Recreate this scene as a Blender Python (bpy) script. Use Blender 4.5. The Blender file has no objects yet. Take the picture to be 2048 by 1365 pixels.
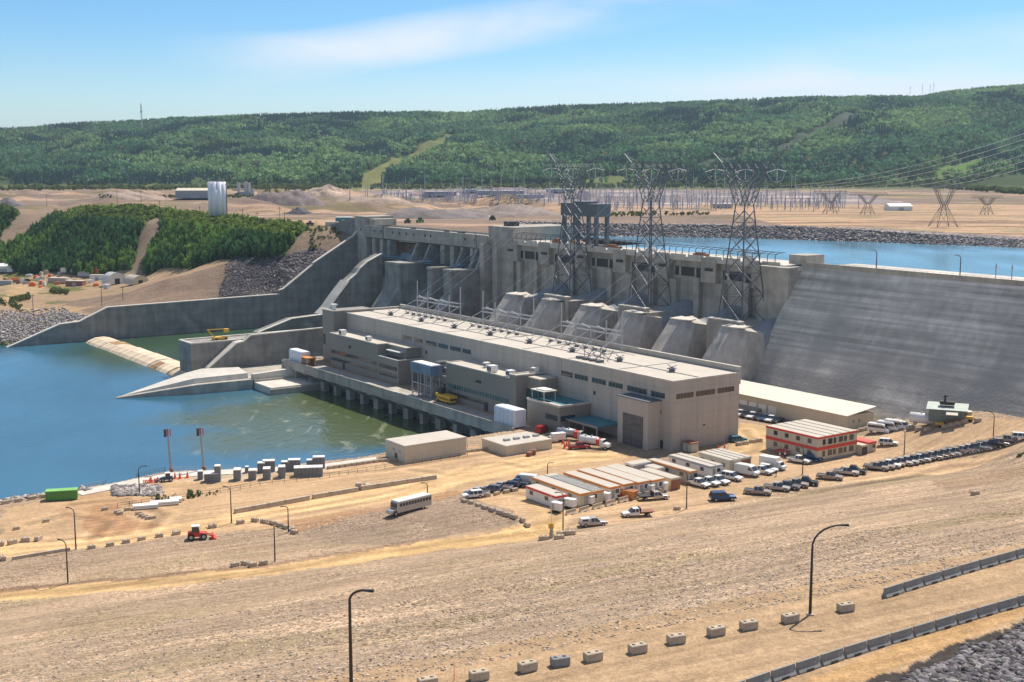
import bpy, math, random
import numpy as np
R = math.radians
random.seed(7)
rng = np.random.default_rng(11)
S = bpy.context.scene
COL = S.collection

# ---------------------------------------------------------------- camera, sky, sun, exposure
FPX, HORIZ, CAMH = 2500.0, 325.0, 76.0
PITCH = math.atan((682.5 - HORIZ) / FPX)
cam_d = bpy.data.cameras.new('camera')
cam = bpy.data.objects.new('camera', cam_d)
COL.objects.link(cam)
cam.location = (0, 0, CAMH)
cam.rotation_euler = (math.pi / 2 - PITCH, 0, 0)
cam_d.sensor_width = 36.0
cam_d.lens = 36.0 * FPX / 2048
cam_d.clip_start = 1.0
cam_d.clip_end = 30000
S.camera = cam

SUN_EL = 57.0
SUN_AZ = math.atan2(0.60, 0.80)      # towards the sun: clockwise from +Y
wd = bpy.data.worlds.new('World')
S.world = wd
wd.use_nodes = True
nt = wd.node_tree
nt.nodes.clear()
def wn(t, **k):
    n = nt.nodes.new(t)
    for a, b in k.items():
        setattr(n, a, b)
    return n
sky = wn('ShaderNodeTexSky', sky_type='NISHITA', sun_disc=False)
sky.sun_elevation = R(SUN_EL)
sky.sun_rotation = SUN_AZ
sky.altitude = 700
sky.air_density = 1.0
sky.dust_density = 0.3
sky.ozone_density = 3.0
tc = wn('ShaderNodeTexCoord')
# cirrus: stretched noise on the sky direction, kept to a diagonal band
sep = wn('ShaderNodeSeparateXYZ')
nt.links.new(tc.outputs['Generated'], sep.inputs[0])
def mth(op, a, b=None, c=None, clamp=False):
    n = wn('ShaderNodeMath', operation=op)
    n.use_clamp = clamp
    for i, v in enumerate((a, b, c)):
        if v is None: continue
        if isinstance(v, (int, float)): n.inputs[i].default_value = v
        else: nt.links.new(v, n.inputs[i])
    return n.outputs[0]
tx = mth('DIVIDE', sep.outputs[0], sep.outputs[1])
tz = mth('DIVIDE', sep.outputs[2], sep.outputs[1])
comb = wn('ShaderNodeCombineXYZ')
nt.links.new(tx, comb.inputs[0]); nt.links.new(tz, comb.inputs[1])
mp = wn('ShaderNodeMapping')
nt.links.new(comb.outputs[0], mp.inputs[0])
mp.inputs['Rotation'].default_value = (0, 0, R(-16))
mp.inputs['Scale'].default_value = (4.0, 16, 1)
nz = wn('ShaderNodeTexNoise')
nt.links.new(mp.outputs[0], nz.inputs['Vector'])
nz.inputs['Scale'].default_value = 1.0
nz.inputs['Detail'].default_value = 5
nz.inputs['Roughness'].default_value = 0.5
nz.inputs['Distortion'].default_value = 0.4
# band centre line z = 0.118 + 0.17*(x+0.05)
def band(cx, cz, sl, half, zw, gain):
    dz = mth('SUBTRACT', tz, mth('MULTIPLY_ADD', mth('SUBTRACT', tx, cx), sl, cz))
    a = mth('SUBTRACT', 1.0, mth('POWER', mth('DIVIDE', mth('ABSOLUTE', dz), zw), 2.0), clamp=True)
    b = mth('SUBTRACT', 1.0, mth('POWER', mth('DIVIDE', mth('ABSOLUTE', mth('SUBTRACT', tx, cx)), half), 2.0), clamp=True)
    return mth('MULTIPLY', mth('MULTIPLY', a, b), gain)
b1 = band(-0.02, 0.104, 0.155, 0.22, 0.022, 1.15)
b1b = band(-0.19, 0.087, 0.03, 0.09, 0.016, 0.45)
b2 = band(0.40, 0.075, 0.10, 0.40, 0.045, 0.75)
b3 = band(0.30, 0.045, 0.02, 0.6, 0.035, 0.5)
mk = mth('ADD', mth('ADD', mth('ADD', b1, b1b), b2), b3)
cl = mth('MULTIPLY', mk, mth('MULTIPLY_ADD', nz.outputs['Fac'], 3.6, -1.1), clamp=True)
cl = mth('MULTIPLY', cl, 0.82)
hs = wn('ShaderNodeHueSaturation')
hs.inputs['Saturation'].default_value = 1.32
hs.inputs['Hue'].default_value = 0.5
nt.links.new(sky.outputs[0], hs.inputs['Color'])
sat = wn('ShaderNodeMapRange'); nt.links.new(sep.outputs[2], sat.inputs[0])
for i_, v_ in enumerate((0.10, 0.35, 1.5, 0.62)): sat.inputs[i_ + 1].default_value = v_
nt.links.new(sat.outputs[0], hs.inputs['Saturation'])
tint = wn('ShaderNodeMix', data_type='RGBA', blend_type='MULTIPLY')
tint.inputs[0].default_value = 1.0
nt.links.new(hs.outputs[0], tint.inputs[6])
tint.inputs[7].default_value = (0.97, 1.01, 1.07, 1)
cm = wn('ShaderNodeMix', data_type='RGBA')
nt.links.new(cl, cm.inputs[0])
nt.links.new(tint.outputs[2], cm.inputs[6])
cm.inputs[7].default_value = (7.6, 7.9, 8.4, 1)
bg = wn('ShaderNodeBackground')
bg.inputs['Strength'].default_value = 0.10
nt.links.new(cm.outputs[2], bg.inputs['Color'])
wo = wn('ShaderNodeOutputWorld')
nt.links.new(bg.outputs[0], wo.inputs[0])

sl = bpy.data.lights.new('sun', 'SUN')
sl.energy = 4.7
sl.angle = R(0.5)
sl.color = (1.0, 0.92, 0.81)
so = bpy.data.objects.new('sun', sl)
COL.objects.link(so)
so.rotation_euler = (R(90 - SUN_EL), 0, -SUN_AZ + math.pi)
so.location = (0, 0, 300)
S.view_settings.view_transform = 'Standard'
S.view_settings.look = 'None'
S.view_settings.exposure = 0.34
S.cycles.max_bounces = 5
S.cycles.volume_bounces = 0
S.cycles.transparent_max_bounces = 4

# ---------------------------------------------------------------- survey: photo bearings -> world points on known planes
_c, _s = math.cos(PITCH), math.sin(PITCH)
def ray(px, py):
    a = (px - 1024) / FPX; b = (682.5 - py) / FPX
    return (a, _c + _s * b, -_s + _c * b)
def G(px, py, z=0.0):
    r = ray(px, py); t = (z - CAMH) / r[2]
    return (r[0] * t, r[1] * t, z)
def D(px, py, d):
    r = ray(px, py); t = d / r[1]
    return (r[0] * t, d, CAMH + r[2] * t)
CX, CY = 42.5, 324.6
ux, uy, vx, vy = -.5724, .82, .82, .5724          # powerhouse axes: a runs upriver-left along u, b towards the dam along v
FROT = math.atan2(-uy, -ux)
def W(a, b, z=0.0): return (CX + a * ux + b * vx, CY + a * uy + b * vy, z)
def AB(x, y): return ((x - CX) * ux + (y - CY) * uy, (x - CX) * vx + (y - CY) * vy)
def FZ(px, py, z=0.0):
    p = G(px, py, z); return AB(p[0], p[1])
def FB(px, py, b):
    r = ray(px, py); rb = r[0] * vx + r[1] * vy; t = (b + CX * vx + CY * vy) / rb
    x, y, z = r[0] * t, r[1] * t, CAMH + r[2] * t
    return (AB(x, y)[0], z)
def FA(px, py, a):
    r = ray(px, py); ra = r[0] * ux + r[1] * uy; t = (a + CX * ux + CY * uy) / ra
    x, y, z = r[0] * t, r[1] * t, CAMH + r[2] * t
    return (AB(x, y)[1], z)

# ---------------------------------------------------------------- numpy noise
def vnoise(x, y, seed=0):
    xi = np.floor(x).astype(np.int64); yi = np.floor(y).astype(np.int64)
    fx = x - xi; fy = y - yi
    fx = fx * fx * (3 - 2 * fx); fy = fy * fy * (3 - 2 * fy)
    def h(i, j):
        n = (i * 374761393 + j * 668265263 + seed * 1442695041) & 0x7fffffff
        n = ((n ^ (n >> 13)) * 1274126177) & 0x7fffffff
        return ((n ^ (n >> 16)) & 0xffff) / 65535.0
    return (h(xi, yi) * (1 - fx) + h(xi + 1, yi) * fx) * (1 - fy) + (h(xi, yi + 1) * (1 - fx) + h(xi + 1, yi + 1) * fx) * fy
def fbm(x, y, o=4, seed=0):
    s = 0; a = .5; t = 0
    for i in range(o):
        s = s + a * vnoise(x * 2 ** i + 17.3 * i, y * 2 ** i - 9.1 * i, seed + i); t += a; a *= .5
    return s / t
def sstep(a, b, x):
    t = np.clip((x - a) / (b - a), 0, 1); return t * t * (3 - 2 * t)
def inpoly(x, y, P):
    ins = np.zeros(np.shape(x), bool); n = len(P)
    for i in range(n):
        x0, y0 = P[i][:2]; x1, y1 = P[(i + 1) % n][:2]
        if y0 == y1: continue
        c = ((y0 > y) != (y1 > y)) & (x < (x1 - x0) * (y - y0) / (y1 - y0) + x0)
        ins ^= c
    return ins
def segdist(x, y, p, q):
    dx, dy = q[0] - p[0], q[1] - p[1]
    t = np.clip(((x - p[0]) * dx + (y - p[1]) * dy) / (dx * dx + dy * dy + 1e-9), 0, 1)
    return np.hypot(x - p[0] - t * dx, y - p[1] - t * dy)

# ---------------------------------------------------------------- terrain height
TW, RW = -8.0, 35.0        # tailwater and reservoir levels
shore_px = [(-700, 1055), (-250, 1022), (0, 1001), (60, 992), (155, 978), (245, 962), (335, 942), (500, 938), (650, 922), (720, 915), (752, 908)]
SH = [G(*p)[:2] for p in shore_px]
TWP = SH + [W(46, -36)[:2], W(46, -12)[:2], W(196, -12)[:2], W(208, 26)[:2], W(208, 106)[:2], W(358, 106)[:2], W(358, -50)[:2], W(357.5, -74)[:2], W(362, -84)[:2],
      (-246, 579), (-300, 560), (-520, 545), (-700, 420)]
TWW = [14] * (len(SH) - 1) + [5, 4, 3, 3, 3, 3, 3, 3, 3, 9, 9, 9, 9, 9, 14]
RES_FAR = [G(*p, 41)[:2] for p in ((1030, 446), (1180, 449), (1400, 452), (1650, 457), (1900, 465), (2048, 470), (2400, 492))]
RESP = [W(209, 96)[:2], W(214, 140)[:2]] + RES_FAR + [(620, 380), W(-400, 110)[:2], W(40, 104)[:2]]
def tps_fit(P):
    P = np.array(P, float); n = len(P)
    r = np.hypot(P[:, None, 0] - P[None, :, 0], P[:, None, 1] - P[None, :, 1])
    A = np.zeros((n + 3, n + 3)); A[:n, :n] = r
    A[:n, n] = 1; A[:n, n + 1] = P[:, 0]; A[:n, n + 2] = P[:, 1]; A[n:, :n] = A[:n, n:].T
    return P, np.linalg.solve(A, np.r_[P[:, 2], 0, 0, 0])
CT = []
for d in (860, 1000, 1250, 1600, 2000):
    for px in (-300, 0, 300, 650, 1024, 1400, 1750, 2100, 2400):
        if d < 900 and px < 500: continue
        if d < 1000 and px < 300: continue
        CT.append(((px - 1024) / FPX * d, d, 41.0))
for a, b, z in [(358, -84, -7), (359, -72, -4), (359, -62, 0), (359, -50, 1.2), (359, -40, 5.4), (359, -15, 6), (359, 20, 6.4), (359, 49, 7.2), (359, 62, 16), (359, 76, 26), (360, 90, 34), (362, 104, 40),
                (386, 63, 30), (372, 90, 36), (386, 33, 23), (392, 5, 16), (400, -18, 9), (425, -38, 3.5), (400, -60, 1), (470, -40, 1.5), (560, -20, 2),
                (395, 85, 38.5), (405, 125, 41), (300, 140, 41), (230, 150, 41), (260, 190, 41)]:
    p = W(a, b, z); CT.append((p[0], p[1], z))
for px, py, d, z in [(60, 0, 830, 3), (210, 0, 800, 3.5), (290, 0, 755, 6), (370, 0, 700, 14), (440, 0, 665, 22), (150, 0, 890, 36), (300, 0, 830, 36.5), (400, 0, 770, 37), (520, 0, 715, 37), (600, 0, 690, 37.5),
                     (300, 0, 880, 40), (150, 0, 940, 40.5), (400, 0, 820, 40.5), (520, 0, 760, 40.5), (0, 0, 860, 3), (-60, 0, 905, 4), (0, 0, 920, 12), (-60, 0, 990, 16), (60, 0, 945, 18), (20, 0, 1020, 30), (60, 0, 1090, 39),
                     (-100, 0, 1120, 37), (-300, 0, 1150, 34), (-300, 0, 900, 3), (0, 0, 700, 2), (-200, 0, 700, 2), (-300, 0, 600, 1), (100, 0, 700, 1.8), (0, 0, 600, .3), (-200, 0, 585, .3), (190, 0, 705, 3)]:
    CT.append(((px - 1024) / FPX * d, d, z))
TP, TWT = tps_fit(CT)
SKYL = np.array([(-600, 300), (-200, 268), (0, 260), (80, 257), (150, 250), (300, 243), (500, 233), (700, 228), (850, 226), (930, 228), (1000, 222), (1100, 216), (1250, 211), (1400, 206), (1550, 199), (1700, 196), (1790, 197), (1830, 197), (1870, 189), (1950, 180), (2048, 173), (2300, 165), (2800, 160)], float)
def height(x, y):
    x = np.asarray(x, float); y = np.asarray(y, float)
    q = -.454 * x + .891 * y
    w = .891 * x + .454 * y
    a = (x - CX) * ux + (y - CY) * uy; b = (x - CX) * vx + (y - CY) * vy
    h = np.interp(q, [-200, 30, 58, 66, 92, 219, 400], [48, 38, 35.6, 35, 35, 0.0, 0.0])
    # worked banks and benches of the gravel slope
    sl = sstep(95, 115, q) * (1 - sstep(200, 219, q))
    h = h + sl * ((fbm(w / 60, q / 12, 3, 5) - .5) * 3.0 + (fbm(w / 14, q / 2.2, 3, 8) - .5) * .55)
    h = h + (fbm(x / 4, y / 4, 3, 3) - .5) * .10
    h = h + sstep(0, -45, a) * sstep(40, 78, b) * 9.0
    # mound between the yard road and the lower track
    h = h + 1.6 * np.exp(-((x + 9) ** 2 / 500 + (y - 262) ** 2 / 60))
    far = (b > 104) | (a > 215)
    if np.any(far):
        xf, yf = x[far], y[far]
        acc = TWT[-3] + TWT[-2] * xf + TWT[-1] * yf
        for i in range(len(TP)):
            acc = acc + TWT[i] * np.hypot(xf - TP[i, 0], yf - TP[i, 1])
        plateau = np.clip(acc, -6, 41.5)
        pm_ = sstep(36, 40, plateau)
        mound = np.maximum(0, fbm(xf / 90, yf / 60, 4, 21) - .56) * 38 + np.maximum(0, fbm(xf / 30, yf / 22, 3, 25) - .6) * 14
        cut = sstep(760, 900, yf) * (1 - sstep(1350, 1500, yf)) * (xf < 40 + (yf - 800) * .1)
        z = plateau + pm_ * (mound * cut * .8 + (fbm(xf / 40, yf / 40, 3, 31) - .5) * 1.0) + (1 - pm_) * (fbm(xf / 12, yf / 12, 3, 33) - .5) * .9
        # hills behind the plateau
        px = 1024 + FPX * xf / np.maximum(yf, 1)
        sy = np.interp(px, SKYL[:, 0], SKYL[:, 1]) + 9
        top = 76 + (325 - sy) * 2900 / FPX
        d0 = 1850 + 60 * fbm(px / 180, yf * 0, 3, 40) - np.where(px > 1800, (px - 1800) * .5, 0)
        t = np.clip((yf - d0) / (2900 - d0), 0, 1)
        prof = t ** .82
        gul = (np.abs(fbm(px / 210 + t * 1.4, t * 1.3, 4, 50) - .5) * 2 - .25) * 70 * np.sin(np.pi * np.clip(t, 0, 1)) 
        gul2 = (fbm(px / 60, yf / 160, 3, 55) - .5) * 22 * np.sin(np.pi * np.clip(t, 0, 1)) ** .5
        z = z * (1 - prof) + top * prof + gul + gul2
        h = h.copy(); h[far] = np.where(yf > d0, z, z)
    # tailwater basin and reservoir carved with their own bank widths
    near = (x > -760) & (x < 640) & (y > 150) & (y < 1000)
    for P, WW, bed in ((TWP, TWW, -15.0), (RESP, [7] * len(RESP), 26.0)):
        m = near & inpoly(x, y, P)
        if not np.any(m): continue
        xm, ym = x[m], y[m]; t = np.full(xm.shape, 9.0)
        for i in range(len(P)):
            t = np.minimum(t, segdist(xm, ym, P[i], P[(i + 1) % len(P)]) / (WW[i] if P is TWP else 22.0))
        t = np.clip(t, 0, 1)
        h = h.copy(); h[m] = h[m] * (1 - t) + bed * t
    return h
def hz(x, y): return float(height(np.array([x]), np.array([y]))[0])
def UT(px, py, d0=70, d1=2500):
    """where the sight line of a photo point meets the ground"""
    r = ray(px, py); t = np.geomspace(d0, d1, 1500)
    x, y, z = r[0] * t, r[1] * t, CAMH + r[2] * t
    below = np.nonzero(z < height(x, y))[0]
    i = below[0] if len(below) else len(t) - 1
    lo, hi = t[max(i - 1, 0)], t[i]
    tt = np.linspace(lo, hi, 40); x, y, z = r[0] * tt, r[1] * tt, CAMH + r[2] * tt
    k = np.nonzero(z < height(x, y))[0]; k = k[0] if len(k) else 39
    return (float(x[k]), float(y[k]), float(z[k]))

# ---------------------------------------------------------------- materials
MATS = {}
def mat(name, col, rough=.8, metal=0.0, var=.12, scale=.6, streak=0.0, bands=None, bands2=None, bump=0.0, bscale=None, stain=None, spec=.5, attr=False, dirt=0.0):
    if name in MATS: return MATS[name]
    m = bpy.data.materials.new(name); m.use_nodes = True
    t = m.node_tree; N = t.nodes; L = t.links
    bs = N['Principled BSDF']
    bs.inputs['Roughness'].default_value = rough
    bs.inputs['Metallic'].default_value = metal
    bs.inputs['Specular IOR Level'].default_value = spec
    g = N.new('ShaderNodeNewGeometry') if False else N.new('ShaderNodeTexCoord')
    src = g.outputs['Object']
    if attr:
        at = N.new('ShaderNodeAttribute'); at.attribute_name = 'Col'; cur = at.outputs['Color']
    else:
        rgb = N.new('ShaderNodeRGB'); rgb.outputs[0].default_value = (*col, 1); cur = rgb.outputs[0]
    def noise(sc, det=4, vec=None, mapping=None):
        n = N.new('ShaderNodeTexNoise'); n.inputs['Scale'].default_value = sc; n.inputs['Detail'].default_value = det
        v = vec or src
        if mapping:
            mpn = N.new('ShaderNodeMapping'); mpn.inputs['Scale'].default_value = mapping; L.new(v, mpn.inputs[0]); v = mpn.outputs[0]
        L.new(v, n.inputs['Vector']); return n.outputs['Fac']
    def mul(cur, fac, lo, hi, f0=.3, f1=.7):
        mr = N.new('ShaderNodeMapRange'); L.new(fac, mr.inputs[0])
        mr.inputs[1].default_value = f0; mr.inputs[2].default_value = f1; mr.inputs[3].default_value = lo; mr.inputs[4].default_value = hi
        x = N.new('ShaderNodeVectorMath'); x.operation = 'SCALE'; L.new(cur, x.inputs[0]); L.new(mr.outputs[0], x.inputs['Scale']); return x.outputs[0]
    if var: cur = mul(cur, noise(scale), 1 - var, 1 + var)
    if dirt: cur = mul(cur, noise(scale * 5, 6), 1 - dirt, 1 + dirt * .4)
    if streak: cur = mul(cur, noise(1, 5, mapping=(.42, .42, .045)), 1 - streak, 1 + streak * .6)
    if bands:  # lift lines: (axis mapping, strength)
        cur = mul(cur, noise(1, 6, mapping=bands[0]), 1 - bands[1], 1 + bands[1])
    if bands2: cur = mul(cur, noise(1, 4, mapping=bands2[0]), 1 - bands2[1], 1 + bands2[1], .36, .64)
    if stain:
        f = noise(stain[1], 5)
        mr = N.new('ShaderNodeMapRange'); L.new(f, mr.inputs[0]); mr.inputs[1].default_value = .5; mr.inputs[2].default_value = .68
        mx = N.new('ShaderNodeMix'); mx.data_type = 'RGBA'; L.new(mr.outputs[0], mx.inputs[0]); L.new(cur, mx.inputs[6]); mx.inputs[7].default_value = (*stain[0], 1); cur = mx.outputs[2]
    L.new(cur, bs.inputs['Base Color'])
    if bump:
        bp = N.new('ShaderNodeBump'); bp.inputs['Strength'].default_value = bump; bp.inputs['Distance'].default_value = .3
        L.new(noise(bscale or scale * 6, 5), bp.inputs['Height']); L.new(bp.outputs[0], bs.inputs['Normal'])
    MATS[name] = m
    return m
M_CONC = mat('concrete', (.41, .375, .32), .9, var=.15, scale=.16, streak=.17, bands=((.02, .02, .42), .10), bands2=((.25, .25, .22), .10), dirt=.08, bump=.3, bscale=.5)
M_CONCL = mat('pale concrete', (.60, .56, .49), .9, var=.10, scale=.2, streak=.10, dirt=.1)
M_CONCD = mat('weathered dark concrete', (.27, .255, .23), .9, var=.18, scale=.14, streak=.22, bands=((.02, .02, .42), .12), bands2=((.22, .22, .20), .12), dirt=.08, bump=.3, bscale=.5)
M_RCC = mat('roller compacted concrete', (.60, .55, .475), .92, var=.16, scale=.045, streak=.14, bands=((.010, .0, .30), .26), bands2=((.016, .0, .75), .24), bump=.5, bscale=1.2, stain=((.36, .34, .31), .035), dirt=.16)
M_SILL = mat('stained sill concrete', (.62, .50, .36), .85, var=.15, scale=.15, bands=((.25, .03, .03), .35))
M_CLAD = mat('grey wall cladding', (.46, .415, .36), .6, var=.06, scale=.08, streak=.07, bands=((.5, .5, .01), .06), dirt=.03)
M_CLADT = mat('taupe wall cladding', (.26, .235, .20), .6, var=.05, scale=.08)
M_ROOF = mat('pale roofing', (.52, .47, .40), .85, var=.06, scale=.1, dirt=.07)
M_ROOFD = mat('dark roofing', (.10, .12, .14), .8, var=.15, scale=.2)
M_WHITE = mat('white paint', (.78, .77, .74), .5, var=.04, scale=.5, dirt=.05)
M_WWRAP = mat('white shrink wrap', (.72, .74, .80), .55, var=.08, scale=.6, bump=.5, bscale=1.2)
M_CREAM = mat('cream siding', (.56, .51, .40), .7, var=.05, scale=.3, bands=((2.2, 2.2, .05), .05))
M_TAN = mat('tan siding', (.50, .44, .34), .7, var=.05, scale=.2)
M_GLASS = mat('dark glass', (.025, .035, .045), .12, var=0, spec=.8)
M_GLASSG = mat('green glass', (.03, .10, .11), .15, var=0, spec=.8)
M_BLACK = mat('black steel', (.03, .03, .035), .5, var=.1)
M_STEEL = mat('galvanised steel', (.42, .43, .45), .45, metal=.5, var=.1)
M_STEELD = mat('weathered lattice steel', (.13, .135, .15), .5, metal=.4, var=.15)
M_LAMP = mat('dark brown pole paint', (.035, .028, .026), .5, var=.1)
M_RED = mat('red trim paint', (.62, .05, .03), .5, var=.05)
M_ORTR = mat('orange trim paint', (.66, .27, .06), .55, var=.06)
M_BROWN = mat('rust brown steel', (.27, .11, .06), .7, var=.15)
M_BLUES = mat('blue grey gate steel', (.16, .24, .33), .45, metal=.2, var=.15, streak=.2)
M_TEAL = mat('teal roofing', (.05, .20, .24), .6, var=.1)
M_GREEN = mat('green container paint', (.08, .27, .05), .5, var=.08, bands=((3, 3, .01), .12))
M_YEL = mat('yellow machine paint', (.72, .42, .03), .45, var=.05)
M_ORANGE = mat('orange plastic', (.80, .16, .05), .6, var=.1)
M_TYRE = mat('tyre rubber', (.025, .025, .025), .9, var=.1)
M_BLOCK = mat('cast concrete block', (.50, .41, .31), .95, var=.16, scale=1.2, dirt=.2)
M_BLOCKG = mat('grey cast concrete', (.28, .275, .26), .95, var=.14, scale=.8, dirt=.2)
M_GREYB = mat('grey cabinet paint', (.36, .38, .40), .5, metal=.2, var=.06)
M_SKIN = mat('skin', (.45, .28, .2), .6, var=0)
M_HIVIS = mat('high visibility vest', (.75, .30, .05), .7, var=.05)
M_DARKC = mat('dark cloth', (.03, .035, .05), .9, var=.1)
M_FOL = mat('foliage', (1, 1, 1), .75, var=.0, attr=True, spec=.2)
def leafy():
    t = M_FOL.node_tree; N = t.nodes; L = t.links; bs = N['Principled BSDF']; at = [n for n in N if n.type == 'ATTRIBUTE'][0]
    tr = N.new('ShaderNodeBsdfTranslucent'); L.new(at.outputs['Color'], tr.inputs['Color'])
    mx = N.new('ShaderNodeMixShader'); mx.inputs[0].default_value = .42; L.new(bs.outputs[0], mx.inputs[1]); L.new(tr.outputs[0], mx.inputs[2])
    L.new(mx.outputs[0], [n for n in N if n.type == 'OUTPUT_MATERIAL'][0].inputs[0])
leafy()
M_ROCK = mat('broken rock', (1, 1, 1), .9, var=.15, scale=.9, attr=True, spec=.3)
M_PIPE = mat('pipe encasement concrete', (.27, .285, .30), .8, var=.1)
M_CAR = {}
for n_, c_, me in (('silver', (.48, .46, .45), .3), ('white', (.74, .74, .73), 0), ('grey', (.20, .19, .19), .4), ('black', (.02, .02, .025), .1), ('blue', (.03, .08, .20), .3), ('red', (.35, .02, .02), .1), ('teal', (.02, .18, .26), .1), ('pewter', (.36, .31, .28), .3)):
    M_CAR[n_] = mat(n_ + ' car paint', c_, .32, metal=me, var=.05, dirt=.12)

M_CONC2 = mat('dark streaked concrete', (.31, .30, .275), .9, var=.2, scale=.2, streak=.3, bands=((.02, .02, .42), .12), dirt=.1)  # darker pier concrete with strong vertical streaks
# ---------------------------------------------------------------- mesh building
class MB:
    def __init__(s): s.v = []; s.f = []
    def add(s, vs, fs):
        o = len(s.v); s.v += [tuple(p) for p in vs]; s.f += [tuple(i + o for i in f) for f in fs]; return s
    def box(s, x0, x1, y0, y1, z0, z1):
        if x0 > x1: x0, x1 = x1, x0
        if y0 > y1: y0, y1 = y1, y0
        return s.add([(x0, y0, z0), (x1, y0, z0), (x1, y1, z0), (x0, y1, z0), (x0, y0, z1), (x1, y0, z1), (x1, y1, z1), (x0, y1, z1)],
                     [(0, 3, 2, 1), (4, 5, 6, 7), (0, 1, 5, 4), (1, 2, 6, 5), (2, 3, 7, 6), (3, 0, 4, 7)])
    def hexa(s, lo, hi):
        n = len(lo)
        return s.add(list(lo) + list(hi), [tuple(reversed(range(n))), tuple(range(n, 2 * n))] + [(i, (i + 1) % n, n + (i + 1) % n, n + i) for i in range(n)])
    def prism(s, poly, z0, z1): return s.hexa([(p[0], p[1], z0) for p in poly], [(p[0], p[1], z1) for p in poly])
    def exy(s, prof, y0, y1):   # profile in (x,z) pushed along y
        return s.hexa([(p[0], y0, p[1]) for p in prof], [(p[0], y1, p[1]) for p in prof])
    def exx(s, prof, x0, x1):   # profile in (y,z) pushed along x
        return s.hexa([(x0, p[0], p[1]) for p in prof], [(x1, p[0], p[1]) for p in prof])
    def bar(s, p, q, r, n=4, r2=None):
        p = np.array(p, float); q = np.array(q, float); d = q - p; L = np.linalg.norm(d)
        if L < 1e-6: return s
        d /= L; up = np.array([0, 0, 1.]) if abs(d[2]) < .95 else np.array([1., 0, 0])
        a = np.cross(d, up); a /= np.linalg.norm(a); b = np.cross(d, a); r2 = r if r2 is None else r2
        lo = []; hi = []
        for i in range(n):
            t = 2 * math.pi * (i + .5) / n; e = a * math.cos(t) + b * math.sin(t)
            lo.append(tuple(p + e * r)); hi.append(tuple(q + e * r2))
        return s.hexa(lo, hi)
    def path(s, pts, r, n=6, taper=None):
        for i in range(len(pts) - 1):
            a = r if taper is None else r + (taper - r) * i / (len(pts) - 1); b = r if taper is None else r + (taper - r) * (i + 1) / (len(pts) - 1)
            s.bar(pts[i], pts[i + 1], a, n, b)
        return s
    def cyl(s, c, r, h, n=12, ax='z', r2=None):
        e = {'z': (0, 0, h), 'x': (h, 0, 0), 'y': (0, h, 0)}[ax]
        return s.bar(c, (c[0] + e[0], c[1] + e[1], c[2] + e[2]), r, n, r2)
    def mesh(s, name, m, smooth=False):
        me = bpy.data.meshes.new(name); me.from_pydata(s.v, [], s.f); me.materials.append(m)
        if smooth:
            for p in me.polygons: p.use_smooth = True
        me.update(); return me
def tag(o, label=None, cat=None, group=None, kind=None):
    if label: o['label'] = label
    if cat: o['category'] = cat
    if group: o['group'] = group
    if kind: o['kind'] = kind
    return o
def obj(name, mb, m, parent=None, smooth=False):
    me = mb if isinstance(mb, bpy.types.Mesh) else mb.mesh(name, m, smooth)
    o = bpy.data.objects.new(name, me); COL.objects.link(o)
    if parent: o.parent = parent
    return o
def thing(name, label, cat, loc=(0, 0, 0), rz=0.0, group=None):
    o = bpy.data.objects.new(name, None); COL.objects.link(o)
    o.empty_display_size = .5
    o.location = loc; o.rotation_euler = (0, 0, rz)
    return tag(o, label, cat, group)
def dup(root, loc, rz=0.0, label=None, group=None):
    r = root.copy(); COL.objects.link(r); r.location = loc; r.rotation_euler = (0, 0, rz)
    if label: r['label'] = label
    if group: r['group'] = group
    for ch in root.children:
        c = ch.copy(); COL.objects.link(c); c.parent = r
        for g in ch.children:
            d = g.copy(); COL.objects.link(d); d.parent = c
    return r
def bevel(o, w, seg=2):
    b = o.modifiers.new('bevel', 'BEVEL'); b.width = w; b.segments = seg; b.limit_method = 'ANGLE'; return o
# frame things: local x = -a, y = b; the root sits at (a0,b0,z0)
class FT:
    def __init__(s, name, label, cat, a0, b0, z0=0.0, group=None):
        s.a0, s.b0, s.z0 = a0, b0, z0
        s.r = thing(name, label, cat, W(a0, b0, z0), FROT, group)
    def P(s, a, b, z): return (-(a - s.a0), b - s.b0, z - s.z0)
    def box(s, mb, a0, a1, b0, b1, z0, z1):
        p, q = s.P(a0, b0, z0), s.P(a1, b1, z1); return mb.box(p[0], q[0], p[1], q[1], p[2], q[2])
    def prof_b(s, mb, pts, a0, a1):     # (b,z) profile pushed along a
        return mb.exx([(b - s.b0, z - s.z0) for b, z in pts], -(a0 - s.a0), -(a1 - s.a0))
    def prof_a(s, mb, pts, b0, b1):
        return mb.exy([(-(a - s.a0), z - s.z0) for a, z in pts], b0 - s.b0, b1 - s.b0)
    def bar(s, mb, p, q, r, n=4): return mb.bar(s.P(*p), s.P(*q), r, n)
    def part(s, name, mb, m, parent=None, smooth=False): return obj(name, mb, m, parent or s.r, smooth)
    def pbox(s, name, m, *a, parent=None): return s.part(name, s.box(MB(), *a), m, parent)
ORD = ['first', 'second', 'third', 'fourth', 'fifth', 'sixth', 'seventh', 'eighth', 'ninth', 'tenth', 'eleventh', 'twelfth', 'thirteenth', 'fourteenth', 'fifteenth', 'sixteenth', 'seventeenth', 'eighteenth', 'nineteenth', 'twentieth']
def od(i):
    if i < 20: return ORD[i]
    t, u_ = divmod(i + 1, 10)
    tens = {2: 'twenty', 3: 'thirty', 4: 'forty', 5: 'fifty', 6: 'sixty'}[t]
    return (tens + '-' + ORD[u_ - 1]) if u_ else {2: 'twentieth', 3: 'thirtieth', 4: 'fortieth', 5: 'fiftieth', 6: 'sixtieth'}[t]

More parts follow.
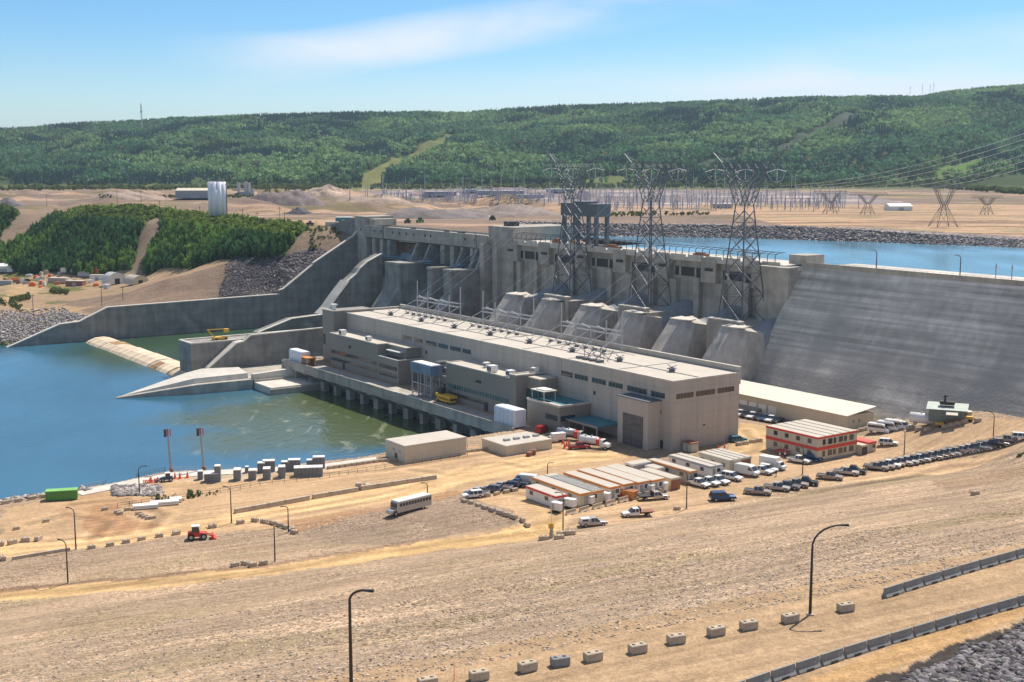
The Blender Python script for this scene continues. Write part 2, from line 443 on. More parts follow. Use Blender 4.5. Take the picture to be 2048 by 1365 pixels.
# ================================================================ GROUND
def build_ground():
    th = np.linspace(R(-37), R(37), 760)
    rr = np.r_[np.linspace(8, 55, 24), np.geomspace(56, 300, 460), np.geomspace(301, 1000, 470)[0:], np.geomspace(1004, 3200, 330), np.geomspace(3300, 12000, 24)]
    Rr, Th = np.meshgrid(rr, th, indexing='ij')
    X = Rr * np.sin(Th); Y = Rr * np.cos(Th)
    Z = height(X.ravel(), Y.ravel()).reshape(X.shape)
    x, y, z = X.ravel(), Y.ravel(), Z.ravel()
    q = -.454 * x + .891 * y; w = .891 * x + .454 * y
    a = (x - CX) * ux + (y - CY) * uy; b = (x - CX) * vx + (y - CY) * vy
    n = len(x)
    # wobble so painted edges are ragged
    k = np.clip(np.hypot(x, y) / 300, .3, 3)
    wx = x + (fbm(x / 7, y / 7, 3, 61) - .5) * 4 * k; wy = y + (fbm(x / 7, y / 7, 3, 67) - .5) * 4 * k
    C = np.empty((n, 3)); rock = np.full(n, .5)
    f1 = fbm(w / 40, q / 12, 4, 71)[:, None]; f2 = fbm(x / 6, y / 6, 4, 73)[:, None]; f3 = fbm(w / 90, q / 30, 3, 77)[:, None]
    grav = np.array([.35, .275, .205]); pale = np.array([.44, .34, .25]); och = np.array([.40, .255, .125]); red = np.array([.33, .17, .085])
    C[:] = grav * (.86 + .28 * f2) * (1 - sstep(.42, .68, f1)) + pale * (.9 + .2 * f2) * sstep(.42, .68, f1)
    gn = sstep(.58, .72, fbm(w / 30, q / 9, 4, 79))[:, None] * .35 * sstep(95, 120, q)[:, None]
    C[:] = C * (1 - gn) + np.array([.24, .21, .115]) * gn
    # wheel-worn streaks running along the slope
    st = sstep(.60, .80, fbm(w / 55, q / 1.6, 3, 81))[:, None] * .42
    C[:] = C * (1 - st) + np.array([.24, .165, .11]) * st
    lv = ((q < 92) & (q > 62) & (y < 400))[:, None]
    rd = np.array([.41, .305, .20]) * (.9 + .2 * fbm(w / 30, q / 1.3, 4, 83)[:, None])
    C[:] = np.where(lv, rd, C); rock[lv[:, 0]] = .06; rock[(q >= 92) & (q < 140) & (y < 400)] = .65
    def zone(pix, col, amt=1.0, soft=True, pts=None, sd=0):
        P = pts if pts is not None else [UT(*p)[:2] for p in pix]
        m = inpoly(wx, wy, P)
        if not np.any(m): return m
        v = (fbm(x[m] / 5, y[m] / 5, 4, 90 + sd)[:, None] * .5 + .75)
        k_ = amt * (.75 + .25 * fbm(x[m] / 20, y[m] / 20, 2, 95 + sd))[:, None] if soft else amt
        C[m] = C[m] * (1 - k_) + np.array(col) * v * k_
        if sd in (1, 2, 3, 4, 5, 12, 13): rock[m] = .1
        return m
    # yard flats
    zone([(0, 1020), (330, 950), (760, 925), (960, 885), (1110, 885), (1250, 905), (1330, 925), (1330, 1000), (1060, 1050), (930, 985), (600, 1050), (0, 1110)], (.52, .37, .225), .8, sd=1)
    zone([(1050, 1050), (1240, 1048), (1650, 968), (2048, 888), (2048, 840), (1880, 840), (1760, 870), (1480, 845), (1450, 905), (1330, 930), (1060, 1000), (930, 985), (1060, 1050)], (.53, .385, .245), .8, sd=2)
    zone([(1480, 845), (1560, 860), (1530, 905), (1450, 905)], (.52, .39, .20), .6, sd=12)
    # worn ochre tracks
    T1 = [(-20, 1085), (120, 1082), (330, 1055), (560, 1010), (740, 975), (950, 930), (1120, 905), (1230, 905), (1240, 915), (1090, 935), (930, 965), (880, 990), (700, 1012), (560, 1030), (400, 1065), (150, 1100), (-20, 1118)]
    zone(T1, (.64, .465, .255), .85, sd=3)
    zone([(-20, 1185), (300, 1157), (560, 1130), (900, 1072), (1060, 1052), (1100, 1040), (1130, 1045), (1110, 1070), (1060, 1082), (900, 1098), (700, 1128), (300, 1180), (-20, 1202)], (.60, .42, .20), .85, sd=4)
    zone([(1050, 985), (1115, 1010), (1150, 1030), (1130, 1050), (1075, 1055), (1070, 1030), (1040, 1000)], (.50, .36, .20), .6, sd=5)
    zone([(-20, 1178), (300, 1150), (550, 1126), (900, 1068), (900, 1074), (550, 1133), (300, 1158), (-20, 1187)], (.17, .105, .07), .7, sd=6)
    # reddish wet earth
    zone([(160, 1060), (190, 1010), (240, 1000), (260, 1040), (330, 1050), (200, 1078)], tuple(red), .55, sd=7)
    zone([(560, 1045), (760, 1015), (880, 985), (930, 985), (830, 1012), (640, 1058), (600, 1065)], (.34, .20, .11), .7, sd=8)
    zone([(110, 1010), (200, 985), (330, 1000), (200, 1030), (120, 1050)], (.37, .23, .13), .5, sd=9)
    # grey gravel mound
    zone([(700, 1035), (920, 1000), (945, 1005), (1050, 1050), (1000, 1068), (760, 1092), (640, 1085), (610, 1070)], (.27, .215, .175), .75, sd=10)
    zone([(1860, 965), (2060, 925), (2060, 948), (1900, 985)], (.25, .17, .125), .5, sd=11)
    # rocky shoulder in the near corner
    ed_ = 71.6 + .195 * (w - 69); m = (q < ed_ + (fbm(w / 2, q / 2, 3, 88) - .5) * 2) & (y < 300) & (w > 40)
    C[m] = np.array([.06, .055, .055])  # near-black ground puts the shade of gaps between rocks into the colour
    m = (q > ed_ + .4) & (q < ed_ + 3.4) & (w > 40) & (y < 300); C[m] = np.array([.44, .30, .16]) * (.8 + .4 * fbm(w[m] / 3, q[m] / 1.5, 4, 89)[:, None])
    def track(pix, wd, f, off=0.0):
        P = [UT(*p)[:2] for p in pix]
        xs_ = [p[0] for p in P]; ys_ = [p[1] for p in P]
        m = (x > min(xs_) - 6) & (x < max(xs_) + 6) & (y > min(ys_) - 6) & (y < max(ys_) + 6)
        xm, ym = x[m] + (fbm(x[m] / 18, y[m] / 18, 2, 140) - .5) * 3, y[m] + (fbm(x[m] / 18, y[m] / 18, 2, 141) - .5) * 3
        d_ = np.full(xm.shape, 99.)
        for A_, B_ in zip(P, P[1:]): d_ = np.minimum(d_, segdist(xm, ym, A_, B_))
        for o_ in (off, ):
            C[m] = C[m] * (1 + (f - 1) * np.exp(-((d_ - o_) / wd) ** 2) * (.5 + .8 * fbm(x[m] / 9, y[m] / 9, 3, 142)))[:, None]
    for pix in ([(0, 1100), (200, 1085), (420, 1055), (600, 1028), (760, 1000), (930, 955), (1130, 915), (1230, 915)], [(0, 1092), (330, 1062), (560, 1022), (780, 985), (960, 940), (1130, 908)],
                [(330, 960), (560, 952), (760, 940), (930, 915), (1100, 895), (1200, 905)], [(820, 940), (900, 950), (960, 930), (1010, 925), (1060, 935)], [(1060, 1050), (1110, 1038), (1105, 1012), (1060, 990), (1000, 985)],
                [(1075, 1058), (1200, 1062), (1320, 1040), (1480, 1012), (1650, 985), (1900, 930), (2048, 900)], [(1140, 1045), (1300, 1022), (1480, 1000), (1700, 950), (1850, 910), (2048, 868)], [(1490, 860), (1520, 885), (1500, 905), (1430, 915), (1330, 960)],
                [(0, 1192), (300, 1165), (560, 1140), (900, 1083), (1060, 1065)], [(60, 1050), (140, 1030), (220, 1045), (180, 1080)], [(150, 1010), (240, 1000), (330, 1030), (300, 1060)], [(1560, 990), (1700, 975), (1840, 950), (2048, 922)]):
        track(pix, 1.1, .74); track(pix, .9, 1.22, 2.6)
    for q0, f_ in ((69.5, .84), (72.5, 1.12), (74.8, .86), (79, .88), (81.2, 1.10), (84, .86), (87.5, .90), (96, .86), (104, .84), (111, 1.12), (123, .84), (137, .88), (151, .82), (165, 1.1), (178, .84), (190, .88)):
        m = (y < 330) & (np.abs(q - q0) < 8); qq = q[m] + (fbm(w[m] / 45, q[m] * 0, 3, int(q0)) - .5) * (3 if q0 < 92 else 12)
        C[m] = C[m] * (1 + (f_ - 1) * np.exp(-((qq - q0) / (.35 if q0 < 92 else .7)) ** 2) * sstep(.35, .6, fbm(w[m] / 14, q[m] / 6, 3, 5 + int(q0))) * 1.3)[:, None]
    # apron of the quay
    mq = zone([(150, 982), (330, 944), (660, 928), (755, 912), (755, 922), (660, 940), (470, 962), (330, 962), (225, 985)], (.52, .45, .37), .8, sd=13)
    # low yard on the left bank
    fb = (a > 357) & (b < 140) & (y > 500)
    t_ = (.33, .25, .17)
    C[fb] = np.array(t_) * (.75 + .5 * fbm(x[fb] / 14, y[fb] / 14, 4, 101)[:, None])
    gr = fb & (fbm(x / 22, y / 22, 3, 103) > .56) & (z < 6)
    C[gr] = np.array([.14, .155, .05]) * (.7 + .6 * fbm(x[gr] / 5, y[gr] / 5, 3, 104)[:, None])
    zone(None, (.20, .155, .13), .95, sd=14, pts=[W(*p)[:2] for p in ((357, -45), (440, -42), (402, -20), (396, 5), (392, 33), (394, 66), (380, 92), (357, 96))])
    m = zone([(430, 604), (450, 560), (475, 520), (600, 499), (655, 498), (640, 520), (565, 583), (560, 588)], (.085, .078, .085), .98, sd=15); rock[m] = 1
    m = zone([(-40, 690), (-40, 650), (20, 645), (100, 640), (120, 632), (200, 628), (180, 650), (140, 655), (50, 690)], (.26, .235, .23), .95, sd=16); rock[m] = 1
    zone([(20, 570), (60, 560), (90, 580), (40, 590), (30, 610), (90, 622), (110, 612), (190, 615), (60, 640), (10, 600)], (.46, .34, .20), .8, sd=17)
    # plateau
    pl = (z > 36.5) & (y > 560) & (y < 2600) & ((b > 100) | (a > 357))
    pf_ = fbm(x[pl] / 110, y[pl] / 45, 5, 110)[:, None]; pg = fbm(x[pl] / 40, y[pl] / 25, 4, 112)[:, None]
    base = np.array([.44, .32, .235]) * (1 - sstep(.42, .56, pf_)) + np.array([.245, .19, .155]) * sstep(.42, .56, pf_)
    gg = sstep(.54, .60, fbm(x[pl] / 70, y[pl] / 30, 4, 114))[:, None] * .7
    base = base * (1 - gg) + np.array([.15, .145, .07]) * gg
    gd = sstep(.56, .60, pg) * .7
    base = base * (1 - gd) + np.array([.17, .14, .13]) * gd
    C[pl] = base * (.8 + .4 * pg)
    sw = [D(px_, 0, d_)[:2] for px_, d_ in ((760, 1180), (1000, 1120), (1300, 1010), (1680, 960), (1840, 1080), (1700, 1500), (1200, 1600), (880, 1650), (720, 1500))]
    m = inpoly(x, y, sw); C[m] = np.array([.24, .215, .235]) * (.75 + .5 * fbm(x[m] / 60, y[m] / 14, 3, 116)[:, None])
    wl = m & (fbm(x / 130, y / 22, 3, 118) > .62); C[wl] = np.array([.50, .45, .45])
    sr = pl & np.zeros(n, bool); sr[:] = False
    mright = (x > 150) & (y < 1050) & (z > 36.5) & (y > 560) & (b > 100); C[mright] = np.array([.47, .34, .235]) * (.72 + .5 * fbm(x[mright] / 120, y[mright] / 10, 4, 119)[:, None]); mr2 = mright & (fbm(x / 90, y / 9, 4, 131) > .60); C[mr2] = np.array([.24, .17, .12]); mr3 = mright & (fbm(x / 70, y / 25, 4, 133) > .62); C[mr3] = np.array([.30, .255, .16])
    # reservoir bank: broken rock
    dres = np.full(n, 99.); mm = (y > 540) & (y < 900) & (x > -60)
    for i in range(len(RES_FAR) - 1): dres[mm] = np.minimum(dres[mm], segdist(x[mm], y[mm], RES_FAR[i], RES_FAR[i + 1]))
    m = mm & (dres < 20) & (z < 41); C[m] = np.array([.22, .185, .18]); rock[m] = 1
    m = mm & (dres < 5.5); C[m] = np.array([.24, .20, .185]); rock[m] = 1
    # hills: forest floor under the trees, pale clearings and the dark cut
    hl = (z > 43.5) & (y > 1750) | (y > 2050)
    C[hl] = np.array([.05, .085, .03]) * (.7 + .6 * fbm(x[hl] / 60, y[hl] / 60, 4, 120)[:, None])
    ed = (y > 1650) & (~hl) ; C[ed] = np.array([.10, .13, .05]) * (.7 + .7 * fbm(x[ed] / 60, y[ed] / 30, 4, 121)[:, None])
    for P, c in zip(CLEAR, ((.16, .18, .06), (.12, .15, .05), (.05, .075, .05), (.10, .20, .04), (.12, .15, .05))):  # power line cut painted dark for the shade of its forest edges
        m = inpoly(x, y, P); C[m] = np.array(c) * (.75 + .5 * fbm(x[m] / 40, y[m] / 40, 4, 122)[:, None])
    # green bank under the left forest
    m = inpoly(x, y, BANK); C[m] = np.array([.06, .10, .03]) * (.7 + .7 * fbm(x[m] / 15, y[m] / 15, 4, 123)[:, None])
    for P in BANKGAP:
        m = inpoly(wx, wy, P); C[m] = np.array([.25, .20, .16]) * (.8 + .4 * fbm(x[m] / 8, y[m] / 8, 3, 124)[:, None])
    # shore faces of the near bank are rock
    m = (z < -.6) & (y < 480) & (x < 40) & (a < 250); C[m] = np.array([.22, .19, .175]); rock[m] = 1
    nr, nth = len(rr), len(th)
    me = bpy.data.meshes.new('ground')
    me.vertices.add(n); me.vertices.foreach_set('co', np.c_[x, y, z].astype(np.float32).ravel())
    i, j = np.meshgrid(np.arange(nr - 1), np.arange(nth - 1), indexing='ij')
    o = (i * nth + j).ravel()
    F = np.c_[o, o + 1, o + nth + 1, o + nth][:, ::-1]
    nf = len(F)
    me.loops.add(nf * 4); me.loops.foreach_set('vertex_index', F.ravel().astype(np.int32))
    me.polygons.add(nf); me.polygons.foreach_set('loop_start', np.arange(0, nf * 4, 4, dtype=np.int32)); me.polygons.foreach_set('loop_total', np.full(nf, 4, np.int32))
    me.polygons.foreach_set('use_smooth', np.ones(nf, bool))
    at = me.color_attributes.new('Col', 'FLOAT_COLOR', 'POINT')
    C *= np.where((rock < .7)[:, None], np.array([.95, .875, .79]), 1.0)
    at.data.foreach_set('color', np.c_[np.clip(C, 0, 1), rock].astype(np.float32).ravel())
    me.update(); me.validate()
    if me.polygons[0].normal.z < 0: me.flip_normals()
    m = bpy.data.materials.new('earth and gravel'); m.use_nodes = True
    t = m.node_tree; N = t.nodes; L = t.links; bs = N['Principled BSDF']; bs.inputs['Roughness'].default_value = .95; bs.inputs['Specular IOR Level'].default_value = .15
    A = N.new('ShaderNodeAttribute'); A.attribute_name = 'Col'
    ge = N.new('ShaderNodeNewGeometry')
    def nz_(sc, det=3): 
        q_ = N.new('ShaderNodeTexNoise'); q_.inputs['Scale'].default_value = sc; q_.inputs['Detail'].default_value = det; q_.inputs['Roughness'].default_value = .65; L.new(ge.outputs['Position'], q_.inputs['Vector']); return q_.outputs['Fac']
    def mr_(v, a0, a1, b0, b1):
        r_ = N.new('ShaderNodeMapRange'); L.new(v, r_.inputs[0])
        for i_, q_ in enumerate((a0, a1, b0, b1)):
            if isinstance(q_, (int, float)): r_.inputs[i_ + 1].default_value = q_
            else: L.new(q_, r_.inputs[i_ + 1])
        return r_.outputs[0]
    def sc_(c, f):
        v = N.new('ShaderNodeVectorMath'); v.operation = 'SCALE'; L.new(c, v.inputs[0]); L.new(f, v.inputs['Scale']); return v.outputs[0]
    c = sc_(A.outputs['Color'], mr_(nz_(.9, 6), .3, .7, .80, 1.2))
    c = sc_(c, mr_(nz_(4.5, 3), .3, .7, .72, 1.28))
    # rake and wheel streaks that follow the slope, and pebble speckle in patches
    mp_ = N.new('ShaderNodeMapping'); mp_.inputs['Rotation'].default_value = (0, 0, R(-27)); mp_.inputs['Scale'].default_value = (1, 1, 1); L.new(ge.outputs['Position'], mp_.inputs[0])
    mp2 = N.new('ShaderNodeMapping'); mp2.inputs['Scale'].default_value = (.035, .9, .02); L.new(mp_.outputs[0], mp2.inputs[0])
    ns = N.new('ShaderNodeTexNoise'); ns.inputs['Scale'].default_value = 1; ns.inputs['Detail'].default_value = 6; ns.inputs['Roughness'].default_value = .6; L.new(mp2.outputs[0], ns.inputs['Vector'])
    c = sc_(c, mr_(ns.outputs['Fac'], .3, .7, .78, 1.2))
    ma0 = N.new('ShaderNodeMath'); ma0.operation = 'MULTIPLY'; L.new(mr_(nz_(.06, 3), .40, .58, .35, 1.0), ma0.inputs[0]); L.new(mr_(A.outputs['Alpha'], .05, .65, .05, 1.0), ma0.inputs[1]); ma_ = ma0.outputs[0]
    vs_ = N.new('ShaderNodeTexVoronoi'); vs_.inputs['Scale'].default_value = 3.6; L.new(ge.outputs['Position'], vs_.inputs['Vector']); ss_ = N.new('ShaderNodeSeparateColor'); L.new(vs_.outputs['Color'], ss_.inputs[0])
    sp_ = mr_(ss_.outputs[0], 0, 1, .38, 1.62)
    mf_ = N.new('ShaderNodeMix'); mf_.data_type = 'FLOAT'; L.new(ma_, mf_.inputs[0]); mf_.inputs[2].default_value = 1; L.new(sp_, mf_.inputs[3]); c = sc_(c, mf_.outputs[0])
    vo = N.new('ShaderNodeTexVoronoi'); vo.inputs['Scale'].default_value = .62; L.new(ge.outputs['Position'], vo.inputs['Vector'])
    hsv = N.new('ShaderNodeSeparateColor'); L.new(vo.outputs['Color'], hsv.inputs[0])
    rk = mr_(hsv.outputs[0], 0, 1, .35, 1.9)
    mixf = N.new('ShaderNodeMix'); mixf.data_type = 'FLOAT'; ra_ = mr_(A.outputs['Alpha'], .7, 1, 0, 1); L.new(ra_, mixf.inputs[0]); mixf.inputs[2].default_value = 1; L.new(rk, mixf.inputs[3])
    c = sc_(c, mixf.outputs[0])
    L.new(c, bs.inputs['Base Color'])
    bp = N.new('ShaderNodeBump'); bp.inputs['Strength'].default_value = .38; bp.inputs['Distance'].default_value = .22; L.new(nz_(3.2, 6), bp.inputs['Height'])
    bp2 = N.new('ShaderNodeBump'); bp2.inputs['Distance'].default_value = 1.0; L.new(ra_, bp2.inputs['Strength']); L.new(vo.outputs['Distance'], bp2.inputs['Height']); bp2.invert = True; L.new(bp.outputs[0], bp2.inputs['Normal'])
    L.new(bp2.outputs[0], bs.inputs['Normal'])
    me.materials.append(m)
    o = bpy.data.objects.new('ground', me); COL.objects.link(o); tag(o, kind='structure')
def quay():
    P = [G(*p, 0)[:2] for p in ((150, 985), (240, 966), (330, 947), (470, 939), (560, 936), (650, 929), (752, 915), (752, 921), (650, 937), (560, 944), (470, 949), (338, 957), (245, 976), (165, 992))]
    o = obj('quay_path', MB().prism(P[::-1], -1.2, .14), M_CONCL); tag(o, kind='structure')
def Dz(px, d): return D(px, 0, d)[:2]
# clearings on the hills: a mown line, its lower fan, the power line cut, a meadow
CLEAR = [[UT(*p)[:2] for p in P] for P in (
    [(675, 376), (725, 350), (785, 316), (845, 288), (885, 280), (876, 296), (822, 325), (775, 352), (735, 376)],
    [(850, 294), (892, 264), (930, 244), (955, 244), (915, 276), (885, 300)],
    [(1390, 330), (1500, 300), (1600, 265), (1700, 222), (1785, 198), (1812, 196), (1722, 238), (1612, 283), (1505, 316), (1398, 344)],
    [(1855, 352), (1880, 335), (1960, 318), (1985, 325), (1930, 350), (1875, 362)],
    [(1150, 362), (1240, 352), (1400, 334), (1400, 342), (1260, 362), (1230, 372)])]
BANK = [Dz(*p) for p in ((-80, 900), (0, 835), (60, 815), (130, 800), (210, 790), (260, 765), (330, 720), (400, 685), (470, 665), (560, 672), (610, 700), (560, 735), (480, 775), (400, 825), (320, 880), (230, 925), (140, 950), (90, 975), (40, 985), (-80, 1050))]
BANKGAP = [[Dz(*p) for p in ((228, 750), (246, 735), (272, 780), (304, 815), (304, 850), (282, 850), (254, 815))], [Dz(*p) for p in ((-80, 915), (0, 900), (60, 925), (120, 1000), (70, 1080), (20, 1000))]]
build_ground()
quay()

# ================================================================ WATER
def water(name, P, z, deep, green=None):
    me = bpy.data.meshes.new(name); me.from_pydata([(p[0], p[1], z) for p in P], [], [tuple(range(len(P)))]); me.update()
    if me.polygons[0].normal.z < 0: me.flip_normals()
    m = bpy.data.materials.new(name + ' surface'); m.use_nodes = True; t = m.node_tree; N = t.nodes; L = t.links; bs = N['Principled BSDF']
    bs.inputs['Roughness'].default_value = .16; bs.inputs['IOR'].default_value = 1.33
    ge = N.new('ShaderNodeNewGeometry')
    def nz_(sc, det, mp_=(1, 1, 1), rot=0, dist=0):
        mm = N.new('ShaderNodeMapping'); mm.inputs['Scale'].default_value = mp_; mm.inputs['Rotation'].default_value = (0, 0, rot); L.new(ge.outputs['Position'], mm.inputs[0])
        q_ = N.new('ShaderNodeTexNoise'); q_.inputs['Scale'].default_value = sc; q_.inputs['Detail'].default_value = det; q_.inputs['Distortion'].default_value = dist; L.new(mm.outputs[0], q_.inputs['Vector']); return q_.outputs['Fac']
    def mr_(v, a0, a1, b0, b1):
        r_ = N.new('ShaderNodeMapRange'); r_.interpolation_type = 'SMOOTHSTEP'; L.new(v, r_.inputs[0])
        for i_, q_ in enumerate((a0, a1, b0, b1)): r_.inputs[i_ + 1].default_value = q_
        return r_.outputs[0]
    def mix(f, a_, b_):
        x = N.new('ShaderNodeMix'); x.data_type = 'RGBA'
        L.new(f, x.inputs[0])
        for k_, v_ in ((6, a_), (7, b_)):
            if isinstance(v_, tuple): x.inputs[k_].default_value = (*v_, 1)
            else: L.new(v_, x.inputs[k_])
        return x.outputs[2]
    c = mix(mr_(nz_(.012, 3), .3, .7, 0, 1), deep, tuple(v * 1.35 for v in deep))
    bump_s = None
    if green:
        # turbid outflow spreading from the powerhouse draft tubes
        vd = N.new('ShaderNodeVectorMath'); vd.operation = 'DISTANCE'; L.new(ge.outputs['Position'], vd.inputs[0]); vd.inputs[1].default_value = (*green[0], z)
        ad = N.new('ShaderNodeMath'); ad.operation = 'MULTIPLY_ADD'; L.new(nz_(.022, 5, dist=.8), ad.inputs[0]); ad.inputs[1].default_value = -95; L.new(vd.outputs['Value'], ad.inputs[2])
        f = mr_(ad.outputs[0], green[1] - 62, green[1] - 100, 0, 1)
        c = mix(f, c, green[2])
        vd2 = N.new('ShaderNodeVectorMath'); vd2.operation = 'DISTANCE'; L.new(ge.outputs['Position'], vd2.inputs[0]); vd2.inputs[1].default_value = (*green[3], z)
        c = mix(mr_(vd2.outputs['Value'], 95, 55, 0, 1), c, (.035, .075, .035))
        fo = mr_(nz_(.16, 9, (1, .40, 1), R(50), 1.2), .56, .74, 0, .55)
        mu = N.new('ShaderNodeMath'); mu.operation = 'MULTIPLY'; L.new(f, mu.inputs[0]); L.new(fo, mu.inputs[1])
        c = mix(mu.outputs[0], c, (.34, .36, .24))
        bump_s = f
    L.new(c, bs.inputs['Base Color'])
    ra = mr_(nz_(.03, 4, (1, .35, 1), R(20)), .35, .65, .10, .26); L.new(ra, bs.inputs['Roughness'])
    bp = N.new('ShaderNodeBump'); bp.inputs['Distance'].default_value = .5; bp.inputs['Strength'].default_value = .18
    if bump_s is not None:
        L.new(mr_(bump_s, 0, 1, .16, .55), bp.inputs['Strength'])
    L.new(nz_(.35, 6, (1, .6, 1), R(30), .8), bp.inputs['Height']); L.new(bp.outputs[0], bs.inputs['Normal'])
    me.materials.append(m); o = bpy.data.objects.new(name, me); COL.objects.link(o); tag(o, kind='structure'); return o
pc = (-55, 410); ps_ = W(295, 0)
water('river_water', [(-900, 180), (60, 180), W(30, -20)[:2], W(30, 0)[:2], W(210, 0)[:2], W(210, 60)[:2], W(362, 60)[:2], W(362, -40)[:2], (-260, 600), (-900, 640)], TW, (.030, .105, .165), ((pc[0], pc[1]), 88, (.075, .10, .04), (ps_[0], ps_[1])))
water('reservoir_water', [W(230, 106)[:2], W(240, 200)[:2], (-20, 800), (80, 790), (300, 740), (700, 600), (700, 250), W(-400, 98)[:2], W(44, 103)[:2]], RW, (.10, .24, .35))

# ================================================================ DAM: rolled concrete face on the right
def rcc():
    t = FT('gravity_dam', 'long grey rolled concrete dam face sloping down right of the intake towers', 'dam', 45, 98)
    k = .656
    face = MB(); t.prof_b(face, [(98, 42), (98 - k * 60, -18), (125, -18), (125, 41.2), (106, 41.2), (106, 42), (105, 42), (105, 41.2), (99, 41.2), (99, 42)], 45, -330)
    t.part('dam_face', face, M_RCC)
    p = MB()
    for i in range(38):
        t.box(p, 45 - i * 10 - .1, 45 - i * 10 - 9.9, 97.6, 98.0 - .01, 41.4, 43.0)
    t.part('parapet', p, M_CONC)
    g = MB()
    for i in range(160): t.bar(g, (44 - i * 2.3, 98.3, 42), (44 - i * 2.3, 98.3, 43.3), .05)
    for zz in (42.7, 43.3): t.bar(g, (44, 98.3, zz), (-325, 98.3, zz), .05)
    t.part('guardrail', g, M_STEEL)
rcc()

# ================================================================ INTAKE
def intake():
    t = FT('intake_dam', 'concrete intake wall behind the six penstocks under a row of deck hoops', 'dam', 130, 95)
    t.pbox('intake_wall', M_CONC, 44, 212, 97, 111, 4, 40.2)
    # end pier by the gravity dam, stepped
    t.pbox('end_pier', M_CONC, 44.2, 58, 90.5, 97.2, 2, 41.3)
    t.pbox('lift_house', M_CONC, 43.5, 51, 98, 107, 42.0, 45.2)
    deck = MB(); t.box(deck, 44.1, 211.8, 95, 112, 40.2, 41.6); t.part('crest_deck', deck, M_CONCL)
    for i in range(7):
        a1 = 57.5 + i * 25 if i < 6 else 206
        t.pbox('buttress', M_CONC, a1, a1 + (7.6 if i < 6 else 5), 94.6, 97.1, 33, 41.9)
    # recesses over each penstock: dark alcove, its window band and the corbels
    for i in range(6):
        a0 = 65.3 + i * 25
        if i == 5: a0 = 190.4
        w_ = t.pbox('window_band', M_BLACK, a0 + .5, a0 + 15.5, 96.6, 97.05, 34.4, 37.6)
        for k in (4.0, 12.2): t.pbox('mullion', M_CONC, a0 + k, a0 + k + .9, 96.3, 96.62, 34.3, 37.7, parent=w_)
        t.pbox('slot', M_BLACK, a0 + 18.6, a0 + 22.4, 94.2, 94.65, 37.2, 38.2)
        pil = MB(); t.box(pil, a0 + 1.2, a0 + 4, 95.0, 97.02, 6, 34.2); t.box(pil, a0 + 13.4, a0 + 16.6, 95.0, 97.02, 6, 33.0); t.part('pilaster', pil, M_CONC)
    # hoops over the deck
    for i in range(44):
        aa = 55 + i * 3.55
        h = MB(); pts = [(aa, 95.6, 41.6), (aa, 95.6, 44.2), (aa, 96.0, 45.0), (aa, 97.0, 45.3), (aa, 99.5, 45.4)]
        for p, q in zip(pts, pts[1:]): t.bar(h, p, q, .14)
        t.part('deck_hoop', h, M_STEELD)
    r = MB(); t.bar(r, (54, 99.5, 45.45), (209, 99.5, 45.45), .13); t.bar(r, (54, 95.7, 45.0), (209, 95.7, 45.0), .13); t.bar(r, (54, 95.5, 43.0), (209, 95.5, 43.0), .08); t.part('hoop_rail', r, M_STEELD)
    p = MB()
    for i in range(17):
        a1 = 52 + i * 9.3; t.box(p, a1, a1 + 8.2, 94.8, 95.0 - .003, 41.3, 42.5)
    t.part('parapet', p, M_CONCL)
    # workings on the deck
    for i, (a1, b1, l, hh, m) in enumerate(((185, 101, 6, 2.2, M_BROWN), (176, 103, 4, 1.6, M_YEL), (150, 103, 9, 1.4, M_BROWN), (128, 104, 5, 1.5, M_WHITE), (100, 104, 7, 1.2, M_BROWN), (75, 104, 4, 1.6, M_STEEL))):
        mb = MB(); mb.box(-l / 2, l / 2, -1, 1, .1, hh * .6); mb.box(-l / 3, l / 4, -.8, .8, hh * .6, hh); mb.box(-l / 2 - .4, -l / 2, -.3, .3, 0, hh * .3); mb.box(l / 2, l / 2 + .4, -.3, .3, 0, hh * .3)
        tag(obj('deck_crate', mb, m), 'small %s equipment stack on the intake deck, %s from the spillway' % (('rust', 'yellow', 'brown', 'white', 'low rust', 'steel')[i], od(i)), 'equipment', 'equipment stacks on the intake deck').location = W(a1, b1, 41.6)
        bpy.context.scene.collection.objects[-1].rotation_euler = (0, 0, FROT)
intake()

# portal crane on the deck
def crane():
    t = FT('portal_crane', 'dark grey portal crane standing on the intake deck', 'gantry crane', 167, 103, 41.6)
    z0 = 41.6
    for a_ in (156.5, 168.5, 177.8):
        for b_ in (99.2, 104.8):
            t.pbox('leg', M_STEELD, a_ - .8, a_ + .8, b_ - .6, b_ + .6, z0 + .6, z0 + 12.4)
    for b_ in (99.2, 104.8): t.pbox('sill_beam', M_STEELD, 155, 179.5, b_ - .8, b_ + .8, z0 + .02, z0 + .62)
    t.pbox('bridge', M_STEELD, 155.2, 179.4, 98.4, 105.6, z0 + 12.4, z0 + 17.6)
    t.pbox('trolley', M_STEELD, 163, 172, 99, 105, z0 + 17.6, z0 + 18.4)
    br = MB()
    for a_, c_ in ((157.3, 167.7), (169.3, 177)):
        for b_ in (99.2, 104.8): t.bar(br, (a_, b_, z0 + 4.8), (c_, b_, z0 + 4.8), .35)
    t.part('tie_beam', br, M_STEELD)
crane()

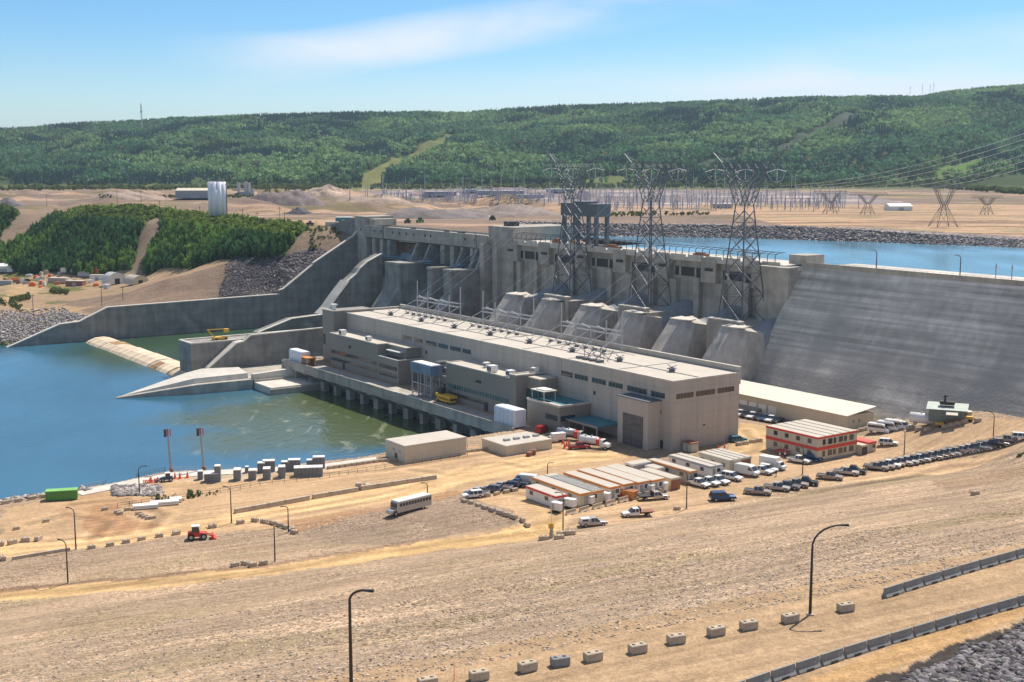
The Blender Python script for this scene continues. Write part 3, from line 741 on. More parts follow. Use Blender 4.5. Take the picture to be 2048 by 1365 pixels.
# ================================================================ SPILLWAY
def spillway():
    t = FT('spillway', 'grey concrete spillway with tall gate piers and two end towers', 'spillway', 290, 95)
    t.pbox('left_tower', M_CONC, 346, 357.5, 95, 112, 20, 47.6)
    t.pbox('tower_annex', M_CONC, 339, 346, 97, 110, 43.0, 46.4)
    t.pbox('right_tower', M_CONC, 209.5, 229, 95, 128, -8, 47.6)
    t.pbox('buttress', M_CONC, 226, 229.6, 90.5, 95, -8, 39.5)
    t.pbox('buttress', M_CONC, 218.5, 222, 92.5, 95, -8, 38.5)
    t.pbox('roof_hut', M_BLACK, 219, 224, 100, 105, 47.6, 49.6)
    g = MB(); t.prof_b(g, [(94.2, 43.2), (94.2, 37.2), (96, 36.6), (107, 36.6), (107, 43.2), (106.6, 43.2), (106.6, 42.3), (94.8, 42.3), (94.8, 43.2)], 229, 346)
    t.part('bridge_deck', g, M_CONC)
    for a_ in (324.5, 237.5): t.pbox('deck_joint', M_CONCD, a_, a_ + 1.2, 93.9, 94.2, 36, 43.3)
    po = MB()
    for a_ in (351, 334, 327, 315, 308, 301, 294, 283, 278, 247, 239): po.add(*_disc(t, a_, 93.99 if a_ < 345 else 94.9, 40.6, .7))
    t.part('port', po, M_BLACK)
    t.pbox('painted_slot_shade', M_BLACK, 229, 345.9, 107.2, 108, -10, 36.6)  # black sheet stands in for the deep shade behind the slots
    # slender columns between the deep slots
    for a_, w_, zb in ((344.6, 1.4, 10), (336.3, 3.2, 10), (328, 3.2, 12), (320.6, 2.4, 20), (268, 3.6, 14), (259.6, 3.4, 14), (250.8, 2.6, 16), (242.6, 2.2, 20)):
        t.pbox('column', M_CONC, a_ - w_ / 2, a_ + w_ / 2, 94.6, 98.6, zb, 36.65)
    # big piers stepping out as blocks and ramps
    for a0, a1, b0 in ((277, 291, 76), (247.6, 251.4, 76), (230.5, 237.5, 76)):
        mb = MB(); t.prof_b(mb, [(b0, 28.4), (b0, 16.5), (50, -16), (106.2, -16), (106.2, 27.6)], a0, a1)
        t.part('pier', mb, M_CONC2)
        cap = MB(); t.prof_b(cap, [(b0 - .3, 28.1), (b0 - .3, 27.6), (93, 27.6), (93, 28.1)], a0 - .2, a1 + .2); t.part('pier_cap', cap, M_CONC)
        strut = MB()
        t.prof_b(strut, [(89.5, 28.1), (93.6, 36.6), (106, 36.6), (106, 28.1)], a0 + .1, a0 + 1.7)
        t.part('upper_pier', strut, M_CONC2)
        if a1 - a0 > 6: strut = MB(); t.prof_b(strut, [(89.5, 28.1), (93.6, 36.6), (106, 36.6), (106, 28.1)], a1 - 1.8, a1 - .1); t.part('upper_pier', strut, M_CONC2)
    # side piers
    for a0, a1, zt in ((318.5, 322, 29), (262, 264.5, 24)):
        mb = MB(); t.prof_b(mb, [(84, zt), (84, 14), (60, -12), (106.2, -12), (106.2, zt)], a0, a1); t.part('pier', mb, M_CONCD)
    # radial gates
    for a0, a1 in ((293, 318), (265.5, 276.5), (238.5, 247)):
        mb = MB(); n = 7
        lo = [(106.5 - 9 * math.cos(i / n * 1.5 - .6), 13 + 17 * i / n) for i in range(n + 1)]
        prof = lo + [(b + .8, z) for b, z in reversed(lo)]
        for i in range(n):
            b_0, z_0 = lo[i]; b_1, z_1 = lo[i + 1]
            t.prof_b(mb, [(b_0, z_0), (b_1, z_1), (b_1 + .8, z_1), (b_0 + .8, z_0)], a0, a1)
        gate = t.part('radial_gate', mb, mat('pale gate plate', (.34, .39, .46), .5, var=.15, streak=.2))
        ar = MB()
        for e in (a0 + 1.2, a1 - 1.2):
            t.bar(ar, (e, 88, 28.2), (e, 98, 27), .5); t.bar(ar, (e, 88, 28.2), (e, 98, 18), .5); t.bar(ar, (e, 90, 30.6), (e, 95, 35), .25)
        t.bar(ar, (a0 + 1.2, 88, 28.2), (a1 - 1.2, 88, 28.2), .35)
        t.part('gate_arm', ar, M_BLUES, gate)
        hz_ = MB()
        t.box(hz_, a0 + 2, a1 - 2, 98, 102, 36.0, 36.59); t.part('hoist_beam', hz_, M_WHITE)
        cat = MB(); t.box(cat, a0, a1, 86, 89, 29.2, 29.6)
        for k in range(int((a1 - a0) / 2)): t.bar(cat, (a0 + k * 2, 86, 29.6), (a0 + k * 2, 86, 30.7), .06)
        t.bar(cat, (a0, 86, 30.7), (a1, 86, 30.7), .07); t.part('catwalk', cat, M_BLUES)
    # chute
    ch = MB(); t.prof_b(ch, [(106, 22), (96, 21.5), (88, 17), (76, 5), (66, -4), (56, -9.4), (40, -10), (40, -14), (106, -14)], 229, 355); t.part('chute', ch, M_CONCD)
    # thin guide walls down the chute
    for a0 in (343.5, 333.5):
        mb = MB(); t.prof_b(mb, [(92, 15), (92, 20), (84, 15), (62, -5), (50, -7.6), (50, -14), (70, -14)], a0, a0 + 1.3); t.part('guide_wall', mb, M_CONC)
    # hatch frames and rope rails on top
    rl = MB()
    for k in range(58): t.bar(rl, (230 + 2 * k, 94.5, 43.2), (230 + 2 * k, 94.5, 44.3), .05)
    t.bar(rl, (230, 94.5, 44.3), (345, 94.5, 44.3), .06); t.part('handrail', rl, M_STEEL)
    for (a_, l) in ((256, 4), (270, 2.2), (302, 1.6)):
        t.pbox('winch_box', M_BLACK, a_, a_ + l, 98, 100, 42.3, 43.6)
def _disc(t, a, b, z, r):
    vs = [t.P(a + r * math.cos(k * math.pi / 4), b, z + r * math.sin(k * math.pi / 4)) for k in range(8)]
    vs += [(x, y + .02, zz) for x, y, zz in vs]
    return vs, [tuple(range(8)), tuple(reversed(range(8, 16)))] + [(i, (i + 1) % 8, 8 + (i + 1) % 8, 8 + i) for i in range(8)]
spillway()

def walls():
    # left training wall: stepped crest then the long level reach and the dipping nose
    t = FT('retaining_wall', 'long stepped training wall on the far left side of the spillway', 'training wall', 355, 0)
    top = [(97, 41.5), (93, 36.8), (69, 23.3), (68.4, 22.3), (51.5, 10.6), (49.5, 10.2), (49.45, 8.1), (-39.5, 7.1), (-53, 1.2), (-62, .6), (-86, -8.4)]
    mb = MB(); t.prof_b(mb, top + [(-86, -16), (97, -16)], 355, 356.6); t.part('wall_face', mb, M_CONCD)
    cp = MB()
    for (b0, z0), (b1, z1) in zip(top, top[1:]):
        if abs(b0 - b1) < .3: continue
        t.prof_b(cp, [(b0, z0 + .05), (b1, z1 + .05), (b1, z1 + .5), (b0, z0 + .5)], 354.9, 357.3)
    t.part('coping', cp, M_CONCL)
    # upper wing behind it
    t2 = FT('retaining_wall', 'dark concrete wing wall on the plateau edge at the spillway left end', 'wing wall', 385, 92)
    mb = MB(); t2.prof_a(mb, [(357.5, 47.0), (388, 41.5), (388, 28), (357.5, 28)], 96, 99); t2.part('wall_face', mb, M_CONCD)
    # inner divider wall whose wide sunlit top is painted in with pale coping
    t3 = FT('divider_wall', 'curved wedge wall rising out of the stilling basin beside the chute', 'divider wall', 300, 40)
    top = [(80, 31), (72, 27.5), (68, 24.5), (66, 22), (61, 18.5), (55, 12), (50, 6), (46.5, 3.0), (31, 2.2), (14, -3.0), (10, -8.6)]
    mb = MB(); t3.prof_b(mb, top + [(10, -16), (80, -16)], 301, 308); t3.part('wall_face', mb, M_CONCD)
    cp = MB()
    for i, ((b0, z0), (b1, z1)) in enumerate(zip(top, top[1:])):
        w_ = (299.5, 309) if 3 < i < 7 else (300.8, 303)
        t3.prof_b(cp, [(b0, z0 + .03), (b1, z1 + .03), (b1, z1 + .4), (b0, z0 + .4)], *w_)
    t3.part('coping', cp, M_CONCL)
    # right basin walls
    t4 = FT('basin_wall', 'grey basin wall with a square end carrying the yellow lift', 'basin wall', 240, -20)
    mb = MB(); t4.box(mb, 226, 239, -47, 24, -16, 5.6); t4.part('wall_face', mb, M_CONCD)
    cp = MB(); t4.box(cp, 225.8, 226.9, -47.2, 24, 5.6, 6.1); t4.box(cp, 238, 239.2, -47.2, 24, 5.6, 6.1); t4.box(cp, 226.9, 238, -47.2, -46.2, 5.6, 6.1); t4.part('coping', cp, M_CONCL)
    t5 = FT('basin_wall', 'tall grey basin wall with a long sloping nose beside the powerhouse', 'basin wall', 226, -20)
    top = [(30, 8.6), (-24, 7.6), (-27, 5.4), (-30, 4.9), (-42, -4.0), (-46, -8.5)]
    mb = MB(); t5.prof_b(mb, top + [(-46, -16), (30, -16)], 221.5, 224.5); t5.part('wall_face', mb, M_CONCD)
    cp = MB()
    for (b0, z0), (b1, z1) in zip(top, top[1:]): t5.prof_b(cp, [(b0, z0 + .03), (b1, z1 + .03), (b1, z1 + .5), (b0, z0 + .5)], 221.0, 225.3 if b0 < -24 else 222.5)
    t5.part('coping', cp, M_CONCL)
walls()

def basin_bits():
    # end sill: humped weir
    t = FT('weir_sill', 'humped sandy end sill crossing the stilling basin', 'weir', 290, -45)
    b0 = -46
    hump = [(-53, -9.2), (-50.5, -7.2), (-47, -5.9), (-43, -5.7), (-40.2, -6.3), (-38.4, -7.5), (-37.4, -9)]
    for i, (a0, a1, sh) in enumerate(((350, 330, 0), (329.7, 308, 0), (307.7, 287, .2), (286.7, 265, .3), (264.7, 243, .2), (242.7, 218, -.1))):
        mb = MB(); o = (289 - (a0 + a1) / 2) * .055
        t.prof_b(mb, [(b + o * .2, z + sh) for b, z in hump] + [(-37.4, -15), (-53, -15)], a0, a1)
        t.part('sill_block', mb, M_SILL)
    for i, (a0, a1) in enumerate(((330.3, 320), (308.4, 303.5), (262.3, 256))):
        mb = MB(); t.prof_b(mb, [(b, z + .12) for b, z in hump[:-1]] + [(-40, -8), (-50, -9)], a0, a1); t.part('stain_band', mb, mat('rusty silt', (.34, .20, .09), .85, var=.3, scale=.4))
    # wedge apron at the wall corner
    t = FT('apron_wedge', 'pale concrete wedge ramp pointing into the river below the sill', 'apron', 205, -60)
    P = lambda a, b, z: t.P(a, b, z)
    mb = MB()
    lo = [P(*p) for p in ((203, -84, -10), (194.5, -57, -10), (192.5, -37, -10), (203, -37, -10), (222, -46, -10), (228, -52, -10))]
    hi = [P(*p) for p in ((203.5, -82.5, -7.7), (197, -57, -2.8), (195, -37, -2.4), (203, -37, -1.2), (218, -46, -3.0), (219, -52, -4.2))]
    mb.hexa(lo, hi); t.part('ramp', mb, M_CONCL)
    mb = MB(); mb.hexa([P(*p) for p in ((201.5, -85, -10), (193.2, -57, -10), (191, -36.5, -10), (194, -36.5, -10), (196, -57, -10), (204, -83, -10))],
                       [P(*p) for p in ((201.6, -84.6, -7.8), (193.3, -57, -4.6), (191.1, -36.5, -4.3), (194, -36.5, -4.3), (196, -57, -4.6), (203.6, -83.4, -7.7))]); t.part('skirt', mb, M_CONC)
    t = FT('landing_platform', 'low pale concrete platform at the foot of the basin wall', 'platform', 205, -20)
    t.pbox('slab', M_CONCL, 176, 191, -36, -12, -12, -5.4)
    t.pbox('slab_edge', M_CONC, 175.2, 176, -36.5, -12, -12, -5.9)
    mb = MB(); t.prof_b(mb, [(-36, -5.4), (-36, -2.6), (-14, -1.6), (-14, -5.4)], 192, 194); t.part('backing_wall', mb, M_CONCL)
    t.pbox('backing_base', M_CONC, 191, 224, -36, -12, -12, -4.6)
    # yellow lift on the wall
    t = FT('boom_lift', 'yellow boom lift parked on the basin wall', 'lift', 231.5, -33, 5.6)
    z = 5.6
    for a_ in (229.8, 233.2):
        for b_ in (-35, -31): 
            mb = MB(); mb.cyl(t.P(a_ + .25, b_, z + .5), .5, .5, 10, 'x'); t.part('wheel', mb, M_TYRE)
    t.pbox('chassis', M_YEL, 229.8, 233.2, -35.8, -30.2, z + .4, z + 1.3)
    mb = MB(); t.bar(mb, (231.5, -35, z + 1.3), (231.5, -38, z + 4.4), .3); t.bar(mb, (231.5, -38, z + 4.4), (231.5, -31, z + 4.2), .25); t.part('boom', mb, M_YEL)
    t.pbox('basket', M_YEL, 230.5, 232.5, -30.8, -29.2, z + 2.9, z + 4.3)
basin_bits()

# ================================================================ POWERHOUSE
def powerhouse():
    t = FT('powerhouse', 'long pale flat-roofed powerhouse standing between penstocks and river', 'powerhouse', 0, 0)
    HR = 18.6
    t.pbox('main_hall', M_CLAD, 0, 186.5, 0, 24.4, 0, HR)
    rf = MB(); t.box(rf, .5, 186, .45, 24, HR, HR + .22); roof = t.part('roof', rf, M_ROOF)
    sm = MB()
    for i in range(1, 8):
        a_ = i * 23.3
        t.box(sm, a_ - .18, a_ + .18, .5, 24, HR + .22, HR + .30)
    t.box(sm, .6, 185.9, 9.6, 10.1, HR + .22, HR + .32)
    t.part('roof_seam', sm, M_ROOFD, roof)
    pp = MB(); t.box(pp, 0, 186.5, 24.4, 24.9, HR - 3, HR + 1.7); t.box(pp, 186.5, 187.1, 0, 24.9, HR - 1, HR + .9); t.part('rear_parapet', pp, M_CLAD)
    cp = MB(); t.box(cp, -.1, 186.6, 24.25, 25.05, HR + 1.7, HR + 1.85); t.box(cp, -.12, 186.5, -.15, .5, HR + .003, HR + .36); t.box(cp, -.12, .42, .5, 24.25, HR + .003, HR + .36); t.box(cp, 186.4, 187.3, -.1, 24.2, HR + .9, HR + 1.05); t.part('roof_trim', cp, M_CONCL)
    # wall joints and gutter lines
    jt = MB()
    for a_ in (48.6, 50.2, 96, 142.6, 162): t.box(jt, a_, a_ + .12, -.03, .001, 0, HR)
    for k in range(31): t.box(jt, 6 * k + 1.5, 6 * k + 1.56, -.02, .001, 0, HR)
    for k in range(4): t.box(jt, -.02, .001, 6 * k + 3, 6 * k + 3.06, 0, HR)
    for z_ in (4.6, 9.2, 12.9, 16.4): t.box(jt, 0, 186.5, -.022, .001, z_, z_ + .05); t.box(jt, -.022, .001, 0, 24.4, z_, z_ + .05)
    t.part('wall_joint', jt, M_CLADT)
    # high strip windows on the river side
    for a0, a1 in ((43.3, 48.8), (36.2, 42.2), (28, 34.2), (20.6, 26.6), (10.6, 18.6), (3.2, 8.6), (136, 142.3), (128.6, 134.5), (119.4, 126.2), (112, 118), (104, 110.4), (97.8, 102.8)):
        w_ = t.pbox('strip_window', M_GLASS, a0, a1, -.10, .01, 13.75, 15.0)
        fr = MB(); 
        for z0, z1 in ((13.6, 13.75), (15.0, 15.15)): t.box(fr, a0 - .15, a1 + .15, -.16, .01, z0, z1)
        n = int((a1 - a0) / 1.5)
        for k in range(1, n): t.box(fr, a0 + k * (a1 - a0) / n - .05, a0 + k * (a1 - a0) / n + .05, -.14, -.09, 13.75, 15)
        t.part('frame', fr, M_CLADT, w_)
    for b0, b1 in ((1.2, 7.3), (8.3, 15.2), (16.2, 22.4)):
        w_ = t.pbox('strip_window', mat('bronze glass', (.10, .065, .05), .2), -.10, .01, b0, b1, 13.9, 15.25)
        fr = MB()
        for k in range(1, 5): t.box(fr, -.15, -.09, b0 + k * (b1 - b0) / 5 - .04, b0 + k * (b1 - b0) / 5 + .04, 13.9, 15.25)
        t.part('frame', fr, M_CLADT, w_)
    for a_, z_ in ((33, 10.2), (4.9, 9.4), (132, 10.6), (126, 10.3), (138, 10.9)): t.pbox('vent', M_BLACK, a_ - .45, a_ + .45, -.12, .0, z_, z_ + 1.1)
    t.pbox('vent', M_BLACK, -.12, 0, 11, 11.8, 5.6, 5.9)
    t.pbox('door', M_BLACK, 3.6, 4.6, -.12, 0, .05, 2.2)
    # loading bay with the tall door
    bay = t.pbox('loading_bay', M_CLAD, 4.6, 17.2, -4.5, .02, 0, 12.9)
    t.pbox('bay_roof', M_ROOFD, 4.3, 17.5, -4.8, .0, 12.9, 13.15, parent=bay)
    d_ = t.pbox('roller_door', mat('bronze door slats', (.11, .10, .095), .5, var=.2, bands=((.05, .05, 1.6), .25)), 6.7, 14.9, -4.65, -4.49, 0.05, 8.6)
    wl = MB()
    for k in range(5): t.box(wl, 8 + k * 1.3, 8.8 + k * 1.3, -4.72, -4.64, 5.9, 6.5)
    t.part('door_pane', wl, M_GLASS, d_)
    # roof cowls
    for i in range(8):
        a_ = 11.5 + i * 22.4
        mb = MB(); t.box(mb, a_ - .5, a_ + .5, 9.2, 10.6, HR + .32, HR + 1.2); t.box(mb, a_ - .9, a_ + .9, 8.9, 10.9, HR + 1.2, HR + 1.35); t.bar(mb, (a_ - 1.6, 9.9, HR + .9), (a_ + 1.6, 9.9, HR + 2.1), .15); t.bar(mb, (a_ + 1.4, 9.4, HR + .9), (a_ - 1.4, 10.4, HR + 2.2), .12)
        t.part('roof_cowl', mb, M_STEELD)
    # stair tower at the far end
    tw = t.pbox('stair_tower', M_CLADT, 185.2, 194.8, -5.5, 12, -.02, 19.6)
    t.pbox('tower_window', M_GLASSG, 192.6, 194.2, -5.62, -5.5, 6.2, 10.2, parent=tw)
    c_ = MB(); t.box(c_, 185, 195, -5.7, -5.2, 19.6, 19.95); t.box(c_, 185, 185.5, -5.2, 12.1, 19.6, 19.95); t.part('coping', c_, M_CONCL, tw)
    mb = MB(); t.box(mb, 189.6, 191, -3.5, -2.1, 19.6, 21.4); t.box(mb, 189.2, 191.4, -3.9, -1.7, 21.4, 21.9); t.part('vent', mb, M_WHITE, tw)
    # ---- annexes on the river side
    def annex(a0, a1, b0, h, m, wins=(), roofm=M_ROOF, half=0):
        an = t.pbox('annex', m, a0, a1, b0, .02, -.02, h)
        pr = MB(); t.box(pr, a0 - .1, a1 + .1, b0 - .1, b0 + .35, h, h + .35); t.box(pr, a0 - .1, a0 + .35, b0 + .35, 0, h, h + .35); t.box(pr, a1 - .35, a1 + .1, b0 + .35, 0, h, h + .35); t.part('coping', pr, M_CONCL, an)
        t.pbox('annex_roof', roofm, a0 + .35, a1 - .35, b0 + .35, -.02, h + .001, h + .08, parent=an)
        return an
    def wrow(an, a0, a1, z0, z1, b, n, m=M_GLASS, gap=.25, mull=4):
        s = (a1 - a0) / n
        for k in range(n):
            x0, x1 = a0 + k * s + gap, a0 + (k + 1) * s - gap
            w_ = MB(); t.box(w_, x0, x1, b - .1, b + .01, z0, z1)
            t.part('window', w_, m, an)
            fr = MB(); nn = max(2, int((x1 - x0) / 1.3))
            for j in range(1, nn): t.box(fr, x0 + j * (x1 - x0) / nn - .12, x0 + j * (x1 - x0) / nn + .12, b - .13, b - .1, z0, z1)
            t.part('window_bars', fr, M_CLADT, an)
    a1_ = annex(142.6, 179.5, -10, 12.3, M_CLADT)
    wrow(a1_, 143.5, 179, 5.0, 6.3, -10, 5, M_GLASS); wrow(a1_, 143.5, 179, 2.4, 3.5, -10, 5, M_GLASS)
    t.pbox('vent', M_BLACK, 163, 164.6, -10.15, -10, 8.4, 9.6, parent=a1_); t.pbox('door', M_BLACK, 168, 169.6, -10.12, -10, 0, 2.6, parent=a1_)
    a2_ = annex(128.2, 142.5, -10, 8.3, M_CLADT, roofm=M_ROOFD)
    wrow(a2_, 129, 142, 4.7, 6.0, -10, 2); wrow(a2_, 129, 142, 2.0, 3.4, -10, 2)
    up = t.pbox('upper_storey', M_CLADT, 129.5, 142.4, -6.0, .01, 8.38, 12.2); t.pbox('upper_roof', M_ROOF, 129.2, 142.5, -6.3, 0, 12.2, 12.5, parent=up); t.pbox('upper_canopy', M_WHITE, 131, 140, -8.2, -6, 10.6, 10.9, parent=up)
    a3_ = annex(96.6, 110, -10, 7.2, M_CLADT)
    wrow(a3_, 97, 109, 3.6, 5.0, -10, 3)
    a4_ = annex(60.5, 96.5, -10.4, 12.0, M_CLADT)
    wrow(a4_, 61, 96, 4.3, 5.6, -10.4, 6, M_GLASSG); wrow(a4_, 72, 96, 1.9, 3.0, -10.4, 4)
    t.pbox('vent', M_BLACK, 76, 79, -10.55, -10.4, 8.2, 9.0, parent=a4_); t.pbox('door', M_BLACK, 72.2, 74.2, -10.52, -10.4, 0, 2.8, parent=a4_); t.pbox('door', M_BLACK, 66.2, 67.2, -10.52, -10.4, 0, 2.2, parent=a4_)
    a5_ = annex(57, 60.4, -10.6, 13.2, M_CLADT)
    a5b = t.pbox('annex', M_CLADT, 50.3, 57.01, -6.6, .015, 0, 12.6); t.pbox('annex_roof', M_ROOF, 50.6, 56.7, -6.3, -.2, 12.6, 12.75, parent=a5b)
    cw = t.pbox('curtain_wall', M_GLASSG, 50.2, 57, -6.8, -6.6, 2, 9.2, parent=a5b)
    cf = MB()
    for k in range(5): t.box(cf, 50.3 + k * 1.6, 50.42 + k * 1.6, -6.9, -6.79, 2, 9.2)
    t.part('mullion', cf, M_BLACK, cw) if False else obj('mullion', cf, M_BLACK, a5b)
    # low block with the terrace pergola
    lb = t.pbox('low_block', M_CLADT, 34.5, 50.2, -11.4, .01, 0, 7.4); 
    lp = MB(); t.box(lp, 34.4, 50.3, -11.5, -11.1, 7.4, 8.0); t.box(lp, 34.4, 34.8, -11.1, 0, 7.4, 8.0); t.part('parapet', lp, M_CONCL, lb)
    t.pbox('terrace', M_TEAL, 34.8, 50.1, -11.1, -.05, 7.4, 7.5, parent=lb); t.pbox('terrace_mat', M_ROOF, 36, 42, -10.6, -8.8, 7.5, 7.56, parent=lb)
    for a0, a1 in ((35.4, 41),): t.pbox('window', M_GLASS, a0, a1, -11.5, -11.4, 3.4, 4.9, parent=lb)
    t.pbox('window', M_GLASS, 34.4, 34.5, -11, -6, 3.4, 4.9, parent=lb)
    pg = MB()
    for a_ in (43.5, 49.3):
        for b_ in (-10.2, -6.2): t.bar(pg, (a_, b_, 7.5), (a_, b_, 10.4), .14)
    t.box(pg, 43, 49.8, -10.6, -5.8, 10.4, 10.6); t.part('pergola', pg, M_CONCL, lb); t.pbox('pergola_roof', M_WHITE, 43.6, 48, -9.8, -6.6, 10.6, 10.9, parent=lb)
    # teal canopy
    cn = t.pbox('canopy', M_TEAL, 20.5, 34.3, -9, -.02, 3.7, 4.1)
    cc = MB()
    for a_ in (21, 27, 33.5): t.bar(cc, (a_, -8.7, 0), (a_, -8.7, 3.7), .18)
    t.part('post', cc, M_STEEL, cn)
    t.pbox('canopy_trim', M_CLADT, 20.3, 34.4, -9.2, -9, 3.6, 4.2, parent=cn)
    # overhead gantry house over the deck
    gh = t.pbox('hoist_house', M_BLUES, 99, 112, -14.6, -10.2, 7.6, 10.8)
    t.pbox('hoist_roof', M_WHITE, 99.6, 111.4, -14.2, -10.6, 10.8, 11.0, parent=gh); t.pbox('hoist_hut', M_STEELD, 101, 104, -10.0, -6, 8, 11.6, parent=gh)
    gl = MB()
    for a_ in (99.6, 103.5, 107.5, 111.4):
        t.bar(gl, (a_, -14.2, .05), (a_, -14.2, 7.6), .28); t.bar(gl, (a_, -11, .05), (a_, -11, 7.6), .22)
    for z_ in (1.2, 4.2): t.bar(gl, (99.6, -14.2, z_), (111.4, -14.2, z_), .2)
    t.part('gantry_leg', gl, M_STEEL, gh)
    # cooling units on annex roofs
    for i, (a_, b_, z_, s) in enumerate(((172, -8.6, 12.4, 1.1), (153, -8, 12.4, .9), (99.5, -7, 7.3, 1.5), (103, -6.5, 7.3, 1.2), (72.5, -8.6, 12.1, 1.25), (81, -5, 12.1, .9), (63, -8.4, 12.1, 1.1), (58.5, -2.6, 13.3, .9))):
        mb = MB(); t.box(mb, a_ - s, a_ + s, b_ - s, b_ + s, z_ + .3, z_ + .3 + s * 1.5); t.box(mb, a_ - s * .8, a_ + s * .8, b_ - s * .8, b_ + s * .8, z_, z_ + .3)
        u = t.part('cooling_unit', mb, M_WHITE)
        gr = MB()
        for k in range(3): t.box(gr, a_ - s * .8 + k * s * .6, a_ - s * .8 + k * s * .6 + s * .4, b_ - s - .05, b_ - s + .01, z_ + .6, z_ + s * 1.4)
        t.part('grille', gr, M_BLACK, u)
    # vents on the front edge of the roof
powerhouse()

def deck():
    t = FT('tailrace_deck', 'long concrete tailrace deck on piers along the river front of the powerhouse', 'deck', 120, -15)
    t.pbox('deck_slab', M_CONC, 45, 199, -19.5, -10.62, -1.2, -.05)
    bm = MB(); t.box(bm, 44.8, 199.2, -20.1, -19.5, -2.4, .25); t.part('edge_beam', bm, M_CONC)
    rl = MB(); t.box(rl, 44.8, 199.2, -20.0, -19.7, .25, .95)
    t.part('parapet', rl, M_CONC)
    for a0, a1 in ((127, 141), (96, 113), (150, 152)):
        t.pbox('painted_sun_rail', M_WHITE, a0, a1, -20.15, -19.95, .95, 1.15)  # white strips paint sunlight onto stretches of the parapet top
    for i in range(15):
        a_ = 50 + i * 10.2
        mb = MB(); w_ = 1.0 if i % 2 else 1.5
        t.prof_b(mb, [(-20, -1.3), (-20, -2.6), (-17.2, -4.6), (-17.2, -13), (-15.2, -13), (-15.2, -1.3)], a_ - w_, a_ + w_)
        t.part('pier', mb, M_CONC)
    t.pbox('abutment', M_CONC, 190, 199.4, -19.4, -10, -12, -1.2)
    t.pbox('abutment', M_CONCD, 199.4, 204, -19, -2, -12, -.2)
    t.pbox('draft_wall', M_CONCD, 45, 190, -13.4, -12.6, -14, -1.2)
deck()
def wrapped(name, label, a0, a1, b0, b1, h, z=-.03):
    t = FT(name, label, 'wrapped load', (a0 + a1) / 2, (b0 + b1) / 2, z)
    mb = MB(); r = .5; t.prof_b(mb, [(b0, z + .3), (b0, z + h - r), (b0 + r, z + h), (b1 - r, z + h), (b1, z + h - r), (b1, z + .3)], a0, a1)
    bevel(t.part('wrapping', mb, M_WWRAP), .35, 3)
    t.pbox('skid', M_BROWN, a0 + .3, a1 - .3, b0 + .3, b1 - .3, z, z + .3)
    mb = MB()
    for k in range(5): t.box(mb, a0 + (k + .5) * (a1 - a0) / 5 - .05, a0 + (k + .5) * (a1 - a0) / 5 + .05, b0 - .03, b0 + .01, z + .35, z + h - .5)
    t.part('strap', mb, M_GREYB)
wrapped('wrapped_machine', 'bulky machine wrapped in white film at the near end of the deck', 46.5, 57, -18.6, -14.2, 5.6)
wrapped('wrapped_machine', 'white wrapped box standing at the far end of the deck', 187, 198, -18.6, -14.6, 5.0)
t = FT('timber_shelter', 'small orange timber shelter beside the wrapped box at the deck end', 'shelter', 184, -17, -.05)
for a_ in (182, 186.2):
    for b_ in (-18.6, -15.2): t.pbox('post', M_ORTR, a_ - .2, a_ + .2, b_ - .2, b_ + .2, -.05, 3)
t.pbox('roof', M_ORTR, 181.6, 186.6, -18.9, -14.9, 3, 3.3); t.pbox('back_panel', M_BROWN, 182.2, 186, -15.1, -14.95, 0, 2.9)
t = FT('scissor_lift', 'yellow platform machine parked on the deck before the central annex', 'lift', 92, -13.2, -.05)
t.pbox('chassis', M_YEL, 88, 96, -14.4, -12, .5, 1.1); t.pbox('platform', M_YEL, 87.6, 96.4, -14.6, -11.8, 1.9, 2.7); t.pbox('cab', M_BLACK, 93.5, 95.6, -14.2, -12.4, 2.7, 4.4)
mb = MB()
for k in range(4): t.bar(mb, (88 + 2 * k, -14.3, 1.1), (90 + 2 * k, -14.3, 1.9), .12); t.bar(mb, (90 + 2 * k, -14.3, 1.1), (88 + 2 * k, -14.3, 1.9), .12)
t.part('scissor_link', mb, M_YEL)
for a_ in (89, 95):
    for b_ in (-14.5, -12.2): mb = MB(); mb.cyl(t.P(a_, b_ , .45), .5, .3, 10, 'y'); t.part('wheel', mb, M_TYRE)

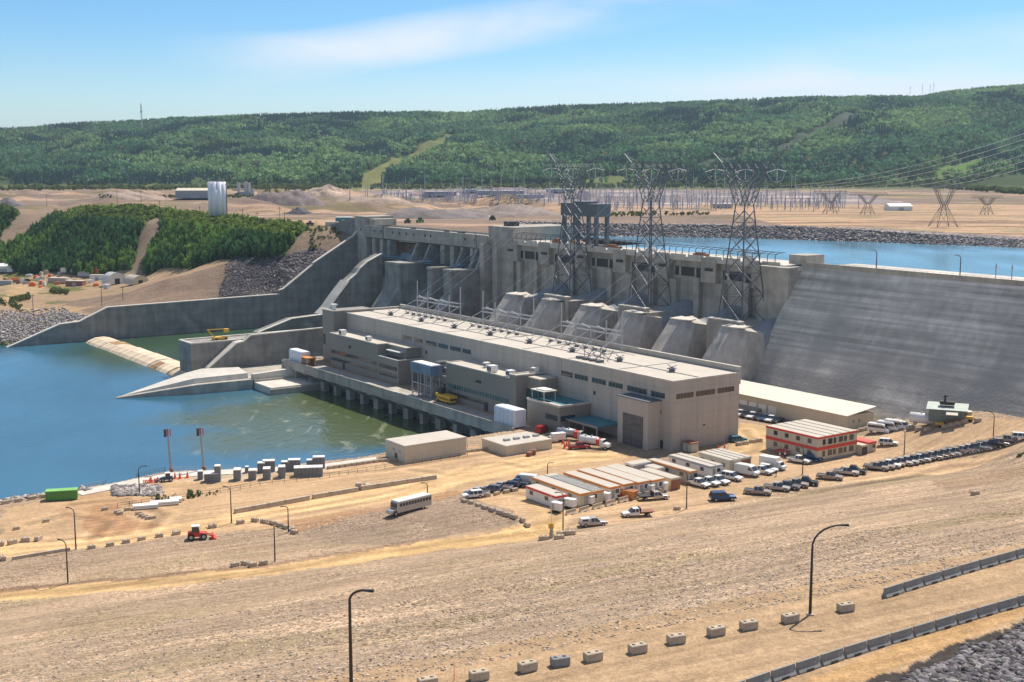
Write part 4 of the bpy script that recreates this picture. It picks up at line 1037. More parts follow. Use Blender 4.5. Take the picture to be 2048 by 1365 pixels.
# steel take-off frames along the roof back edge
for gi, a0 in enumerate((140.0, 94.5, 48.5)):
    t = FT('steel_gantry', ('far', 'middle', 'near')[gi] + ' pale steel line gantry rising over the powerhouse rear roof edge', 'gantry', a0 + 15, 23, 18.8, 'line gantries on the powerhouse roof')
    HR = 20.5
    for k, aa in enumerate((a0, a0 + 7.6, a0 + 15.3, a0 + 23, a0 + 30.6)):
        tall = 31 if k in (0, 4) else (27.5 if k in (1, 3) else 24)
        mb = MB(); t.bar(mb, (aa, 23, 18.85), (aa, 23, tall), .22, 6); t.part('post', mb, M_STEEL)
        mb = MB(); t.bar(mb, (aa, 23, 24), (aa + .4, 11.5, 18.9), .15); t.part('brace', mb, M_STEEL)
        if k in (1, 2, 3): mb = MB(); t.bar(mb, (aa, 22.7, 24.4), (aa - 1, 18.5, 26.4), .15, 6); t.part('insulator', mb, M_WHITE)
    mb = MB()
    for zz in (23.6, 24.9):
        for bb in (22.4, 23.6): t.bar(mb, (a0, bb, zz), (a0 + 30.6, bb, zz), .14)
    for k in range(12):
        x0 = a0 + k * 2.78
        t.bar(mb, (x0, 22.4, 23.6), (x0, 22.4, 24.9), .05); t.bar(mb, (x0, 22.4, 24.9), (x0, 23.6, 24.9), .05)
    t.part('truss_beam', mb, M_STEEL)
    mb = MB(); t.bar(mb, (a0 - 8, 22.2, 20.9), (a0 + 38, 22.2, 20.9), .2); t.part('rail_pipe', mb, M_STEEL)
    mb = MB()
    for k in range(7):
        aa = a0 + 2 + k * 4.5; t.box(mb, aa - .5, aa + .5, 17, 18, 18.85, 19.5); t.bar(mb, (aa, 17.5, 19.5), (aa + 2, 17.8, 19.9), .12)
    t.part('bus_support', mb, M_STEELD)
t = FT('roof_switchgear', 'dark tangle of switchgear standing on the powerhouse roof behind the bay', 'switchgear', 40, 5, 18.85)
mb = MB()
for k in range(4): t.box(mb, 35 + k * 3, 37 + k * 3, 3.2, 4.8, 18.85, 19.5)
t.part('base', mb, M_STEELD)
mb = MB()
for k in range(9): t.bar(mb, (34 + k * 1.5, 4 + (k % 3) * 2.5, 18.9), (34 + k * 1.5 + (-1) ** k, 5 + (k % 2) * 3, 22.2), .12)
for zz in (20, 21.4): t.bar(mb, (33.5, 5, zz), (47, 8, zz), .12)
t.part('bus_frame', mb, M_STEELD)

# ================================================================ PENSTOCKS
for i in range(6):
    a0 = 53 + 25 * i
    t = FT('penstock', ('%s penstock counted from the gravity dam, with a faceted concrete thrust block' % od(i)), 'penstock', a0 - 4, 70, 0, 'penstocks behind the powerhouse')
    m_tb = mat('thrust block concrete', (.48, .44, .38), .9, var=.16, scale=.3, streak=.22, dirt=.08)  # one even light concrete for the whole block
    lv_ = [[(1.2, 56.6, -1), (-4.2, 56.6, -1), (-10.8, 66, -1), (-10.8, 80, -1), (1.2, 80, -1)],
           [(1.0, 57.2, 7.4), (-4.2, 57.2, 7.4), (-10.6, 66, 7.4), (-10.6, 80, 7.4), (1.0, 80, 7.4)],
           [(.9, 59.8, 10.4), (-4.2, 59.8, 10.4), (-10.3, 67.4, 10.4), (-10.3, 80, 10.4), (.9, 80, 10.4)],
           [(.5, 69.6, 22.4), (-4.4, 69.6, 22.4), (-8.2, 73.2, 21.6), (-8.6, 80, 20.4), (.5, 80, 22.8)]]
    mb = MB(); vs = [t.P(a0 + x, y, z) for l_ in lv_ for x, y, z in l_]; fs = [(4, 3, 2, 1, 0), (15, 16, 17, 18, 19)]
    for l_ in range(3):
        for k in range(5): fs.append((5 * l_ + k, 5 * l_ + (k + 1) % 5, 5 * l_ + 5 + (k + 1) % 5, 5 * l_ + 5 + k))
    mb.add(vs, fs); t.part('thrust_block', mb, m_tb)
    cp = MB(); cp.hexa([t.P(a0 + x, y, z) for x, y, z in ((.6, 69.5, 22.42), (-4.4, 69.5, 22.42), (-6.6, 72.0, 22.1), (-6.6, 75, 22.3), (.6, 75, 22.75))], [t.P(a0 + x, y, z) for x, y, z in ((.6, 69.5, 22.8), (-4.4, 69.5, 22.8), (-6.6, 72.0, 22.5), (-6.6, 75, 22.7), (.6, 75, 23.1))])
    t.part('cap', cp, M_CONCL)  # pale concrete puts the sunlit look of the top into the colour
    arc = [(5.6 * math.cos(k / 12 * math.pi), 5.6 * math.sin(k / 12 * math.pi)) for k in range(13)]
    mb = MB(); mb.hexa([t.P(a0 - 3.6 + x, 79.5, 16.0 + z) for x, z in arc] + [t.P(a0 - 9.2, 79.5, -1), t.P(a0 + 2, 79.5, -1)], [t.P(a0 - 3.6 + x, 97, 20.3 + z) for x, z in arc] + [t.P(a0 - 9.2, 97, -1), t.P(a0 + 2, 97, -1)])
    t.part('pipe', mb, M_PIPE)
    pp = MB(); c0, c1 = t.P(a0 - 3.6, 60, 5.6), t.P(a0 - 3.6, 24.5, -3); pp.bar(c0, c1, 4.6, 24); t.part('lower_pipe', pp, M_CONCD)

# platforms that carry the line towers
for i, a0 in enumerate((57.5, 104.5, 151.0)):
    t = FT('tower_platform', '%s tall concrete platform holding up a lattice tower, counted from the right' % od(i), 'platform', a0, 85, 0, 'tower platforms behind the powerhouse')
    t.pbox('front_wall', M_CONC, a0 - 7.4, a0 + 7.6, 74.6, 76.4, 0, 23.6)
    t.pbox('side_wall', M_CONC, a0 - 8.6, a0 - 7.4, 75.0, 97, 0, 22.4)
    t.pbox('side_wall', M_CONC, a0 + 7.6, a0 + 8.6, 75.0, 97, 0, 22.4)
    t.pbox('platform_deck', M_CONC, a0 - 7.4, a0 + 7.6, 76.4, 97, 20.8, 22.2)
    t.pbox('front_lip', M_CONCL, a0 - 7.6, a0 + 7.8, 74.4, 76.6, 23.6, 24.0)
    t.pbox('buttress', M_CONC, a0 - 8.9, a0 - 7.0, 73.9, 74.6, 0, 22.6)
t = FT('stub_wall', 'low sloping stone revetment where the powerhouse meets the gravity dam', 'wall', 30, 60, 0)
mb = MB(); t.prof_b(mb, [(52, 0), (52, 1.5), (68, 5.5), (72, 5.5), (72, 0)], 20, 46); t.part('face', mb, M_CONCD)

# ================================================================ LATTICE TOWERS
def lattice(name, label, base, rz, H, bw, waist, wz, beamz, beaml, hornz, bar, cat='transmission tower', group=None, ins=True, m=None):
    m = m or M_STEELD
    t = thing(name, label, cat, base, rz, group)
    S4 = ((-1, -1), (1, -1), (1, 1), (-1, 1))
    def w_at(z): return bw / 2 + (waist / 2 - bw / 2) * (z / wz)
    for sx, sy in S4:
        mb = MB(); mb.bar((sx * w_at(0), sy * w_at(0), 0), (sx * w_at(wz), sy * w_at(wz), wz), bar * 1.25); obj('leg', mb, m, t)
        mb = MB(); mb.bar((sx * .1, sy * .1, 0), (sx * w_at(0), sy * w_at(0), .0), .01)
    zs = [0]; z = 0
    while z < wz - 2: z += max(3.2, w_at(z) * 1.55); zs.append(min(z, wz))
    mb = MB()
    for z0, z1 in zip(zs, zs[1:]):
        a_, c_ = w_at(z0), w_at(z1)
        for k in range(4):
            p, q = S4[k], S4[(k + 1) % 4]
            mb.bar((p[0] * a_, p[1] * a_, z0), (q[0] * c_, q[1] * c_, z1), bar * .75); mb.bar((q[0] * a_, q[1] * a_, z0), (p[0] * c_, p[1] * c_, z1), bar * .75)
            if z0 > 0: mb.bar((p[0] * a_, p[1] * a_, z0), (q[0] * a_, q[1] * a_, z0), bar * .6)
            if False:
                am = (a_ + c_) / 2; zm = (z0 + z1) / 2
                mx, my = (p[0] + q[0]) / 2, (p[1] + q[1]) / 2
                mb.bar((p[0] * am, p[1] * am, zm), (mx * am, my * am, zm), bar * .5); mb.bar((q[0] * am, q[1] * am, zm), (mx * am, my * am, zm), bar * .5)
    obj('bracing', mb, m, t)
    # flaring neck up to the beam
    for s in (-1, 1):
        mb = MB(); y0 = waist / 2; top = beaml * .25; yy = waist / 2
        for sy in (-1, 1):
            mb.bar((s * waist / 2, sy * yy, wz), (s * top, sy * yy, beamz), bar); mb.bar((-s * waist / 2 * 0, sy * yy, wz), (s * (top - 2), sy * yy, beamz), bar * .8)
            n = 6
            for k in range(n):
                f0, f1 = k / n, (k + 1) / n
                ox = lambda f: s * (waist / 2 + (top - waist / 2) * f); ix = lambda f: s * (0 + (top - 2) * f); zz = lambda f: wz + (beamz - wz) * f
                mb.bar((ox(f0), sy * yy, zz(f0)), (ix(f1), sy * yy, zz(f1)), bar * .6); mb.bar((ix(f0), sy * yy, zz(f0)), (ox(f1), sy * yy, zz(f1)), bar * .6)
        for k in range(5):
            f = k / 4; x = s * (waist / 2 + (top - waist / 2) * f); zz = wz + (beamz - wz) * f
            mb.bar((x, -yy, zz), (x, yy, zz), bar * .6)
            if k < 4:
                f2 = (k + 1) / 4; mb.bar((x, -yy, zz), (s * (waist / 2 + (top - waist / 2) * f2), yy, wz + (beamz - wz) * f2), bar * .6)
        obj('neck', mb, m, t)
    mb = MB(); bh = max(1.2, beaml * .065); yy = waist / 2
    for y in (-yy, yy):
        for z in (beamz, beamz + bh): mb.bar((-beaml / 2, y, z), (beaml / 2, y, z), bar * .8)
    n = 16
    for k in range(n):
        x0, x1 = -beaml / 2 + k * beaml / n, -beaml / 2 + (k + 1) * beaml / n
        for y in (-yy, yy): mb.bar((x0, y, beamz + (bh if k % 2 else 0)), (x1, y, beamz + (0 if k % 2 else bh)), bar * .6)
        mb.bar((x0, -yy, beamz + bh), (x1, yy, beamz + bh), bar * .5); mb.bar((x0, yy, beamz), (x1, -yy, beamz), bar * .5); mb.bar((x0, -yy, beamz), (x0, yy, beamz), bar * .5)
    obj('cross_beam', mb, m, t)
    if hornz > beamz:
        for s in (-1, 1):
            hl = hornz if s < 0 else beamz + (hornz - beamz) * .75
            mb = MB(); tipx = s * beaml * .50; x0 = s * beaml * .34
            for y in (-yy * .8, yy * .8):
                for dx in (-1.3, 1.3): mb.bar((x0 + dx, y, beamz + bh), (tipx, 0, hl), bar * .7)
            for k in range(1, 4):
                f = k / 4; 
                mb.bar((x0 + 1.3 + (tipx - x0 - 1.3) * f, -yy * .8 * (1 - f), beamz + bh + (hl - beamz - bh) * f), (x0 - 1.3 + (tipx - x0 + 1.3) * f, yy * .8 * (1 - f), beamz + bh + (hl - beamz - bh) * f), bar * .5)
            obj('horn', mb, m, t)
    if ins:
        for x in (-beaml * .46, 0, beaml * .46):
            mb = MB(); L_ = beaml * .12
            mb.bar((x, 0, beamz), (x - L_ * .4, -L_ * .9, beamz - L_ * .3), bar * .7, 6)
            mb.bar((x, 0, beamz), (x + L_ * .2, L_ * .9, beamz - L_ * .2), bar * .7, 6)
            mb.bar((x, 0, beamz), (x, 0, beamz - L_), bar * .6, 5)
            mb.path([(x - L_ * .4, -L_ * .9, beamz - L_ * .3), (x - L_ * .2, -L_ * .5, beamz - L_), (x, 0, beamz - L_ * 1.15), (x + L_ * .1, L_ * .5, beamz - L_), (x + L_ * .2, L_ * .9, beamz - L_ * .2)], bar * .28, 4)
            obj('insulator', mb, M_WHITE, t)
    return t
for i, (a0, px, by) in enumerate(((60, 1480, 628), (107.5, 1297, 605), (154.5, 1146, 590))):
    p = W(a0, 85.5, 22.2)
    lattice('transmission_tower', ('tall dark lattice tower above the penstocks, %s of three' % ('nearest', 'middle one', 'farthest')[i]), p, FROT, 58, 11.6, 4.2, 39.5, 51.6, 31, 57, .17, group='lattice towers on the penstock platforms')
def wire(name, pts, sag, r, label, m, group):
    mb = MB(); P = []
    for (p, q) in zip(pts, pts[1:]):
        for k in range(13):
            f = k / 12; P.append(tuple(np.array(p) * (1 - f) + np.array(q) * f - np.array([0, 0, sag * 4 * f * (1 - f)])))
    mb.path(P, r, 4); return tag(obj(name, mb, m), label, 'cable', group)
# conductors from the roof gantries up to the towers
for i, a0 in enumerate((48.5, 94.5, 140.0)):
    ta = (57.5, 107, 155.5)[i]
    for k, off in enumerate((7.6, 15.3, 23)):
        wire('power_cable', [W(a0 + off - 1, 18.5, 26.8), W(ta - 5 + k * 5, 84, 22.8 + 49)], 2.0, .055, 'thin cable rising from the %s roof gantry to its lattice tower, %s strand' % (('near', 'middle', 'far')[i], ('right', 'centre', 'left')[k]), M_STEEL, 'cables from the roof gantries')

# ================================================================ YARD BUILDINGS
SH_ = FT('storage_shed', 'long cream storage shed with white roof and roller bays under the dam face', 'shed', 12, 60)
SH_.pbox('walls', M_CREAM, -12.5, 46, 54.6, 66, 0, 5.2)
mb = MB(); SH_.prof_b(mb, [(54.0, 5.15), (66.6, 6.6), (66.6, 6.75), (54.0, 5.35)], -13, 46.5); SH_.part('roof', mb, mat('cream sheet roofing', (.66, .61, .52), .6, var=.05, bands=((1.2, .05, .05), .04)))
SH_.pbox('plinth', M_BLOCKG, -12.6, 46.1, 54.5, 54.6, 0, .5)
for k in range(8):
    dd = SH_.pbox('roller_door', M_WHITE, 14.2 + k * 4, 17.4 + k * 4, 54.4, 54.6, .3, 3.4)
    SH_.pbox('door_frame', M_TAN, 17.5 + k * 4, 18.1 + k * 4, 54.35, 54.6, 0, 3.6)
for b_ in (57, 59.5): SH_.pbox('vent', M_BLOCKG, -12.62, -12.5, b_, b_ + .7, 3, 3.7)
SH_.pbox('door', M_TAN, -12.62, -12.5, 62, 63, 0, 2.2)

def tb(px1, py1, z): return FZ(px1, py1, z)
def modular(name, label, cat, near, far, right, h, wall, trim, roofm=M_ROOF, z0=0.0, seams=0, group=None, win=3, skirt=True, endm=None, gable=0):
    an, bn = FZ(*near, z0 + h); af, bf = FZ(*far, z0 + h); ar, br = FZ(*right, z0 + h)
    a0, a1, b0, b1 = an, af, bn, max(br, bn + 2.4)
    t = FT(name, label, cat, (a0 + a1) / 2, (b0 + b1) / 2, z0, group)
    zb = z0 + (.5 if skirt else .02)
    t.pbox('walls', wall, a0 + .1, a1 - .1, b0 + .1, b1 - .1, zb, z0 + h - .25)
    if skirt: t.pbox('skirting', M_GREYB, a0 + .2, a1 - .2, b0 + .2, b1 - .2, z0, zb)
    t.pbox('roof_trim', trim, a0, a1, b0, b1, z0 + h - .45, z0 + h)
    r = t.pbox('roof', roofm, a0 + .15, a1 - .15, b0 + .15, b1 - .15, z0 + h, z0 + h + .06)
    if seams:
        mb = MB()
        for k in range(1, seams): x = b0 + (b1 - b0) * k / seams; t.box(mb, a0 + .2, a1 - .2, x - .07, x + .07, z0 + h + .06, z0 + h + .14)
        t.part('roof_seam', mb, M_ROOFD, r)
    if endm: t.pbox('end_door', endm, a0 + .02, a0 + .1, b0 + .15, b1 - .15, zb, z0 + h - .45)
    L = a1 - a0
    for k in range(win):
        x = a0 + L * (k + .6) / win
        wv = t.pbox('window', M_GLASS, x - .6, x + .6, b0 + .02, b0 + .1, zb + 1.1, zb + 2.0)
    if win and not endm:
        t.pbox('window', M_GLASS, a0 + .02, a0 + .1, b0 + (b1 - b0) * .55, b0 + (b1 - b0) * .55 + 1.0, zb + 1.1, zb + 2.0)
        t.pbox('door', M_GREYB, a0 + .02, a0 + .1, b0 + (b1 - b0) * .2, b0 + (b1 - b0) * .2 + .9, zb, zb + 2.0)
    return t, (a0, a1, b0, b1)
g_ = 'site trailers in the yard'
T1, q1 = modular('site_trailer', 'small white trailer with thin red trim at the left end of the trailer row', 'trailer', (1111, 994), (1050, 972), (1138, 990), 3.2, M_WHITE, M_RED, win=2, group=g_)
T2, q2 = modular('site_trailer', 'double trailer with orange trim and a half grey roof', 'trailer', (1160, 989), (1066, 954), (1207, 979), 3.2, M_CREAM, M_ORTR, seams=2, group=g_)
T2b = T2.pbox('grey_roof_sheet', M_BLOCKG, q2[0] + .4, q2[1] - 2, q2[2] + (q2[3] - q2[2]) * .52, q2[3] - .2, 3.27, 3.33)
for i, (n_, f_, r_, l) in enumerate((((1219, 976), (1127, 945), (1240, 971), 'orange trimmed pale trailer just right of the grey roofed one'), ((1247, 970), (1153, 940), (1269, 965), 'second narrow orange trimmed trailer, behind a red machine'),
                         ((1276, 966), (1186, 937), (1301, 961), 'third narrow orange trimmed trailer, behind the orange bin'), ((1304, 962), (1213, 931.5), (1326, 955), 'rightmost orange trimmed trailer of the tight row'))):
    modular('site_trailer', l, 'trailer', n_, f_, r_, 3.2, M_WHITE, M_ORTR, group=g_)
modular('storage_container', 'yellow cream container with a rust brown end door', 'container', (1342, 958), (1284, 938), (1361, 954), 2.9, mat('yellow cream paint', (.62, .47, .22), .6, var=.06), M_CREAM, win=0, skirt=False, endm=M_BROWN)
modular('storage_container', 'short white container with flat cream roof before the long orange trimmed trailer', 'container', (1312, 938), (1288, 931), (1332, 934), 2.6, M_WHITE, M_WHITE, win=0, skirt=False)
modular('site_trailer', 'small grey trailer with a flat light roof on the shaded apron', 'trailer', (1266, 930), (1249, 925), (1300, 921), 3.0, M_GREYB, M_WHITE, win=1, group=g_)
modular('site_trailer', 'long grey trailer with orange trim beside the parked white pickups', 'trailer', (1380, 944), (1300, 918), (1398, 942), 3.2, M_GREYB, M_ORTR, group=g_)
modular('site_trailer', 'wide grey roofed trailer with white walls behind the white pickups', 'trailer', (1421, 934), (1332, 911), (1446, 929), 3.2, M_WHITE, M_GREYB, group=g_, seams=2)
T11, q11 = modular('site_trailer', 'cream trailer with a deep brown end beside the white van', 'trailer', (1459, 921.5), (1395, 905), (1507, 914), 3.6, M_CREAM, M_CREAM, group=g_, seams=4)
T11.pbox('brown_end', M_BROWN, q11[0] + .04, q11[0] + .1, q11[2] + 4, q11[3] - .4, .5, 3.1)
# two storey office
OF, qo = modular('site_office', 'two storey cream site office banded with bright red', 'office', (1636, 876), (1536, 851), (1707, 859.5), 6.4, M_CREAM, M_RED, seams=5, win=0)
a0, a1, b0, b1 = qo
OF.pbox('red_band', M_RED, a0 + .02, a1 - .02, b0 + .02, b1 - .02, 2.9, 3.75)
for zz in (1.5, 4.5):
    for k in range(4): OF.pbox('window', M_GLASS, a0 + 2.2 + k * (a1 - a0 - 4) / 3.6, a0 + 3.4 + k * (a1 - a0 - 4) / 3.6, b0 - .02, b0 + .11, zz, zz + 1.1)
    for k in range(6): 
        y = b0 + 2 + k * (b1 - b0 - 3) / 6; OF.pbox('window', M_GLASS, a0 - .02, a0 + .11, y, y + (1.5 if k % 2 else .9), zz - .3, zz + 1.1)
st = MB(); OF.box(st, a1 - 9, a1 - 5, b0 - 1.6, b0, .9, 1.1)
for k in range(5): OF.bar(st, (a1 - 9 + k, b0 - 1.6, 0), (a1 - 9 + k, b0 - 1.6, 2.1), .05)
OF.part('entry_landing', st, M_RED)
RT, _ = modular('site_trailer', 'cream hut with a bright red roof beside the two storey office', 'trailer', (1737, 886), (1714, 876), (1759, 884), 2.8, M_CREAM, M_RED, roofm=mat('red roofing', (.60, .10, .09), .7), win=1, skirt=False)
modular('storage_container', 'open ended cream container at the corner of the office', 'container', (1724, 892), (1704, 884), (1736, 890), 2.6, M_CREAM, M_CREAM, win=0, skirt=False, endm=M_BLACK)
# pump houses by the shore
PH, qp = modular('pump_house', 'flat white roofed grey house at the quay edge, left of the pair', 'pump house', (809, 893), (753, 881), (932.5, 874), 4.6, M_CREAM, M_ROOF, win=0, skirt=False, z0=0)
for k in range(2): PH.pbox('window', M_GREYB, qp[0] + 2 + k * 3, qp[0] + 3.4 + k * 3, qp[2] - .02, qp[2] + .11, 2.4, 3.0)
PH.pbox('door', M_BLACK, qp[0] + 4, qp[0] + 5, qp[2] - .02, qp[2] + .11, 0, 2.0)
PH2, qp2 = modular('pump_house', 'low white flat roofed pump house with vents, at the near end of the deck', 'pump house', (1012, 893), (969, 876), (1097, 876), 3.0, M_CREAM, M_CREAM, win=0, skirt=False, z0=-.3)
for k in range(4): PH2.pbox('roof_vent', M_GREYB, qp2[0] + 4.6, qp2[0] + 5.8, qp2[2] + 3 + k * 3.2, qp2[2] + 4.6 + k * 3.2, 2.76, 3.3)
# green container
gx = G(125, 1000)
t = thing('shipping_container', 'bright green container on the river bank at the left', 'container', G(124, 999), R(14))
mb = MB(); mb.box(-3.4, 3.4, -1.2, 1.2, .12, 2.2); t_ = obj('body', mb, M_GREEN, t)
mb = MB(); mb.box(-3.45, 3.45, -1.25, 1.25, 2.2, 2.3); obj('roof', mb, mat('light green paint', (.22, .50, .12), .5), t)
mb = MB()
for k in range(14): mb.box(-3.2 + k * .48, -3.0 + k * .48, -1.25, -1.2, .2, 2.1)
obj('ribs', mb, M_GREEN, t)
mb = MB(); mb.box(3.4, 3.46, -1.1, 1.1, .2, 2.1); obj('door', mb, M_GREEN, t)

# ================================================================ SMALL STREET FURNITURE
def lamp(px, py, H_, az, label, reach=2.2, grp='lamp posts over the yard', z=None, r=.085, P=None):
    p = P or UT(px, py)
    t = thing('street_lamp', label, 'lamp post', p, 0, grp)
    c, s = math.cos(az), math.sin(az)
    mb = MB(); mb.bar((0, 0, -.3), (0, 0, H_ - reach * .75), r * 1.5, 8, r); obj('pole', mb, M_LAMP, t)
    arc = [(0, 0, H_ - reach * .75)]
    for k in range(1, 9):
        f = k / 8; an = f * math.pi / 2; arc.append((c * reach * (1 - math.cos(an)), s * reach * (1 - math.cos(an)), H_ - reach * .75 + reach * .75 * math.sin(an)))
    mb = MB(); mb.path(arc, r * .9, 7); obj('arm', mb, M_LAMP, t)
    x, y, z_ = arc[-1]
    mb = MB(); 
    def q(u, v, w): return (x + c * u - s * v, y + s * u + c * v, z_ + w)
    mb.hexa([q(0, -.12, -.07), q(.75, -.2, -.10), q(.75, .2, -.10), q(0, .12, -.07)], [q(0, -.1, .06), q(.7, -.12, .08), q(.7, .12, .08), q(0, .1, .06)]); obj('lamp_head', mb, M_LAMP, t)
    mb = MB(); mb.box(-.3, .3, -.3, .3, -.1, .12); obj('base', mb, M_BLOCK, t)
    return t
rd_az = math.atan2(.454, .891)
lamp(1620, 1230, 8.4, math.atan2(.1, 1), 'big curved lamp post by the block row in the right foreground', 2.6, 'near lamp posts', r=.10)
p = G(703, 1400, 35)[:2]; lamp(0, 0, CAMH + ray(703, 1180)[2] * p[1] / ray(703, 1180)[1] - 35, math.atan2(-.1, 1), 'curved lamp post rising from the bottom edge left of the block row', 1.15, 'near lamp posts', P=(p[0], p[1], hz(*p)), r=.11)
for i, (px, py, top, az, rc, l) in enumerate(((1373, 1018, 940, 180, 1.6, 'lamp post standing before the row of white pickups'), (1605, 950, 893, 180, 1.2, 'lamp post between the office and the grey pickups'), (1808, 914, 860, 180, 1.4, 'lamp post behind the left part of the long pickup row'),
        (1986, 882, 822, 180, 2.2, 'lamp post near the dam foot at the right edge'), (1126, 1062, 985, 180, 1.0, 'lamp post at the corner blocks below the trailers'), (1095, 950, 926, 0, .8, 'short lamp post left of the trailer row'), (855, 1000, 966, 180, .8, 'lamp post behind the white bus'),
        (577, 1066, 1013, 180, .8, 'lamp post inside the small curve of blocks'), (550, 1124, 1048, 180, .8, 'lamp post beside the lower track in the middle left'), (463, 1047, 975, 150, 1.3, 'lamp post at the end of the long kerb'), (152, 1100, 1017, 160, 1.2, 'lamp post on the roadside left of the red tractor'),
        (136, 1167, 1082, 150, 1.4, 'lamp post beside the lower track at far left'), (279, 990, 933, 10, 1.2, 'lamp post on the rock heap by the shore'), (1770, 840, 802, 180, .3, 'dark mast beside the end of the long shed'))):
    P0 = UT(px, py); d = P0[1]; zt = CAMH + ray(px, top)[2] * d / ray(px, top)[1]
    lamp(px, py, zt - P0[2], R(az), l, rc, r=.10)
for px, top, l in ((1752, 500, 'left lamp post on the dam crest'), (1920, 510, 'right lamp post on the dam crest')):
    a_, z_ = FB(px, 548, 103); zt = FB(px, top, 103)[1]; lamp(0, 0, zt - 41.2, R(200), l, 1.6, 'lamp posts on the dam crest', P=W(a_, 103, 41.2), r=.13)
for px, l in ((1991, 'left'), (2023, 'right')):
    a_, z_ = FB(px, 560, 108); t = thing('mast', l + ' short thin mast standing on the dam crest near the right edge', 'mast', W(a_, 108, 41.2), 0, 'masts on the dam crest')
    mb = MB(); mb.bar((0, 0, 0), (0, 0, 5.2), .12, 6); obj('pole', mb, M_STEELD, t); mb = MB(); mb.box(-.3, .3, -.1, .1, 3.6, 4.6); obj('panel', mb, M_STEEL, t)

# tall gauge poles by the water
for i, (px, by, ty) in enumerate(((343, 945, 857), (408, 941, 855))):
    P0 = G(px, by); zt = CAMH + ray(px, ty)[2] * P0[1] / ray(px, ty)[1]
    t = thing('gauge_pole', ('left', 'right')[i] + ' of two tall pale poles carrying sign panels at the quay', 'pole', P0, 0, 'tall poles on the quay')
    mb = MB(); mb.bar((0, 0, 0), (-.5, 0, zt - 1.8), .36, 8, .24); obj('pole', mb, mat('galvanised pole', (.30, .33, .36), .5), t)
    mb = MB(); mb.bar((0, 0, 0), (0, 0, .9), .5, 8); obj('base', mb, M_BROWN, t)
    mb = MB(); mb.box(-1.5, -.95, -.1, .1, zt - 2.2, zt - .3); obj('dark_panel', mb, M_BLACK, t)
    mb = MB(); mb.box(-.85, -.35, -.1, .1, zt - 2.0, zt - .1); mb.box(-.05, .2, -.1, .1, zt - 2.0, zt - .2); obj('red_panel', mb, mat('dull red panel', (.30, .12, .11), .6), t)

# concrete blocks
def block_mesh(m):
    body = MB(); body.hexa([(-.72, -.36, 0), (.72, -.36, 0), (.72, .36, 0), (-.72, .36, 0)], [(-.76, -.38, .12), (.76, -.38, .12), (.76, .38, .12), (-.76, .38, .12)])
    body.hexa([(-.76, -.38, .121), (.76, -.38, .121), (.76, .38, .121), (-.76, .38, .121)], [(-.76, -.38, .70), (.76, -.38, .70), (.76, .38, .70), (-.76, .38, .70)])
    body.hexa([(-.76, -.38, .70), (.76, -.38, .70), (.76, .38, .70), (-.76, .38, .70)], [(-.70, -.32, .76), (.70, -.32, .76), (.70, .32, .76), (-.70, .32, .76)])
    for x in (-.38, .38): body.cyl((x, 0, .74), .17, .13, 8, r2=.13)
    return body.mesh('block_body', m)
blocks = []
for m in (M_BLOCK, M_BLOCKG):
    t = thing('concrete_block', 'x', 'concrete block'); obj('body', block_mesh(m), m, t); blocks.append(t)
bfree = [True, True]
def block(P, rz, label, group, kind=0, s=1.0):
    global bfree
    if bfree[kind]: t = blocks[kind]; bfree[kind] = False; t.location = P; t.rotation_euler = (0, 0, rz); t['label'] = label; t['group'] = group
    else: t = dup(blocks[kind], P, rz, label, group)
    t.scale = (s, s, s); return t
fgb = [(855, 1373), (958, 1359), (1055, 1341), (1120, 1331), (1186, 1321), (1275, 1305), (1352, 1286), (1432, 1270), (1497, 1258), (1580, 1244), (1691, 1222)]
for i, (px, py) in enumerate(fgb):
    p = G(px, py, 35.02); k = 1 if i in (3,) else 0
    block((p[0], p[1], 35.0), rd_az + random.uniform(-.12, .12), '%s large %s concrete block from the left along the near gravel road' % (od(i), ('tan', 'bluish grey')[k]), 'large blocks along the near road', k)
def blockrow(pts, fmt, group, kind=0, s=1.0, rz=None):
    for i, (px, py) in enumerate(pts):
        p = UT(px, py)
        if rz is None:
            j = min(i + 1, len(pts) - 1); k = max(j - 1, 0); A_, B_ = UT(*pts[k]), UT(*pts[j]); r_ = math.atan2(B_[1] - A_[1], B_[0] - A_[0])
        else: r_ = rz
        block(p, r_ + random.uniform(-.15, .15), fmt % od(i), group, kind, s)
c3 = lambda x, y: (700 + x / 3.657, 840 + y / 3.657)
blockrow([c3(*p) for p in ((835, 605), (885, 615), (935, 635), (985, 652), (1037, 668), (1095, 687), (1145, 703), (1197, 720), (1262, 742), (1295, 780))], '%s tan block from the left curving round the gravel mound', 'blocks round the gravel mound', 0, 1.05)
blockrow([c3(*p) for p in ((1003, 562), (1073, 550), (1143, 535), (1205, 522))], '%s block from the left in front of the small dark car row', 'blocks at the small car row', 0, 1.0)
blockrow([c3(*p) for p in ((1418, 882), (1530, 875), (1548, 848), (1612, 842))], '%s block from the left in the corner cluster under the trailers', 'blocks in the corner cluster', 0, 1.2, rz=.3)
c2 = lambda x, y: (260 + x / 4.096, 820 + y / 4.096)
blockrow([c2(*p) for p in ((1025, 916), (1100, 926), (1168, 938), (1222, 954), (1272, 972), (1330, 988), (1345, 1014), (905, 932), (675, 966), (380, 1018))], '%s brown block from the upper left of the small curve by the track', 'blocks of the small curve', 0, 1.05)
c1 = lambda x, y: (x / 4.551, 840 + y / 4.551)
blockrow([c1(*p) for p in ((833, 1172), (1003, 1148), (1148, 1120), (1290, 1095), (1450, 1066), (1605, 1046), (1935, 984))], '%s low block from the left lining the ochre track near the tractor', 'blocks lining the ochre track', 0, .95)
blockrow([c1(*p) for p in ((50, 765), (170, 745), (290, 725), (403, 708))], '%s block from the left on the shore beside the green container', 'blocks beside the green container', 0, 1.05)
